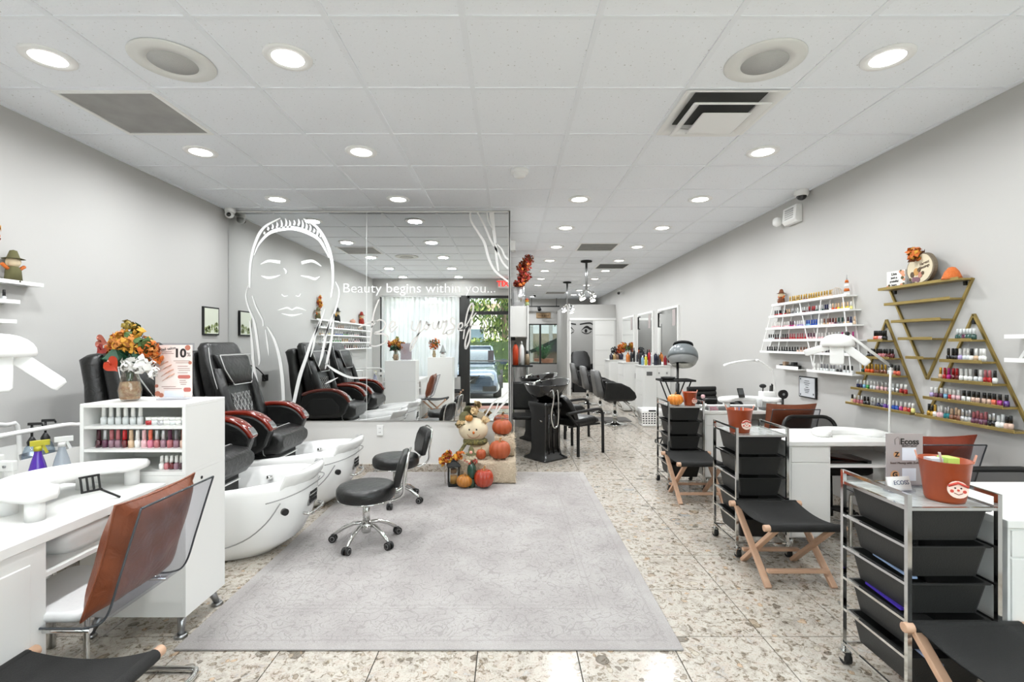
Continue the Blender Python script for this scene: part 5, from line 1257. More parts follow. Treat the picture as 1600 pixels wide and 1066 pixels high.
LO = mat('leaf_orange', 'c4641c', .7); LR = mat('leaf_red', '8f2413', .7); LY_ = mat('leaf_gold', 'd29a35', .7); LG = mat('leaf_green', '3f5e2c', .6); LDG = mat('leaf_dark_green', '1f4a33', .5); LB = mat('leaf_brown', '6a3a1c', .8)
t = thing('maple_garland', 'orange maple leaves and blossoms tucked behind the lantern', 'garland', (-.60, 4.84, .27))
for k, (x, z) in enumerate(((-.08, -.03), (-.02, .03), (.05, .0), (.10, .03), (.02, -.02), (-.05, .0))): leaf_cluster('leaf_cluster', (x, 0, z), .04, 26, [LO, LY_, LR], t, random.Random(k), .05, kind='stuff')
b = MB()
for k in range(6): b.tube([(-.05+.03*k, .02, -.26), (-.06+.03*k, .02, -.02)], .002, 4)
b.build('stem', mat('twig', '8f7a58', .9), t)
# big scarecrow on the lower bale
BUR = mat('burlap', 'c9ae84', .95, bump=(260, .5)); CRM = mat('cream_cloth', 'dccdb0', .9, bump=(200, .3)); HATG = mat('olive_felt', '5b5838', .9)
PLAID = mat('plaid_scarf', '7d7442', .9, noise=(60, '3d3f2a', .2))
t = thing('scarecrow_sitter', 'large cream scarecrow doll with olive hat sitting by the straw bales', 'scarecrow', (-.375, 5.10, .237))
MB().loft([[Vector((.06+p[0]*k, p[1]*k*.7, z)) for p in rrect(.26, .22, .1, 5)] for z, k in ((.0, .7), (.03, .9), (.08, .9), (.13, .7), (.15, .5))]).build('body', CRM, t)
MB()._ball(Vector((-.01, -.02, .385-.11)), .155, .10, .125, 24, 14).build('head', CRM, t)
MB().loft([[Vector((-.06+p[0]*k*.72, p[1]*k*.85, z-.11)) for p in rrect(.30, .2, .09, 5)] for z, k in ((.45, 1.02), (.46, 1.03), (.475, .62), (.54, .55), (.575, .3), (.58, .1))]).build('hat', HATG, t).rotation_euler = (0, -.1, 0)
hp = pumpkin('hat_pumpkin', (-.05, -.09, .37), .042, .07, PY, '', parent=t)
leaf_cluster('raffia_bow', (.0, -.02, .475), .045, 40, [BUR, mat('raffia', 'd3b98b', .9)], t, random.Random(4), .06, kind='stuff')
b = MB(); b.m = 0
for ex in (-.045, .03): b._ball(Vector((ex+.0, -.117, .29)), .009, .006, .010, 8, 6)
b.m = 1; b._ball(Vector((0, -.125, .26)), .012, .01, .015, 8, 6); b.m = 2; b.tube(spline([(-.07, -.105, .245), (-.04, -.117, .215), (.0, -.12, .205), (.04, -.117, .215), (.065, -.108, .24)], 4), .002, 5)
b.build('face', [BLK, LO, mat('rust_stitch', '8a3a22', .8)], t)
b = MB(); b.loft([[Vector((.01+p[0]*k, -.01+p[1]*k, z)) for p in rrect(.26, .20, .09, 5)] for z, k in ((.125, .85), (.14, .98), (.165, .98), (.18, .8))]); b.bar((-.08, -.10, .15), (-.15, -.13, .05), .05, .02); b.build('scarf', PLAID, t)
leaf_cluster('straw_hair', (-.14, -.05, .33), .04, 26, [BUR], t, random.Random(8), .07, kind='stuff'); leaf_cluster('straw_hair', (.11, -.03, .37), .03, 20, [BUR], t, random.Random(9), .07, kind='stuff')
# small gourd-bodied scarecrow
t = thing('gourd_figure', 'small scarecrow figurine with dark green gourd body and olive hat', 'figurine', (-.375, 4.74, .010))
b = MB(); secs = []
for i in range(13):
    a = PI*i/12; secs.append([Vector((.046*math.sin(a)**.8*(1-.1*(1-abs(math.sin(q*PI/24*4)))**2)*math.cos(q*PI/24)+.0, .046*math.sin(a)**.8*math.sin(q*PI/24), .155-.085*math.cos(a))) if 0 < i < 12 else Vector((.004*math.cos(q*PI/24), .004*math.sin(q*PI/24), .155-.085*math.cos(a))) for q in range(48)])
b.loft(secs); b.build('gourd_body', mat('gourd_green', '1d4032', .25, coat=.4), t)
MB().lathe([(.0005, 0), (.03, 0), (.034, .03), (.035, .08), (.0005, .09)], n=14).build('base', mat('figure_base', '3b4f3c', .6), t)
leaf_cluster('ruffle', (-.01, 0, .25), .055, 60, [mat('gingham_red', 'b34a3c', .8), CRM], t, random.Random(2), .035, (1.3, .7, .5), kind='stuff')
MB()._ball(Vector((-.005, -.01, .30)), .042, .036, .038, 16, 10).build('head', CRM, t)
MB().lathe([(.055, .0), (.05, .006), (.032, .012), (.026, .05), (.008, .075), (.0005, .08)], c=(-.005, 0, .32), n=20).build('hat', HATG, t)
MB()._ball(Vector((-.005, -.035, .345)), .016, .01, .016, 10, 6).build('hat_flower', mat('peach_flower', 'e3a090', .7), t)
b = MB(); [b._ball(Vector((e-.005, -.044, .305)), .004, .003, .004, 6, 4) for e in (-.012, .012)]; b.build('eye', BLK, t)
# ================================================================ LEFT: flowers, poster, white trolley
t = thing('flower_vase', 'clear glass vase filled with dried petals on the white cabinet', 'vase', (-1.93, 2.46, 1.127))
MB().lathe([(.0005, 0), (.035, 0), (.046, .02), (.052, .055), (.044, .10), (.034, .135), (.036, .16), (.045, .175), (.043, .175), (.034, .158), (.031, .135), (.041, .10), (.049, .055), (.043, .022), (.0005, .006)], n=28).build('vase_glass', clear('vase_clear', 'f2f0ec', .18), t)
MB().lathe([(.0005, .006), (.041, .01), (.047, .055), (.040, .095), (.0005, .10)], n=24).build('dried_petals', mat('potpourri', 'd8c29e', .8, noise=(60, 'b98a6c', .4), bump=(60, 1)), t)
rd = random.Random(21)
t = thing('flower_bouquet', 'bouquet of orange ferns, red anthurium and white blossoms in the glass vase', 'flowers', (-1.93, 2.46, 1.127))
FO = mat('fern_rust', 'c07a38', .8); FW = mat('petal_white', 'f0efec', .7)
for k, (x, z, r, m, n_, sz) in enumerate(((-.01, .30, .06, [FO, LY_], 110, .035), (.05, .27, .06, [FO, LY_, LB], 100, .035), (-.06, .28, .05, [FO, LY_], 80, .035), (.02, .35, .04, [LY_, LG], 40, .04), (.11, .26, .05, [FO, LO], 90, .03), (.10, .22, .05, [FO, LO, LB], 90, .03), (-.10, .25, .035, [LO, LR], 26, .045),
        (-.05, .22, .05, [LDG], 22, .08), (.05, .21, .05, [LDG], 16, .07), (.09, .29, .03, [LG], 8, .08), (.01, .385, .025, [mat('bud_gold', '8f7b2e', .6)], 24, .03))):
    leaf_cluster('fern_spray', (x, rd.uniform(-.03, .03), z), r, n_, m, t, random.Random(k+30), sz, kind='stuff')
leaf_cluster('white_blossom', (.085, -.04, .185), .055, 60, [FW], t, random.Random(77), .05, (1.1, .8, .8), kind='stuff'); leaf_cluster('white_blossom', (.02, -.04, .175), .035, 30, [FW], t, random.Random(78), .045, kind='stuff'); leaf_cluster('white_blossom', (.13, -.02, .15), .03, 16, [FW], t, random.Random(79), .04, kind='stuff')
def heart(c, s, m, name, tilt=0):
    pts = []
    for k in range(22):
        a = 2*PI*k/22; x = .5*math.sin(a)**3*1.1; z = (13*math.cos(a)-5*math.cos(2*a)-2*math.cos(3*a)-math.cos(4*a))/28; c_, s_ = math.cos(tilt), math.sin(tilt); pts.append(((x*c_-z*s_)*s, (x*s_+z*c_)*s))
    b = MB(); ctr = Vector(c)+Vector((0, .012, 0)); b.add([ctr]+[Vector(c)+Vector((x, .25*(x*x)/s, z)) for x, z in pts], [(0, i+1, (i+1) % 22+1) for i in range(22)], True)
    b.tube([Vector(c)+Vector((0, 0, 0)), Vector(c)+Vector((.01, -.03, .02))], .004, 6); return b.build(name, m, t)
heart((-.035, -.075, .185), .078, mat('anthurium_red', 'b03a20', .25), 'anthurium', .75); heart((-.125, -.03, .30), .062, mat('anthurium_pink', 'a8604f', .3), 'anthurium', 1.3); heart((-.115, -.04, .26), .05, mat('anthurium_deep', '8e2b24', .3), 'anthurium', -.9)
b = MB()
for k in range(7): a = rd.uniform(-.02, .02); b.tube([(a*.5, 0, .03), (a, 0, .15), (a*3, 0, .24)], .003, 5)
b.build('stem', LG, t)
t = thing('price_poster', 'pink nail salon poster reading 10% in a clear upright stand', 'poster', (-1.745, 2.52, 1.127), .06)
MB().box(-.098, .098, -.004, .004, .01, .292).build('clear_stand', ACRYL, t); MB().box(-.07, .07, -.035, .04, 0, .008).build('stand_foot', ACRYL, t)
MB().box(-.092, .092, -.007, -.0045, .012, .282).build('poster_sheet', mat('blush_paper', 'e6d3cd', .5, noise=(9, 'f0e6e2', .5)), t)
text('poster_number', '10', .062, (.032, -.0085, .238), (PI/2, 0, 0), DK, t, off=.0022); text('poster_percent', '%', .03, (.076, -.0085, .232), (PI/2, 0, 0), mat('grey_ink', '7d6f6c', .5), t)
text('poster_heading', 'Nail salon', .021, (-.03, -.0085, .262), (PI/2, -.15, 0), DK, t)
b = MB()
for z, x0, x1 in ((.20, .0, .08), (.19, .01, .075), (.172, .02, .07), (.16, .02, .08), (.15, .025, .082), (.138, .02, .07), (.098, .03, .06), (.088, .03, .066), (.078, .035, .062), (.247, -.07, -.01), (.238, -.06, -.0), (.066, -.06, .01), (.056, -.05, .04)): b.box(x0, x1, -.0085, -.007, z-.0014, z+.0014)
b.build('poster_text_line', mat('mauve_ink', '9b7f7a', .6), t)
b = MB(); b.prism(rrect(.062, .018, .008, 4), -.0085, -.007, 'y'); b.build('poster_badge', mat('badge_rose', 'b5655c', .5), t, loc=(.052, 0, .117)); b = MB(); b.prism(rrect(.036, .022, .008, 4), -.0085, -.007, 'y'); b.build('poster_badge', MC['badge_rose'], t, loc=(.068, 0, .05))
b = MB(); b.box(-.045, .05, -.010, -.0085, .012, .045); b.build('paper_note', mat('pale_blue_paper', 'dfe4f0', .5), t)
SKN = mat('printed_skin', 'c99478', .5); NLP = mat('printed_nail', 'dcb0a6', .3)
for k, (x, z) in enumerate(((-.062, .175), (-.045, .158), (-.035, .135), (-.03, .112))):
    b = MB(); b.m = 0; b.tube([(x+.035, -.0075, z+.022), (x+.012, -.0075, z+.010), (x-.008, -.0075, z-.004)], [.0105, .011, .009], 8, sq=.12); b.m = 1; b.tube([(x-.004, -.0085, z-.002), (x-.026, -.0085, z-.016)], [.0075, .004], 8, sq=.1); b.build('printed_finger', [SKN, NLP], t)
b = MB()
for x, z, r in ((-.078, .262, .014), (.07, .268, .014), (.082, .19, .009), (-.08, .03, .014), (-.062, .022, .012), (-.085, .07, .009)): b.cyl((x, -.007, z), (x, -.0082, z), r, n=10)
b.build('printed_leaf', mat('printed_rust', 'b4705c', .6), t)
# white trolley at the left wall
t = thing('white_trolley', 'white metal trolley with curved rails by the left wall', 'trolley', (0, 0, 0))
WX0, WX1, WY0, WY1 = -3.02, -2.58, 2.10, 2.99
b = MB(); b.box(WX0, WX1, WY0, WY1, .66, .668); b.box(WX0, WX1, WY0, WY0+.004, .668, .78); b.box(WX0, WX1, WY1-.004, WY1, .668, .78); b.box(WX1-.004, WX1, WY0, WY1, .668, .80); b.box(WX0, WX0+.004, WY0, WY1, .668, .80); b.build('tray', OFFW, t)
b = MB(); b.box(WX0, WX1, WY0, WY1, .25, .258); b.box(WX1-.004, WX1, WY0, WY1, .25, .34); b.build('lower_tray', OFFW, t)
for x in (WX0+.01, WX1-.01):
    MB().tube(spline([(x, WY0+.02, .05), (x, WY0+.02, .84), (x, WY0+.10, .93), (x, WY0+.3, .945), (x, WY1-.3, .945), (x, WY1-.10, .93), (x, WY1-.02, .84), (x, WY1-.02, .05)], 4), .013, 8).build('side_rail', OFFW, t)
MB().tube([(WX0+.01, WY0+.3, .945), (WX1-.01, WY0+.3, .945)], .008, 6).build('cross_rail', OFFW, t)
for x in (WX0+.01, WX1-.01):
    for y in (WY0+.02, WY1-.02): MB().cyl((x-.012, y, .028), (x+.012, y, .028), .028, n=14).build('caster', BLK, t)
def pump(x, y, label, z=.669):
    t = thing('pump_bottle', label, 'bottle', (x, y, z), .6); MB().lathe([(.0005, 0), (.04, 0), (.042, .02), (.042, .10), (.03, .14), (.015, .155)], n=20).build('bottle_body', clear('bottle_clear_blue', 'dfe9f2', .15), t)
    MB().lathe([(.0005, .004), (.037, .004), (.038, .06), (.0005, .06)], n=18).build('liquid', mat('pale_blue_liquid', 'b9c8d4', .3), t)
    b = MB(); b.lathe([(.02, .15), (.022, .17), (.012, .19), (.006, .2)], n=12); b.cyl((0, 0, .19), (0, 0, .265), .006, n=8); b.bar((-.016, 0, .27), (.04, 0, .268), .02, .014); b.bar((.038, 0, .27), (.046, 0, .252), .01, .008); b.build('pump_head', BLK, t); return t
pump(-2.66, 2.695, 'clear pump bottle with black pump, left one on the white trolley', .70); pump(-2.70, 2.815, 'clear pump bottle with black pump, right one on the white trolley', .70)
def spray(x, y, z, label, m, hm, s=1.0):
    t = thing('spray_bottle', label, 'spray bottle', (x, y, z), .8); MB().lathe([(.0005, 0), (.045*s, 0), (.047*s, .02), (.03*s, .10*s), (.016*s, .15*s), (.014*s, .17*s)], n=20).build('bottle_body', m, t)
    b = MB(); b.cyl((0, 0, .165*s), (0, 0, .19*s), .017*s, n=12); b.bar((-.03*s, 0, .205*s), (.045*s, 0, .205*s), .022*s, .026*s); b.bar((.02*s, 0, .19*s), (.035*s, 0, .15*s), .008, .012); b.build('spray_head', hm, t); return t
spray(-2.31, 2.37, .735, 'purple spray bottle with yellow head behind the left desk', mat('purple_clear', '4a1f9a', .15, coat=.5), mat('yellow_plastic', 'b8b028', .4), .95)
spray(-2.285, 2.47, .735, 'clear spray bottle with white head behind the left desk', clear('spray_clear', 'd5dfea', .15, milk=.3), WHITEP, .95)
t = thing('side_stand', 'low white stand behind the left desk holding spray bottles', 'stand', (-2.32, 2.44, 0)); MB().box(-.12, .12, -.12, .12, .715, .733).build('stand_top', OFFW, t)
for sx in (-1, 1):
    for sy in (-1, 1): MB().box(sx*.11-.008, sx*.11+.008, sy*.11-.008, sy*.11+.008, 0, .715).build('leg', OFFW, t)
b = MB(); b.lathe([(.0005, 0), (.075, 0), (.085, .07), (.081, .07), (.071, .005), (.0005, .005)], n=26); o = b.build('metal_bowl', STEEL, loc=(-2.78, 2.86, .70)); tag(o, 'steel bowl on the white trolley', 'bowl')
b = MB(); b.box(-.06, .06, -.05, .05, 0, .05); tag(b.build('wipe_pack', mat('purple_pack', '51308c', .3, noise=(20, 'b9b0d8', .3)), loc=(-2.655, 2.89, .70)), 'purple packet beside the steel bowl on the trolley', 'packet')
MB().box(-2.99, -2.6, 2.2, 2.95, .669, .699).build('tray_mat', mat('grey_mat', '9c9c9a', .8), bpy.data.objects['white_trolley'])
t = thing('white_stool_rack', 'white tubular frame with bolts at the left edge behind the desk', 'rack', (-2.235, 2.12, 0))
for y in (0, .06):
    MB().box(y-.012, y+.012, -.012, .012, 0, .93 if y == 0 else .90).build('upright', OFFW, t, bevel=.003)
MB().box(-.08, .074, -.016, .008, .86, .905).build('clamp_plate', OFFW, t, bevel=.003)
b = MB(); [b.cyl((y, -.016, .882), (y, -.022, .882), .006, n=10) for y in (-.0, .04)]; b.build('bolt', STEEL, t)
MB().tube(spline([(-.5, -.02, .96), (-.1, -.02, .975), (0, -.02, .93), (0, -.02, .86)], 4), .013, 8).build('bent_tube', OFFW, t)
# black cable on the left wall by the mirror
b = MB(); b.tube(spline([(-3.09, 4.55, .98), (-3.06, 4.6, 1.0), (-3.05, 4.85, 1.13), (-3.05, 5.05, 1.15), (-3.06, 5.2, 1.06), (-3.05, 5.05, 1.0), (-3.05, 4.85, 1.02)], 5), .008, 6); b.box(-3.098, -3.07, 4.5, 4.6, .94, 1.02); tag(b.build('cable', BLK), 'black looped power cable on the left wall beside the mirror', 'cable')
# ================================================================ SHAMPOO UNITS
def shampoo(loc, rz, label):
    t = thing('shampoo_unit', label, 'shampoo chair', loc, rz, 'black backwash shampoo units')
    def S(w_, z, r=.03, x=0): return [Vector((x+p[0], p[1], z)) for p in rrect(w_, w_, r, 3)]
    MB().loft([S(.40, 0), S(.40, .02), S(.30, .05), S(.27, .12), S(.27, .55), S(.32, .66), S(.32, .70)]).build('pedestal', BLKG, t)
    b = MB()
    for k in (-1, 0, 1): b.tube([(.0+.08*k, -.137, .08), (.08*k, -.137, .56)], .012, 8); b.tube([(.137, .08*k, .08), (.137, .08*k, .56)], .012, 8)
    b.build('pedestal_rib', BLKG, t)
    def E(a, c, z, x=0, n=32, lift=0): return [Vector((x+a*math.cos(q*2*PI/n), c*math.sin(q*2*PI/n), z+lift*max(0, math.cos(q*2*PI/n))**2)) for q in range(n)]
    MB().loft([E(.08, .08, .68), E(.10, .11, .72), E(.17, .19, .76), E(.25, .24, .84, .01, lift=.02), E(.285, .265, .90, .02, lift=.06), E(.295, .272, .915, .02, lift=.065), E(.275, .255, .912, .02, lift=.06), E(.22, .21, .84, .01), E(.12, .12, .79), E(.02, .02, .785)]).build('basin', BLKG, t)
    b = MB(); b.cyl((-.20, .0, .86), (-.19, .0, .95), .018, n=10); b.tube([(-.19, 0, .94), (-.10, 0, .96), (-.07, 0, .93)], .011, 8); b.build('tap', CHROME, t)
    b = MB(); b.tube(spline([(-.12, -.20, .84), (-.115, -.235, .86), (-.11, -.25, .76), (-.10, -.20, .56), (-.06, -.19, .42), (-.02, -.19, .40), (.02, -.19, .44), (.0, -.22, .6), (-.03, -.245, .80), (-.045, -.24, .86)], 5), .009, 7); b.build('hose', CHROME, t)
    MB().tube([(-.20, -.10, .50), (-.26, -.20, .50)], .008, 6).build('drain_pipe', CHROME, t)
    # chair
    MB().loft([[Vector((x, p[0], z+p[1])) for p in rrect(.48, th, .04, 4)] for x, z, th in ((.26, .42, .06), (.30, .42, .10), (.66, .43, .10), (.72, .42, .06))]).build('seat', BLEA, t)
    MB().loft([[Vector((x+p[1], q_, z+p[1]*.3)) for q_, p in [(p[0]*w_, p) for p in rrect(1, .07, .03, 4)]] for x, z, w_ in ((.34, .44, .44), (.30, .54, .46), (.22, .68, .42), (.15, .76, .34))]).build('backrest', BLEA, t)
    for s in (-1, 1):
        y = s*.27
        MB().tube(spline([(.10, y, .56), (.30, y, .565), (.60, y, .575), (.70, y, .565), (.755, y, .52), (.765, y, .40), (.77, y, 0)], 4), .019, 10).build('arm', BLKM, t)
        MB().bar((.34, y*.85, 0), (.34, y*.85, .42), .028, .028).build('leg', BLKM, t)
        MB().bar((.12, y*.98, .56), (.30, y*.9, .40), .03, .02).build('arm_brace', BLKM, t)
    MB().bar((.2, -.2, .38), (.74, -.24, .38), .02, .02).build('under_rail', BLKM, t)
    return t
u1 = shampoo((.44, 5.99, 0), math.radians(40), 'black shampoo basin and armchair with hanging hose, nearer unit')
dup(u1, (.40, 7.15, 0), math.radians(33), 'black shampoo basin and armchair, farther unit behind the first')
# ---- cabinet, vase and leaves above the basins
t = thing('wall_cabinet', 'white upper cabinet with a silver leaf vase on top, beyond the mirror wall', 'cabinet', (0, 0, 0))
MB().box(.0, .26, 7.5, 8.0, 1.51, 1.99).build('cabinet_body', WHITE, t); MB().box(.005, .255, 7.48, 7.5, 1.515, 1.985).build('cabinet_door', WHITE, t, bevel=.003); MB().box(.262, .285, 7.46, 8.0, 1.49, 2.0).build('side_panel', WHITE, t)
struct(MB().box(0, .30, 8.2, 8.3, 0, 2.0).build('wall_stub', mat('grey_wall', 'c9c7c4', .7)))
struct(MB().box(.27, .31, 8.0, 8.2, 0, 2.0).build('trim_5', WHITE))
MB().box(0, .27, 8.0, 8.2, 1.51, 1.99).build('cabinet_rear', WHITE, t)
t = thing('silver_vase', 'tall silver cylinder vase on the white upper cabinet', 'vase', (.13, 7.72, 1.99)); MB().lathe([(.0005, 0), (.10, 0), (.10, .31), (.095, .31), (.095, .01), (.0005, .01)], n=32).build('vase_body', mat('satin_silver', 'cfd0d1', .25, 1), t)
t = thing('leaf_branch', 'tall spray of red and orange autumn leaves in the silver vase', 'leaves', (.13, 7.72, 2.0))
for k, (x, z, r) in enumerate(((.02, .38, .10), (.0, .33, .09), (.08, .46, .10), (.06, .58, .11), (.12, .66, .10), (.16, .74, .09), (.1, .50, .1))): leaf_cluster('leaf_cluster', (x, 0, z), r, 70, [LR, LO, LR, LB, LR], t, random.Random(50+k), .06, kind='stuff')
b = MB(); b.tube([(0, 0, .02), (.02, 0, .4), (.12, 0, .7)], .006, 5); b.build('stem', LB, t)
t = thing('small_scarecrow', 'tiny scarecrow figure beside the silver vase on the upper cabinet', 'figurine', (.265, 7.56, 2.001)); MB()._ball(Vector((0, 0, .08)), .03, .025, .03, 12, 8).build('head', LY_, t); MB().lathe([(.0005, 0), (.035, 0), (.03, .05), (.0005, .06)], n=10).build('body', mat('dusty_green', '8d9a6e', .8), t); MB().lathe([(.04, .09), (.02, .1), (.0005, .125)], n=12).build('hat', LR, t)
b = MB(); b.box(.0, .06, 5.48, 5.6, 2.47, 2.58); o = tag(b.build('wall_speaker', mat('grey_box', 'b5b4b1', .6)), 'small grey box high on the wall end beside the mirror', 'speaker')
b = MB(); b.box(.01, .08, 7.55, 7.62, 1.46, 1.51); tag(b.build('cabinet_clip', BLKM), 'small black clip unit under the white upper cabinet', 'fitting')
# side table with big bottles, behind the basins
t = thing('tool_table', 'black folding side table with bottles behind the shampoo basins', 'table', (.17, 7.62, 0))
MB().box(-.14, .18, -.18, .18, 1.05, 1.075).build('table_top', BLKM, t)
for s in (-1, 1): MB().bar((s*.1-.02, -.15, 0), (s*.1, -.15, 1.05), .02, .02).build('leg', STEEL, t); MB().bar((s*.1-.02, .15, 0), (s*.1, .15, 1.05), .02, .02).build('leg', STEEL, t)
def shape(name, prof, m, loc, label, cat, cap=None, n=16, group=None):
    b = MB(); b.lathe(prof, n=n); o = b.build(name, m, loc=loc); tag(o, label, cat, group)
    if cap: MB().lathe(cap[0], n=12).build('cap', cap[1], o)
    return o
shape('spray_canister', [(.0005, 0), (.045, 0), (.045, .25), (.03, .30), (.012, .32)], mat('orange_can', 'c4431c', .3), (.085, 7.52, 1.076), 'tall orange bottle on the black side table behind the basins', 'bottle', ([(.012, .315), (.012, .36), (.0005, .362)], BLK))
shape('pump_bottle', [(.0005, 0), (.04, 0), (.04, .26), (.015, .32)], WHITEP, (.18, 7.56, 1.076), 'white tall bottle right of the orange one', 'bottle', ([(.012, .32), (.012, .37), (.0005, .372)], WHITEP))
shape('hair_product', [(.0005, 0), (.04, 0), (.035, .12), (.02, .18)], mat('tan_bottle', '8b7a62', .5), (.27, 7.6, 1.076), 'small tan jar on the black side table', 'jar', ([(.022, .17), (.02, .22), (.0005, .225)], BLK))
t = thing('folding_chair', 'black padded chair half hidden behind the shampoo basins', 'chair', (.23, 6.50, 0), 0)
MB().loft([[Vector((p[0], p[1], z)) for p in rrect(.4, .4, .06, 4)] for z in (.42, .46)]).build('seat', BLEA, t); MB().loft([[Vector((p[0], .2+p[1]+k*.04, .5+k*.38)) for p in rrect(.38, .05, .02, 3)] for k in (0, .1, .9, 1)]).build('backrest', BLEA, t)
for sx in (-1, 1): MB().bar((sx*.18, .2, 0), (sx*.18, .24, .5), .02, .02).build('leg', CHROME, t); MB().bar((sx*.18, -.18, 0), (sx*.18, -.18, .42), .02, .02).build('leg', CHROME, t)
t = thing('wood_sign', 'small wooden Life is good sign above the rear window', 'sign', (1.10, YB-.02, 2.33)); MB().box(-.235, .235, -.01, .018, -.09, .09).build('plank', mat('weathered_wood', '8d7355', .8, noise=(12, '9c8464', .5)), t); text('sign_lettering', 'life is good', .085, (0, -.013, 0), (PI/2, 0, 0), mat('dark_wood_ink', '4a3626', .8), t)
# ================================================================ SALON CHAIRS
DRAPE = mat('silver_cloth', '5f5f5e', .5, .2, bump=(18, .8))
def salon_chair(loc, label):
    """faces local +x"""
    t = thing('styling_chair', label, 'styling chair', loc, .05, 'black styling chairs')
    MB().lathe([(.0005, 0), (.215, 0), (.22, .01), (.20, .022), (.06, .035), (.045, .06), (.0005, .06)], n=40).build('base_disc', CHROME, t)
    MB().cyl((0, 0, .05), (0, 0, .22), .042, n=16).build('pump_sleeve', CHROME, t); MB().cyl((0, 0, .2), (0, 0, .42), .028, n=14).build('piston', CHROME, t)
    MB().loft([[Vector((x, p[0], z+p[1])) for p in rrect(.46, th, .04, 4)] for x, z, th in ((-.22, .48, .08), (-.18, .48, .13), (.24, .49, .13), (.29, .48, .08))]).build('seat', BLEA, t)
    for s in (-1, 1):
        poly = [(-.26, .44), (.27, .46), (.30, .50), (.27, .58), (.18, .67), (.04, .735), (-.12, .76), (-.24, .76)]
        MB().prism(poly, s*.27-.035, s*.27+.035, 'y').build('side_arm', BLEA, t, bevel=.022, seg=3)
    MB().loft([[Vector((x+p[1], p[0], z)) for p in rrect(w_, .09, .04, 4)] for x, z, w_ in ((-.22, .48, .44), (-.26, .60, .46), (-.31, .78, .46), (-.34, .90, .42), (-.345, .93, .34))]).build('backrest', BLEA, t)
    b = MB(); secs = []
    for z, x, w_, th in ((.95, -.345, .32, .04), (.93, -.345, .42, .10), (.80, -.325, .46, .12), (.62, -.29, .47, .12), (.50, -.265, .49, .13)):
        secs.append([Vector((x-.01+p[1]+.012*math.sin(p[0]*40), p[0], z)) for p in rrect(w_, th, .04, 8)])
    b.loft(secs); b.build('back_cover', DRAPE, t)
    for s in (-1, 1): MB().tube([(.15, s*.14, .42), (.30, s*.14, .30), (.42, s*.14, .12)], .012, 8).build('footrest_arm', CHROME, t)
    MB().tube([(.42, -.17, .12), (.42, .17, .12)], .014, 8).build('footrest_bar', CHROME, t); MB().tube([(.30, -.17, .15), (.30, .17, .15)], .010, 8).build('footrest_bar', CHROME, t)
    return t
sc1 = salon_chair((1.83, 8.46, 0), 'black styling chair on chrome disc base, nearest of the row')
dup(sc1, (1.83, 9.85, 0), .0, 'black styling chair with silver back cover, middle of the row'); dup(sc1, (1.80, 11.25, 0), .0, 'black styling chair with silver back cover, farthest of the row')
tag(MB().box(1.35, 2.2, 8.75, 9.25, .0, .008).build('floor_mat', mat('grey_rubber', '5f5d5a', .8)), 'dark grey rubber mat beside the nearest styling chair', 'mat')
# ---- styling stations and mirrors on the right wall
for k, (y, lab) in enumerate(((8.60, 'nearest'), (10.05, 'middle'), (11.5, 'farthest'))):
    t = thing('styling_cabinet', 'white styling cabinet with product bottles, %s of three on the right wall' % lab, 'cabinet', (0, 0, 0), 0, 'white styling cabinets')
    MB().box(2.36, XR-.001, y, y+.5, .02, 1.0).build('cabinet_body', WHITE, t, bevel=.002); MB().box(2.34, XR-.001, y-.015, y+.52, 1.0, 1.02).build('cabinet_top', WHITE, t)
    for z0, z1 in ((.06, .48), (.49, .73), (.74, .98)): d = MB().box(2.35, 2.36, y+.01, y+.49, z0, z1).build('drawer', WHITE, t, bevel=.002)
    MB().box(2.385, 2.60, y-.012, y, .05, .98).build('front_panel', WHITE, t, bevel=.002); MB().box(2.61, XR-.005, y-.012, y, .05, .98).build('front_panel', WHITE, t, bevel=.002)
    if k == 0:
        b = MB(); b.box(2.42, 2.52, y-.016, y-.012, .84, .91); b.build('label_plate', mat('label_dark', '5c5c5c', .6), t)
        b = MB(); [b.box(x-.012, x+.012, y-.018, y-.012, .87, .90) for x in (2.64, 2.78)]; b.build('outlet', STEEL, t)
    m = thing('styling_mirror', 'tall white framed wall mirror, %s of three above the styling cabinets' % lab, 'mirror', (XR, y-.46, 0), 0, 'styling mirrors')
    MB().box(-.03, 0, 0, 1.12, 1.03, 2.06).build('mirror_frame', WHITE, m); MB().box(-.033, -.029, .04, 1.08, 1.07, 2.02).build('mirror_glass', MIRROR, m)
    b = MB(); b.box(-.036, -.032, .12, .27, 1.72, 2.0); b.build('frosted_print', mat('taupe_print', 'a39a98', .6), m)
    if k < 2: b = MB(); b.tube([(-.04, .92, 1.98), (-.04, 1.05, 1.98), (-.04, 1.05, 1.72), (-.04, .95, 1.72)], .010, 6); b.build('black_hook', BLKM, m)
def prod(x, y, h, r, col, label, cap='101010', cat='bottle', m=None):
    c = m or mat('product_'+col, col, .25)
    o = shape('hair_product', [(.0005, 0), (r, 0), (r, h*.72), (r*.5, h*.82)], c, (x, y, 1.021), label, cat, ([(r*.45, h*.8), (r*.4, h), (.0005, h+.002)], mat('cap_'+cap, cap, .4)), 14, 'hair products on the styling cabinets'); return o
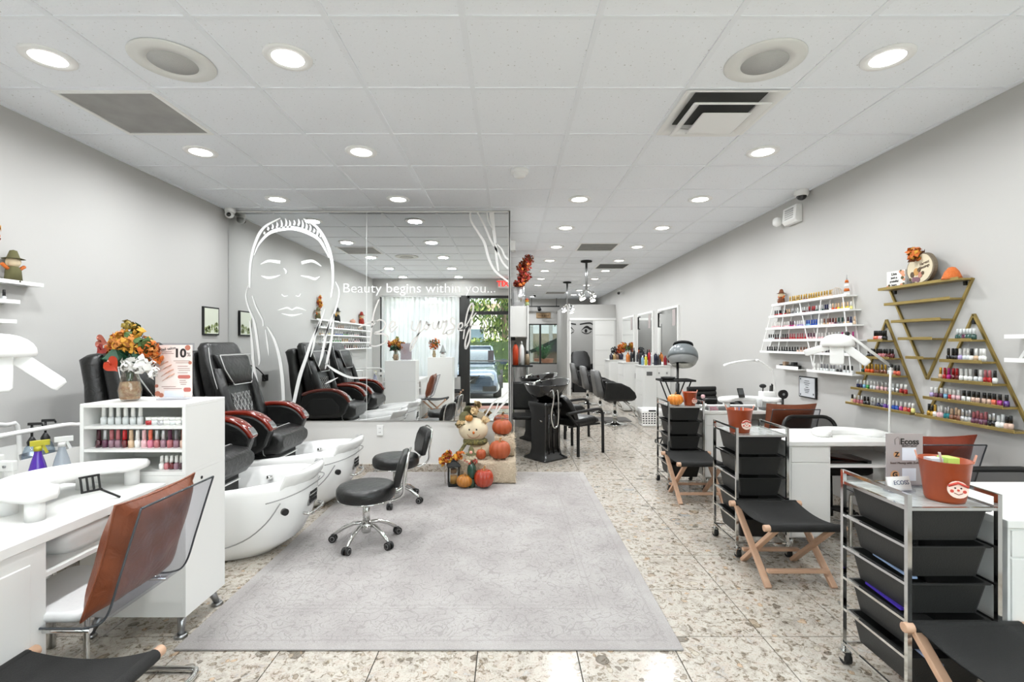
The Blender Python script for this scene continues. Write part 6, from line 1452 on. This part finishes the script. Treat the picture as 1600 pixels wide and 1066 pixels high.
for x, y, h, r, c, cap, lab in ((2.50, 8.70, .28, .026, 'a01822', '6d1016', 'tall red spray can on the nearest styling cabinet'), (2.44, 8.70, .19, .024, 'cfc234', 'e6e5d0', 'yellow bottle left of the red spray can'), (2.385, 8.72, .17, .024, '7fa6c0', 'e9e9e9', 'pale blue bottle left of the yellow one'),
        (2.42, 8.85, .30, .022, '1c1c22', '0f0f10', 'black spray bottle behind the blue one'), (2.40, 8.95, .27, .024, '26262c', '101010', 'black hair brush pot at the back left'), (2.62, 8.72, .25, .035, '1b2034', 'c9c9c9', 'navy jar of combs with chrome stem'), (2.68, 8.75, .2, .018, '48484c', '101010', 'grey tube beside the comb jar'),
        (2.78, 8.68, .17, .03, '8f1524', '8f1524', 'red bottle beside the hair dryer hood'), (2.56, 8.78, .22, .018, 'dde3ea', 'f0f0f0', 'white slim bottle right of the red spray can'), (2.73, 8.80, .13, .015, '2b2b30', '101010', 'short black tube next to the comb jar')): prod(x, y, h, r, c, lab, cap)
prod(2.47, 10.15, .20, .042, 'c0702a', 'copper orange canister on the middle styling cabinet', 'b06426', 'canister')
for k, (x, h, c) in enumerate(((2.55, .24, '202026'), (2.61, .30, '1a1a1e'), (2.68, .2, '3c3c42'), (2.74, .26, '17171c'))): prod(x, 10.2, h, .024, c, '%s dark bottle from left on the middle styling cabinet' % ordn(k), '101010')
t = thing('fall_arrangement', 'orange and brown fall flower arrangement on the farthest styling cabinet', 'flowers', (2.66, 11.62, 1.021))
MB().lathe([(.0005, 0), (.05, 0), (.06, .12), (.05, .13), (.0005, .13)], n=16).build('pot', mat('navy_pot', '26283c', .4), t)
for k, (x, z, m_) in enumerate(((-.02, .3, [LO, FO]), (.06, .34, [LO, LY_]), (-.08, .2, [LO, LR]), (.14, .26, [LG, LB]), (.02, .22, [LR, LO]), (-.16, .22, [mat('dark_leaf', '1c1f22', .7)]))): leaf_cluster('flower_cluster', (x, 0, z), .085, 60, m_, t, random.Random(k+90), .06, kind='stuff')
for k, (x, c) in enumerate(((2.42, '2c2b38'), (2.50, 'b89a6a'), (2.57, '8a6d5a'))): prod(x, 11.6, .15, .04, c, '%s small pot from left beside the fall arrangement' % ordn(k), c, 'pot')
t = thing('hand_mirror', 'round black hand mirror hanging on the front of the middle styling cabinet', 'hand mirror', (2.66, 10.03, .82)); MB().bar((.03, -.01, .16), (.03, -.01, -.0), .025, .012).build('mirror_handle', BLKM, t); MB().loft([[Vector((p[0], y_, -.08+p[1])) for p in rrect(.15, .19, .06, 5)] for y_ in (-.02, -.003)]).build('mirror_disc', BLKM, t)
# laundry basket: wall with real holes
t = thing('laundry_basket', 'white plastic laundry basket with rows of round holes', 'basket', (2.40, 8.33, 0))
W_, D_, H_ = .36, .30, .30
bm_ = MB()
def panel(p0, p1, z0, z1, nx, nz, mb, top=None):
    """panel with hexagonal holes between p0 and p1"""
    p0 = Vector(p0); p1 = Vector(p1)
    for i in range(nx):
        for j in range(nz):
            u0, u1, v0, v1 = i/nx, (i+1)/nx, j/nz, (j+1)/nz; cu_, cv = (u0+u1)/2, (v0+v1)/2
            def P(u, v): q = p0.lerp(p1, u); return Vector((q.x*(1+.12*(v)), q.y*(1+.12*v), z0+(z1-z0)*v))
            outer = [(u0, v0), (cu_, v0), (u1, v0), (u1, cv), (u1, v1), (cu_, v1), (u0, v1), (u0, cv)]
            inn = [(cu_+math.cos(a)*(u1-u0)*.33, cv+math.sin(a)*(v1-v0)*.30) for a in [PI*1.25, PI*1.5, PI*1.75, 0, PI*.25, PI*.5, PI*.75, PI]]
            o_ = len(mb.v); mb.add([P(*q) for q in outer]+[P(*q) for q in inn], [(k, (k+1) % 8, 8+(k+1) % 8, 8+k) for k in range(8)])
w2, d2_ = W_/2*.88, D_/2*.88
cs_ = [(-w2, -d2_, 0), (w2, -d2_, 0), (w2, d2_, 0), (-w2, d2_, 0)]
for k in range(4): panel(cs_[k], cs_[(k+1) % 4], .04, .24, 7 if k % 2 == 0 else 6, 5, bm_)
o = bm_.build('perforated_wall', WHITEP, t); so = o.modifiers.new('solid', 'SOLIDIFY'); so.thickness = .004
b = MB(); b.loft([[Vector((p[0]*k, p[1]*k, z)) for p in rrect(2*w2, 2*d2_, .01, 2)] for z, k in ((0, .97), (.04, 1.0))]); b.build('basket_floor', WHITEP, t)
b = MB(); rim = [Vector((p[0], p[1], .0)) for p in rrect(2*w2*1.13, 2*d2_*1.13, .03, 4)]; b.loft([[q+Vector((0, 0, .24)) for q in rim], [q+Vector((0, 0, .30)) for q in rim], [Vector((q.x*.97, q.y*.97, .30)) for q in rim], [Vector((q.x*.97, q.y*.97, .24)) for q in rim]], cap=False); b.build('basket_rim', WHITEP, t)
b = MB(); b.box(-.06, .06, -d2_*1.14-.003, -d2_*1.13+.004, .26, .285); b.build('handle_slot', BLKM, t)
o = MB().loft([[Vector((p[0]*k, p[1]*k, z)) for p in rrect(2*w2*.93, 2*d2_*.93, .05, 3)] for z, k in ((.045, .9), (.1, .98), (.2, 1.0), (.235, .8))]).build('added_dark_towels', mat('navy_towel', '14161f', .95), loc=(2.40, 8.33, 0)); tag(o, 'dark towels added to make the holes of the white laundry basket look dark', 'towels')  # dark contents added so the basket holes show dark
# hood dryer and tray table
t = thing('hood_dryer', 'grey salon hood dryer with clear visor on a black pole stand', 'hair dryer', (2.35, 6.8, 0))
MB().cyl((0, 0, .05), (0, 0, 1.18), .018, n=10).build('pole', BLK, t); MB().cyl((0, 0, .5), (0, 0, .85), .028, n=10).build('pole_sleeve', BLK, t); star_base(t, r=.28, m=BLK, topz=.3)
b = MB(); secs = []
for i in range(9):
    a = PI*.06+PI*.50*i/8; secs.append([Vector((.205*math.sin(a)*math.cos(q*PI/14), .205*math.sin(a)*math.sin(q*PI/14), .19*math.cos(a))) for q in range(28)])
sh_ = [[v*.93 for v in s] for s in reversed(secs)]
b.loft(secs+sh_); hd = b.build('hood_shell', mat('hood_grey', '6f7577', .3), t, loc=(.075, 0, 1.23)); hd.rotation_euler = (-.35, .15, 0)
b = MB(); b.loft([[Vector((.20*k*math.cos(q*PI/14), .20*k*math.sin(q*PI/14), z)) for q in range(28)] for z, k in ((.0, 1), (-.05, .97), (-.10, .86), (-.13, .70))], cap=False); v_ = b.build('clear_visor', clear('visor_clear', 'd8d6cc', .2, milk=.35), hd)
b = MB(); b.loft([[Vector((.12*k*math.cos(q*PI/12), .12*k*math.sin(q*PI/12), z)) for q in range(24)] for z, k in ((.165, 1.15), (.19, 1.1), (.205, .8), (.21, .1))]); b.build('hood_top', BLKM, hd)
b = MB(); [b.tube([(-.06+.03*k, -.06, .10), (-.06+.03*k, -.06, -.05)], .008, 6) for k in range(4)]; b.build('inner_fin', BLKM, hd)
t = thing('tray_table', 'black folding tray table beside the hood dryer', 'table', (2.235, 6.55, 0))
b = MB(); b.box(-.22, .22, -.16, .16, .905, .915); b.box(-.22, .22, -.16, -.15, .915, .93); b.box(-.22, .22, .15, .16, .915, .93); b.box(-.22, -.21, -.16, .16, .915, .93); b.box(.21, .22, -.16, .16, .915, .93); b.build('tray', BLKM, t)
for y_ in (-.12, .12):
    MB().bar((-.17, y_, .905), (.18, y_*1.1, 0), .014, .014).build('leg', BLKM, t); MB().bar((.17, y_*.9, .905), (-.18, y_, 0), .014, .014).build('leg', BLKM, t)
b = MB(); b.lathe([(.0005, 0), (.06, 0), (.085, .045), (.08, .045), (.056, .005), (.0005, .005)], n=20, sx=1.2); tag(b.build('tint_bowl', BLK, loc=(2.13, 6.53, .916)), 'black tint bowl on the tray table', 'bowl')
# treatment room
t = thing('treatment_bed', 'black reclining treatment bed seen through the open doorway', 'bed', (2.0, 13.9, 0), -PI/2)
MB().loft([[Vector((x, p[0]*w_, z)) for p in [(q[0], q[1]) for q in rrect(1, 1, .3, 4)]] and [Vector((x+p[1]*.1, p[0]*w_, z+p[1]*.0)) for p in rrect(1, 1, .3, 4)] for x, z, w_ in ((.18, .60, .56), (.12, .80, .58), (.02, 1.0, .56), (-.04, 1.15, .44), (-.06, 1.19, .3))]).build('backrest', BLEA, t)
MB().box(-.05, .50, -.30, .30, .50, .64).build('seat', BLEA, t, bevel=.04); MB().box(.0, .40, -.22, .22, .04, .50).build('bed_base', BLKM, t, bevel=.02)
for s in (-1, 1): MB().box(.12, .42, s*.34-.05, s*.34+.05, .60, .84).build('arm', BLEA, t, bevel=.03)
MB().box(-.15, .50, -.30, .30, .0, .05).build('foot_plate', CHROME, t)
t = thing('eye_mural', 'black eyes and eyebrows mural on the treatment room wall', 'wall decal', (0, 0, 0)); EYK = mat('mural_black', '1f1e1d', .7)
def P3(x, y): return at(x, y, 15.39)
def eye(mb, cx, cy, s, fl=1):
    up = spline([P3(cx-fl*8*s, cy+1.2*s), P3(cx-fl*4*s, cy-2.6*s), P3(cx+fl*1*s, cy-3.6*s), P3(cx+fl*6*s, cy-.8*s), P3(cx+fl*9.5*s, cy-1.6*s)], 4)
    N = len(up)
    for i in range(N-1):
        w0, w1 = [(.012+.075*math.sin(PI*(k/(N-1))**1.5)) for k in (i, i+1)]; mb.add([up[i], up[i+1], up[i+1]+Vector((0, 0, w1)), up[i]+Vector((0, 0, w0))], [(0, 1, 2, 3)])
    lo = spline([P3(cx-fl*7*s, cy+1.4*s), P3(cx-fl*2*s, cy+4*s), P3(cx+fl*3*s, cy+4*s), P3(cx+fl*8*s, cy+.6*s)], 4)
    for i in range(len(lo)-1): w = .02; mb.add([lo[i], lo[i+1], lo[i+1]-Vector((0, 0, w*1.6)), lo[i]-Vector((0, 0, w*1.2))], [(0, 1, 2, 3)])
    c = P3(cx-.5*fl*s, cy+.6*s); mb.add([c+Vector((.045*math.cos(a*PI/8), 0, .06*math.sin(a*PI/8))) for a in range(16)], [tuple(range(16))])
b = MB(); eye(b, 916, 516.5, 1.0); eye(b, 889.5, 516.5, 1.0, -1)
for pts in ([(906, 507), (914, 505.5), (922, 505), (926, 507)], [(900, 507), (893, 506), (884, 505), (876, 507)]):
    L = spline([P3(*q) for q in pts], 5)
    for i in range(len(L)-1): b.add([L[i]-Vector((0, 0, .02)), L[i+1]-Vector((0, 0, .02)), L[i+1]+Vector((0, 0, .022)), L[i]+Vector((0, 0, .022))], [(0, 1, 2, 3)])
b.build('painted_eyes', EYK, t)
# ================================================================ SIGNS ON THE GOLD SHELF AND RACK TOPS
t = thing('quote_sign', 'small white seasonal quote sign with painted pumpkins on the gold shelf', 'sign', (XR-.065, 3.49, 1.821), -PI/2+.15)
MB().box(-.07, .07, -.008, .008, 0, .118).build('sign_board', mat('white_board', 'e5e4e0', .6), t)
for k, (tx_, s_) in enumerate((('Live', .026), ('just a', .022), ('grateful', .022), ('heart', .018))): text('sign_lettering', tx_, s_, (-.012, -.0095, .096-.026*k), (PI/2, 0, 0), DK, t, off=.0004)
b = MB()
for x, z, r in ((.05, .10, .016), (.058, .08, .012), (.035, .108, .01), (-.062, .008, .01), (.045, .012, .012), (.062, .05, .01)): b.cyl((x, -.008, z), (x, -.0105, z), r, n=10)
b.build('painted_pumpkin', mat('paint_peach', 'd79a78', .6), t, kind='stuff'); b = MB(); [b.cyl((x, -.008, z), (x, -.0108, z), r, n=8) for x, z, r in ((.052, .062, .012), (.04, .115, .006), (-.05, .018, .008), (.06, .02, .008))]; b.build('painted_leaf', mat('paint_olive', '5a5430', .6), t, kind='stuff')
t = thing('pumpkin_plaque', 'round pumpkin-shaped Harvest Blessings plaque with leaf bow on the gold shelf', 'sign', (XR-.065, 3.285, 1.821), -PI/2-.15)
pl = [(.135*math.sin(a*2*PI/36)*(1-.06*math.cos(a*2*PI/36)**2*math.cos(a*PI/9*3)), .105-.105*math.cos(a*2*PI/36)) for a in range(36)]
MB().prism(pl, -.006, .018, 'y').build('plaque_rim', mat('grey_brown_rim', '6f6453', .7), t); MB().prism([(x*.92, .105+(z-.105)*.92) for x, z in pl], -.009, -.005, 'y').build('plaque_face', mat('cream_face', 'd8ccb0', .7), t)
text('plaque_lettering', 'Harvest', .028, (.05, -.0105, .135), (PI/2, -.15, 0), mat('brown_script', '5b4636', .7), t); text('plaque_lettering', 'Blessings', .028, (.05, -.0105, .11), (PI/2, -.15, 0), MC['brown_script'], t)
b = MB()
for k, (x, z, r, m_) in enumerate(((-.03, .085, .026, 0), (-.07, .07, .02, 1), (-.055, .035, .018, 2), (-.03, .035, .016, 2), (.01, .06, .02, 3), (-.01, .03, .018, 2), (.035, .07, .012, 1), (-.09, .04, .01, 1), (-.0, .095, .014, 1))): b.m = m_; b.cyl((x, -.009, z), (x, -.011-.0003*k, z), r, n=14)
b.build('painted_fruit', [mat('paint_amber', 'b98a48', .6), mat('paint_brown', '4f3a20', .6), mat('paint_mauve', '7a5560', .6), mat('paint_pink', 'b97f6a', .6)], t)
leaf_cluster('leaf_bow', (-.02, -.02, .205), .045, 60, [LO, LY_, LB, LO], t, random.Random(61), .05, kind='stuff')
t = thing('sparkle_pumpkin', 'small sparkly orange cone pumpkin at the right end of the gold shelf', 'figurine', (XR-.06, 3.06, 1.821)); MB().lathe([(.0005, 0), (.052, 0), (.05, .012), (.036, .05), (.018, .075), (.0005, .08)], n=20).build('body', mat('glitter_orange', 'd8702a', .5, bump=(150, 1)), t)
def mini_scarecrow(loc, label, s=1.0, cols=(LB, LO, LY_)):
    t = thing('shelf_scarecrow', label, 'figurine', loc); MB().lathe([(.0005, 0), (.035*s, 0), (.03*s, .06*s), (.018*s, .08*s), (.0005, .08*s)], n=12).build('body', cols[0], t); MB()._ball(Vector((0, 0, .10*s)), .03*s, .028*s, .03*s, 14, 8).build('head', SKIN, t)
    MB().lathe([(.045*s, .115*s), (.024*s, .122*s), (.014*s, .155*s), (.0005, .16*s)], n=14).build('hat', cols[0], t)
    for q in (-1, 1): MB().tube([(0, q*.02*s, .06*s), (0, q*.055*s, .085*s)], .008*s, 6).build('arm', cols[1], t)
    leaf_cluster('flower_trim', (-.02*s, 0, .035*s), .022*s, 16, list(cols), t, random.Random(5), .02*s, kind='stuff'); return t
mini_scarecrow((XR-.05, 5.0, 1.816), 'brown scarecrow figure at the left end of the white polish rack', 1.0)
t = thing('tiered_stand', 'small white tiered ornament at the right end of the white polish rack', 'ornament', (XR-.05, 4.03, 1.816)); 
for k in range(4): MB().lathe([(.0005, .035*k), (.024-.003*k, .035*k), (.02-.003*k, .035*k+.022), (.0005, .035*k+.022)], n=10).build('tier', [WHITEP, LO][k % 2], t)
MB().cyl((0, 0, .13), (0, 0, .17), .003, n=5).build('spire', STEEL, t)
t = thing('wire_pumpkin', 'pale round wire ornament beside the tiered ornament', 'ornament', (XR-.05, 4.15, 1.816))
for k in range(6): a = k*PI/6; MB().tube([Vector((.035*math.cos(a)*math.sin(q*PI/8), .035*math.sin(a)*math.sin(q*PI/8), .04-.04*math.cos(q*PI/8))) for q in range(16)], .0025, 5, closed=True).build('wire_hoop', mat('pale_wire', 'c9bfb4', .5), t)
# left wall rack top
mini_scarecrow((XL+.055, 2.97, 1.791), 'floral scarecrow at the near right end of the left wall rack', 1.25, (HATG, LO, BUR))
mini_scarecrow((XL+.05, 2.1, 1.791), 'black and yellow flower figure in the middle of the left wall rack', 1.6, (BLKM, LY_, LR)); mini_scarecrow((XL+.05, .7, 1.791), 'slim red scarecrow figure near the window end of the left wall rack', 1.7, (LR, LO, LY_))
pumpkin('pumpkin', (XL+.05, 1.25, 1.791), .05, .09, mat('blush_pumpkin', 'd3a28c', .5), 'blush pumpkin on top of the left wall rack')
t = thing('leaf_swag', 'hanging autumn leaf ornament above the left wall rack', 'ornament', (XL+.04, 2.85, 2.08)); leaf_cluster('leaf_cluster', (0, 0, 0), .07, 60, [LO, LR, LY_], t, random.Random(66), .05, (.5, .7, 1.6), kind='stuff'); MB().cyl((0, 0, -.29), (0, 0, .05), .004, n=6).build('stake', LB, t)
# second vase and gnome on the window cabinet
t = thing('small_vase', 'small vase of pink foliage on the second cabinet, seen in the mirror', 'vase', (-1.56, .70, 1.127)); MB().lathe([(.0005, 0), (.03, 0), (.04, .05), (.025, .11), (.03, .14)], n=18).build('vase_body', mat('tan_vase', '9b8a6c', .4), t)
leaf_cluster('foliage', (0, 0, .27), .12, 110, [mat('foliage_pink', 'b06b58', .7), LG, LO], t, random.Random(71), .06, (1, .6, 1.1), kind='stuff')
t = thing('gnome_doll', 'grey gnome doll with white beard on the second cabinet, seen in the mirror', 'figurine', (-1.30-.08, .70, 1.127)); MB().lathe([(.0005, 0), (.05, 0), (.055, .05), (.03, .09), (.0005, .1)], n=14).build('body', FW, t); MB().lathe([(.07, .09), (.05, .13), (.02, .22), (.0005, .26)], n=14).build('hat', mat('grey_felt', '8f9290', .9), t); MB()._ball(Vector((0, .04, .1)), .03, .02, .02, 10, 6).build('scarf', LR, t)
# ================================================================ OUTSIDE, FRONT
t = thing('parked_car', 'blue-grey sedan parked nose-in outside the glass door, seen in the mirror', 'car', (-1.18, -2.45, -.14), PI)
CB = mat('car_paint', '3c4857', .25, .5, coat=1); CG = clear('car_glass', '7d94a0', .35); BLKC = BLK
# car local: nose at y=0 pointing -y... after the half turn it faces the shop; x across
def car_sec(y, z0, z1, w_, r=.12, tw=None): 
    return [Vector((p[0]*(1 if p[1] < 0 else (tw or 1)), y, (z0+z1)/2+p[1])) for p in rrect(w_, z1-z0, r, 4)]
b = MB(); b.loft([car_sec(.0, .28, .62, 1.3, .1), car_sec(.06, .18, .74, 1.66, .14, .96), car_sec(.3, .18, .82, 1.78, .14, .93), car_sec(1.1, .2, .95, 1.82, .16, .9), car_sec(1.5, .2, .98, 1.82, .16, .92), car_sec(3.6, .2, 1.0, 1.82, .16, .92), car_sec(4.4, .22, .98, 1.76, .16, .9), car_sec(4.6, .3, .85, 1.5, .14, .9)]); b.build('body', CB, t)
b = MB(); b.loft([car_sec(1.15, .92, .98, 1.5, .02), car_sec(1.9, .92, 1.42, 1.32, .1, .9), car_sec(2.6, .92, 1.47, 1.34, .1, .9), car_sec(3.3, .92, 1.42, 1.30, .1, .9), car_sec(4.0, .92, .98, 1.4, .02)]); b.build('cabin', mat('cabin_glass', '2c363c', .05, .1, coat=1), t)
MB().loft([car_sec(1.88, 1.40, 1.45, 1.14, .02), car_sec(2.6, 1.455, 1.485, 1.16, .012), car_sec(3.32, 1.40, 1.44, 1.12, .02)]).build('roof', CB, t)
for s in (-1, 1):
    MB().bar((s*.72, 1.2, .98), (s*.60, 1.95, 1.43), .06, .05).build('pillar', CB, t)
    MB().loft([[Vector((s*(.62+p[0]*.5), y_, .62+p[1])) for p in rrect(.52, .17, .06, 3)] for y_ in (.02, .2)]).build('headlight', mat('headlight_glass', 'cfd6da', .05, .6, coat=1), t)
    MB().box(s*.62-.2, s*.62+.2, -.005, .1, .24, .40).build('fog_vent', BLK, t, bevel=.03)
    MB().loft([[Vector((s*.98+p[0], y_, 1.0+p[1])) for p in rrect(.22, .15, .05, 3)] for y_ in (1.35, 1.45)]).build('door_mirror', CB, t)
    for y_ in (.85, 3.7): b = MB(); b.cyl((s*.93, y_, .32), (s*.70, y_, .32), .32, n=24); b.build('wheel', BLKM, t)
MB().prism([(-.34, .66), (.34, .66), (.22, .46), (-.22, .46)], -.03, .06, 'y').build('grille', BLK, t); b = MB(); b.bar((-.36, -.035, .68), (0, -.045, .46), .04, .03); b.bar((.36, -.035, .68), (0, -.045, .46), .04, .03); b.cyl((0, -.03, .58), (0, -.05, .58), .05, n=14); b.build('chrome_wing', CHROME, t)
MB().box(-.62, .62, -.01, .2, .40, .45).build('bumper_line', CB, t)
GRN = [mat('hedge_a', '47602a', .8), mat('hedge_b', '6a7f3a', .8), mat('hedge_c', '2f4520', .8), mat('hedge_d', '8f9a52', .8)]
t = thing('clipped_hedge', 'clipped yellow-green hedge across the car park', 'hedge', (-1, -9.2, -.14)); rd = random.Random(12); b = MB()
for k in range(9000):
    b.m = rd.randrange(4); q = Vector((rd.uniform(-6, 6), rd.uniform(.0, .5) if rd.random() < .75 else rd.uniform(0, 1), rd.uniform(.1, 1.75))); u = Vector((rd.gauss(0, 1), rd.gauss(0, 1), rd.gauss(0, 1))).normalized(); v = u.orthogonal().normalized(); s = .09; b.add([q-u*s, q-v*s*.5, q+u*s, q+v*s*.5], [(0, 1, 2, 3)])
b.build('leaves', GRN, t, kind='stuff'); MB().box(-6, 6, .1, .9, 0, 1.6).build('core', mat('hedge_core', '2c3a1a', .9), t)
def tree(x, y, h, label, rr=1.6, seed=1, n=2600, cols=None, z0=-.14):
    t = thing('street_tree', label, 'tree', (x, y, z0), 0, 'trees outside'); MB().tube([(0, 0, 0), (.05, 0, h*.3), (-.03, 0, h*.6), (.05, .1, h*.85)], [.16, .13, .1, .05], 8).build('trunk', mat('bark', '6a5a48', .9), t); rd = random.Random(seed); b = MB(); M_ = cols or GRN
    cl = [(Vector((rd.gauss(0, rr*.5), rd.gauss(0, rr*.4), h*rd.uniform(.35, 1))), rd.uniform(.5, .9)*rr*.6) for k in range(14)]
    for k in range(n):
        c, r = cl[k % 14]; b.m = rd.randrange(len(M_)); q = c+Vector((rd.gauss(0, 1), rd.gauss(0, 1), rd.gauss(0, 1))).normalized()*r*rd.random()**.5; u = Vector((rd.gauss(0, .5), rd.gauss(0, .5), -1)).normalized(); v = u.orthogonal().normalized(); s = .14; b.add([q-u*s, q-v*s*.4, q+u*s*1.2, q+v*s*.4], [(0, 1, 2, 3)])
    b.build('crown', M_, t, kind='stuff'); return t
for k, (x, y, h, lab) in enumerate(((-4.6, -12.5, 6.5, 'leafy tree beyond the hedge, far left outside the door'), (-2.4, -11.5, 6.0, 'leafy tree beyond the hedge behind the parked car'), (-.3, -12.5, 6.8, 'tall drooping tree beyond the hedge straight outside the door'), (2.0, -11.0, 6.0, 'leafy tree outside the right front window'), (4.6, -12.5, 6.6, 'large tree far right outside the front window'), (1.2, -16, 7.5, 'darker tree farthest back outside'), (-6.6, -14, 7, 'tree at the far end of the hedge outside'))): tree(x, y, h, lab, 1.7, k+3)
t = thing('opposite_building', 'pale low building beyond the trees outside', 'building', (0, -26, -.14)); MB().box(-22, 22, -6, 0, 0, 4.2).build('building_wall', mat('pale_stucco', 'd6cdbc', .9), t)
for k in range(8): MB().box(-19+k*5, -17+k*5, 0, .08, 1.0, 2.6).build('window', mat('far_glass', '56666e', .2), t)
MB().box(-22.5, 22.5, -6.5, .6, 4.2, 4.5).build('roof', mat('roof_tan', '9a8571', .9), t)
# ================================================================ OUTSIDE, REAR WINDOW
t = thing('rear_building', 'grey gabled tiled roof house behind the rear window', 'building', (2.5, 23.0, -.05)); MB().box(-1.2, 3, 0, 3, 0, 1.15).build('building_wall', mat('taupe_stucco', '8a7a6e', .9), t)
b = MB(); b.prism([(-1.5, 1.05), (3.3, 1.05), (.9, 2.15)], -.3, 3, 'y'); b.build('gable_roof', mat('slate_roof', '4b4c50', .8), t); MB().bar((-1.55, -.32, 1.05), (.9, -.32, 2.17), .12, .16).build('barge_board', mat('dark_board', '2f3a36', .7), t)
tree(3.6, 29.5, 4.8, 'green tree beyond the rear window behind the gabled house', 1.1, 31, 1500, z0=-.05); tree(-.2, 30, 5.2, 'dark leaved tree at the rear window centre', 1.0, 32, 1400, [GRN[2], mat('plum_leaf', '3a2a3a', .8), mat('dark_leaf_b', '22301c', .8)], z0=-.05)
t = thing('potted_palm', 'green plant in a terracotta pot outside the rear window', 'potted plant', (1.42, 20.5, -.05)); MB().lathe([(.0005, 0), (.28, 0), (.4, .75), (.44, .8), (.38, .8), (.3, .7)], n=20).build('pot', mat('terracotta', 'b07a66', .8), t)
b = MB()
for k in range(40):
    a = k*2.4; L = .9; b.add([Vector((0, 0, .75)), Vector((math.cos(a)*.15-.03, math.sin(a)*.15, 1.1+.2*math.sin(k))), Vector((math.cos(a)*.5, math.sin(a)*.5, 1.3+.25*math.sin(k*1.7))), Vector((math.cos(a)*.15+.03, math.sin(a)*.15, 1.1+.2*math.sin(k)))], [(0, 1, 2, 3)])
b.build('fronds', [mat('palm_green', '4d7a58', .7)], t, kind='stuff')
t = thing('rear_wall_block', 'pale garden wall and posts seen through the rear window', 'wall', (.9, 27.5, -.05)); MB().box(-3, 5, 0, .3, 0, 2.0).build('garden_wall', mat('pale_stucco_b', 'cfc4b2', .9), t)
for k in range(6): MB().box(-2+k*1.1, -1.8+k*1.1, -.2, 0, 0, 2.6).build('post', WHITEP, t)
t = thing('garden_bench', 'grey stone block below the rear window outside', 'block', (1.15, 19.2, -.05)); MB().box(-.35, .1, -.2, .2, 0, .72).build('stone', mat('stone_grey', '8c8b86', .9), t)
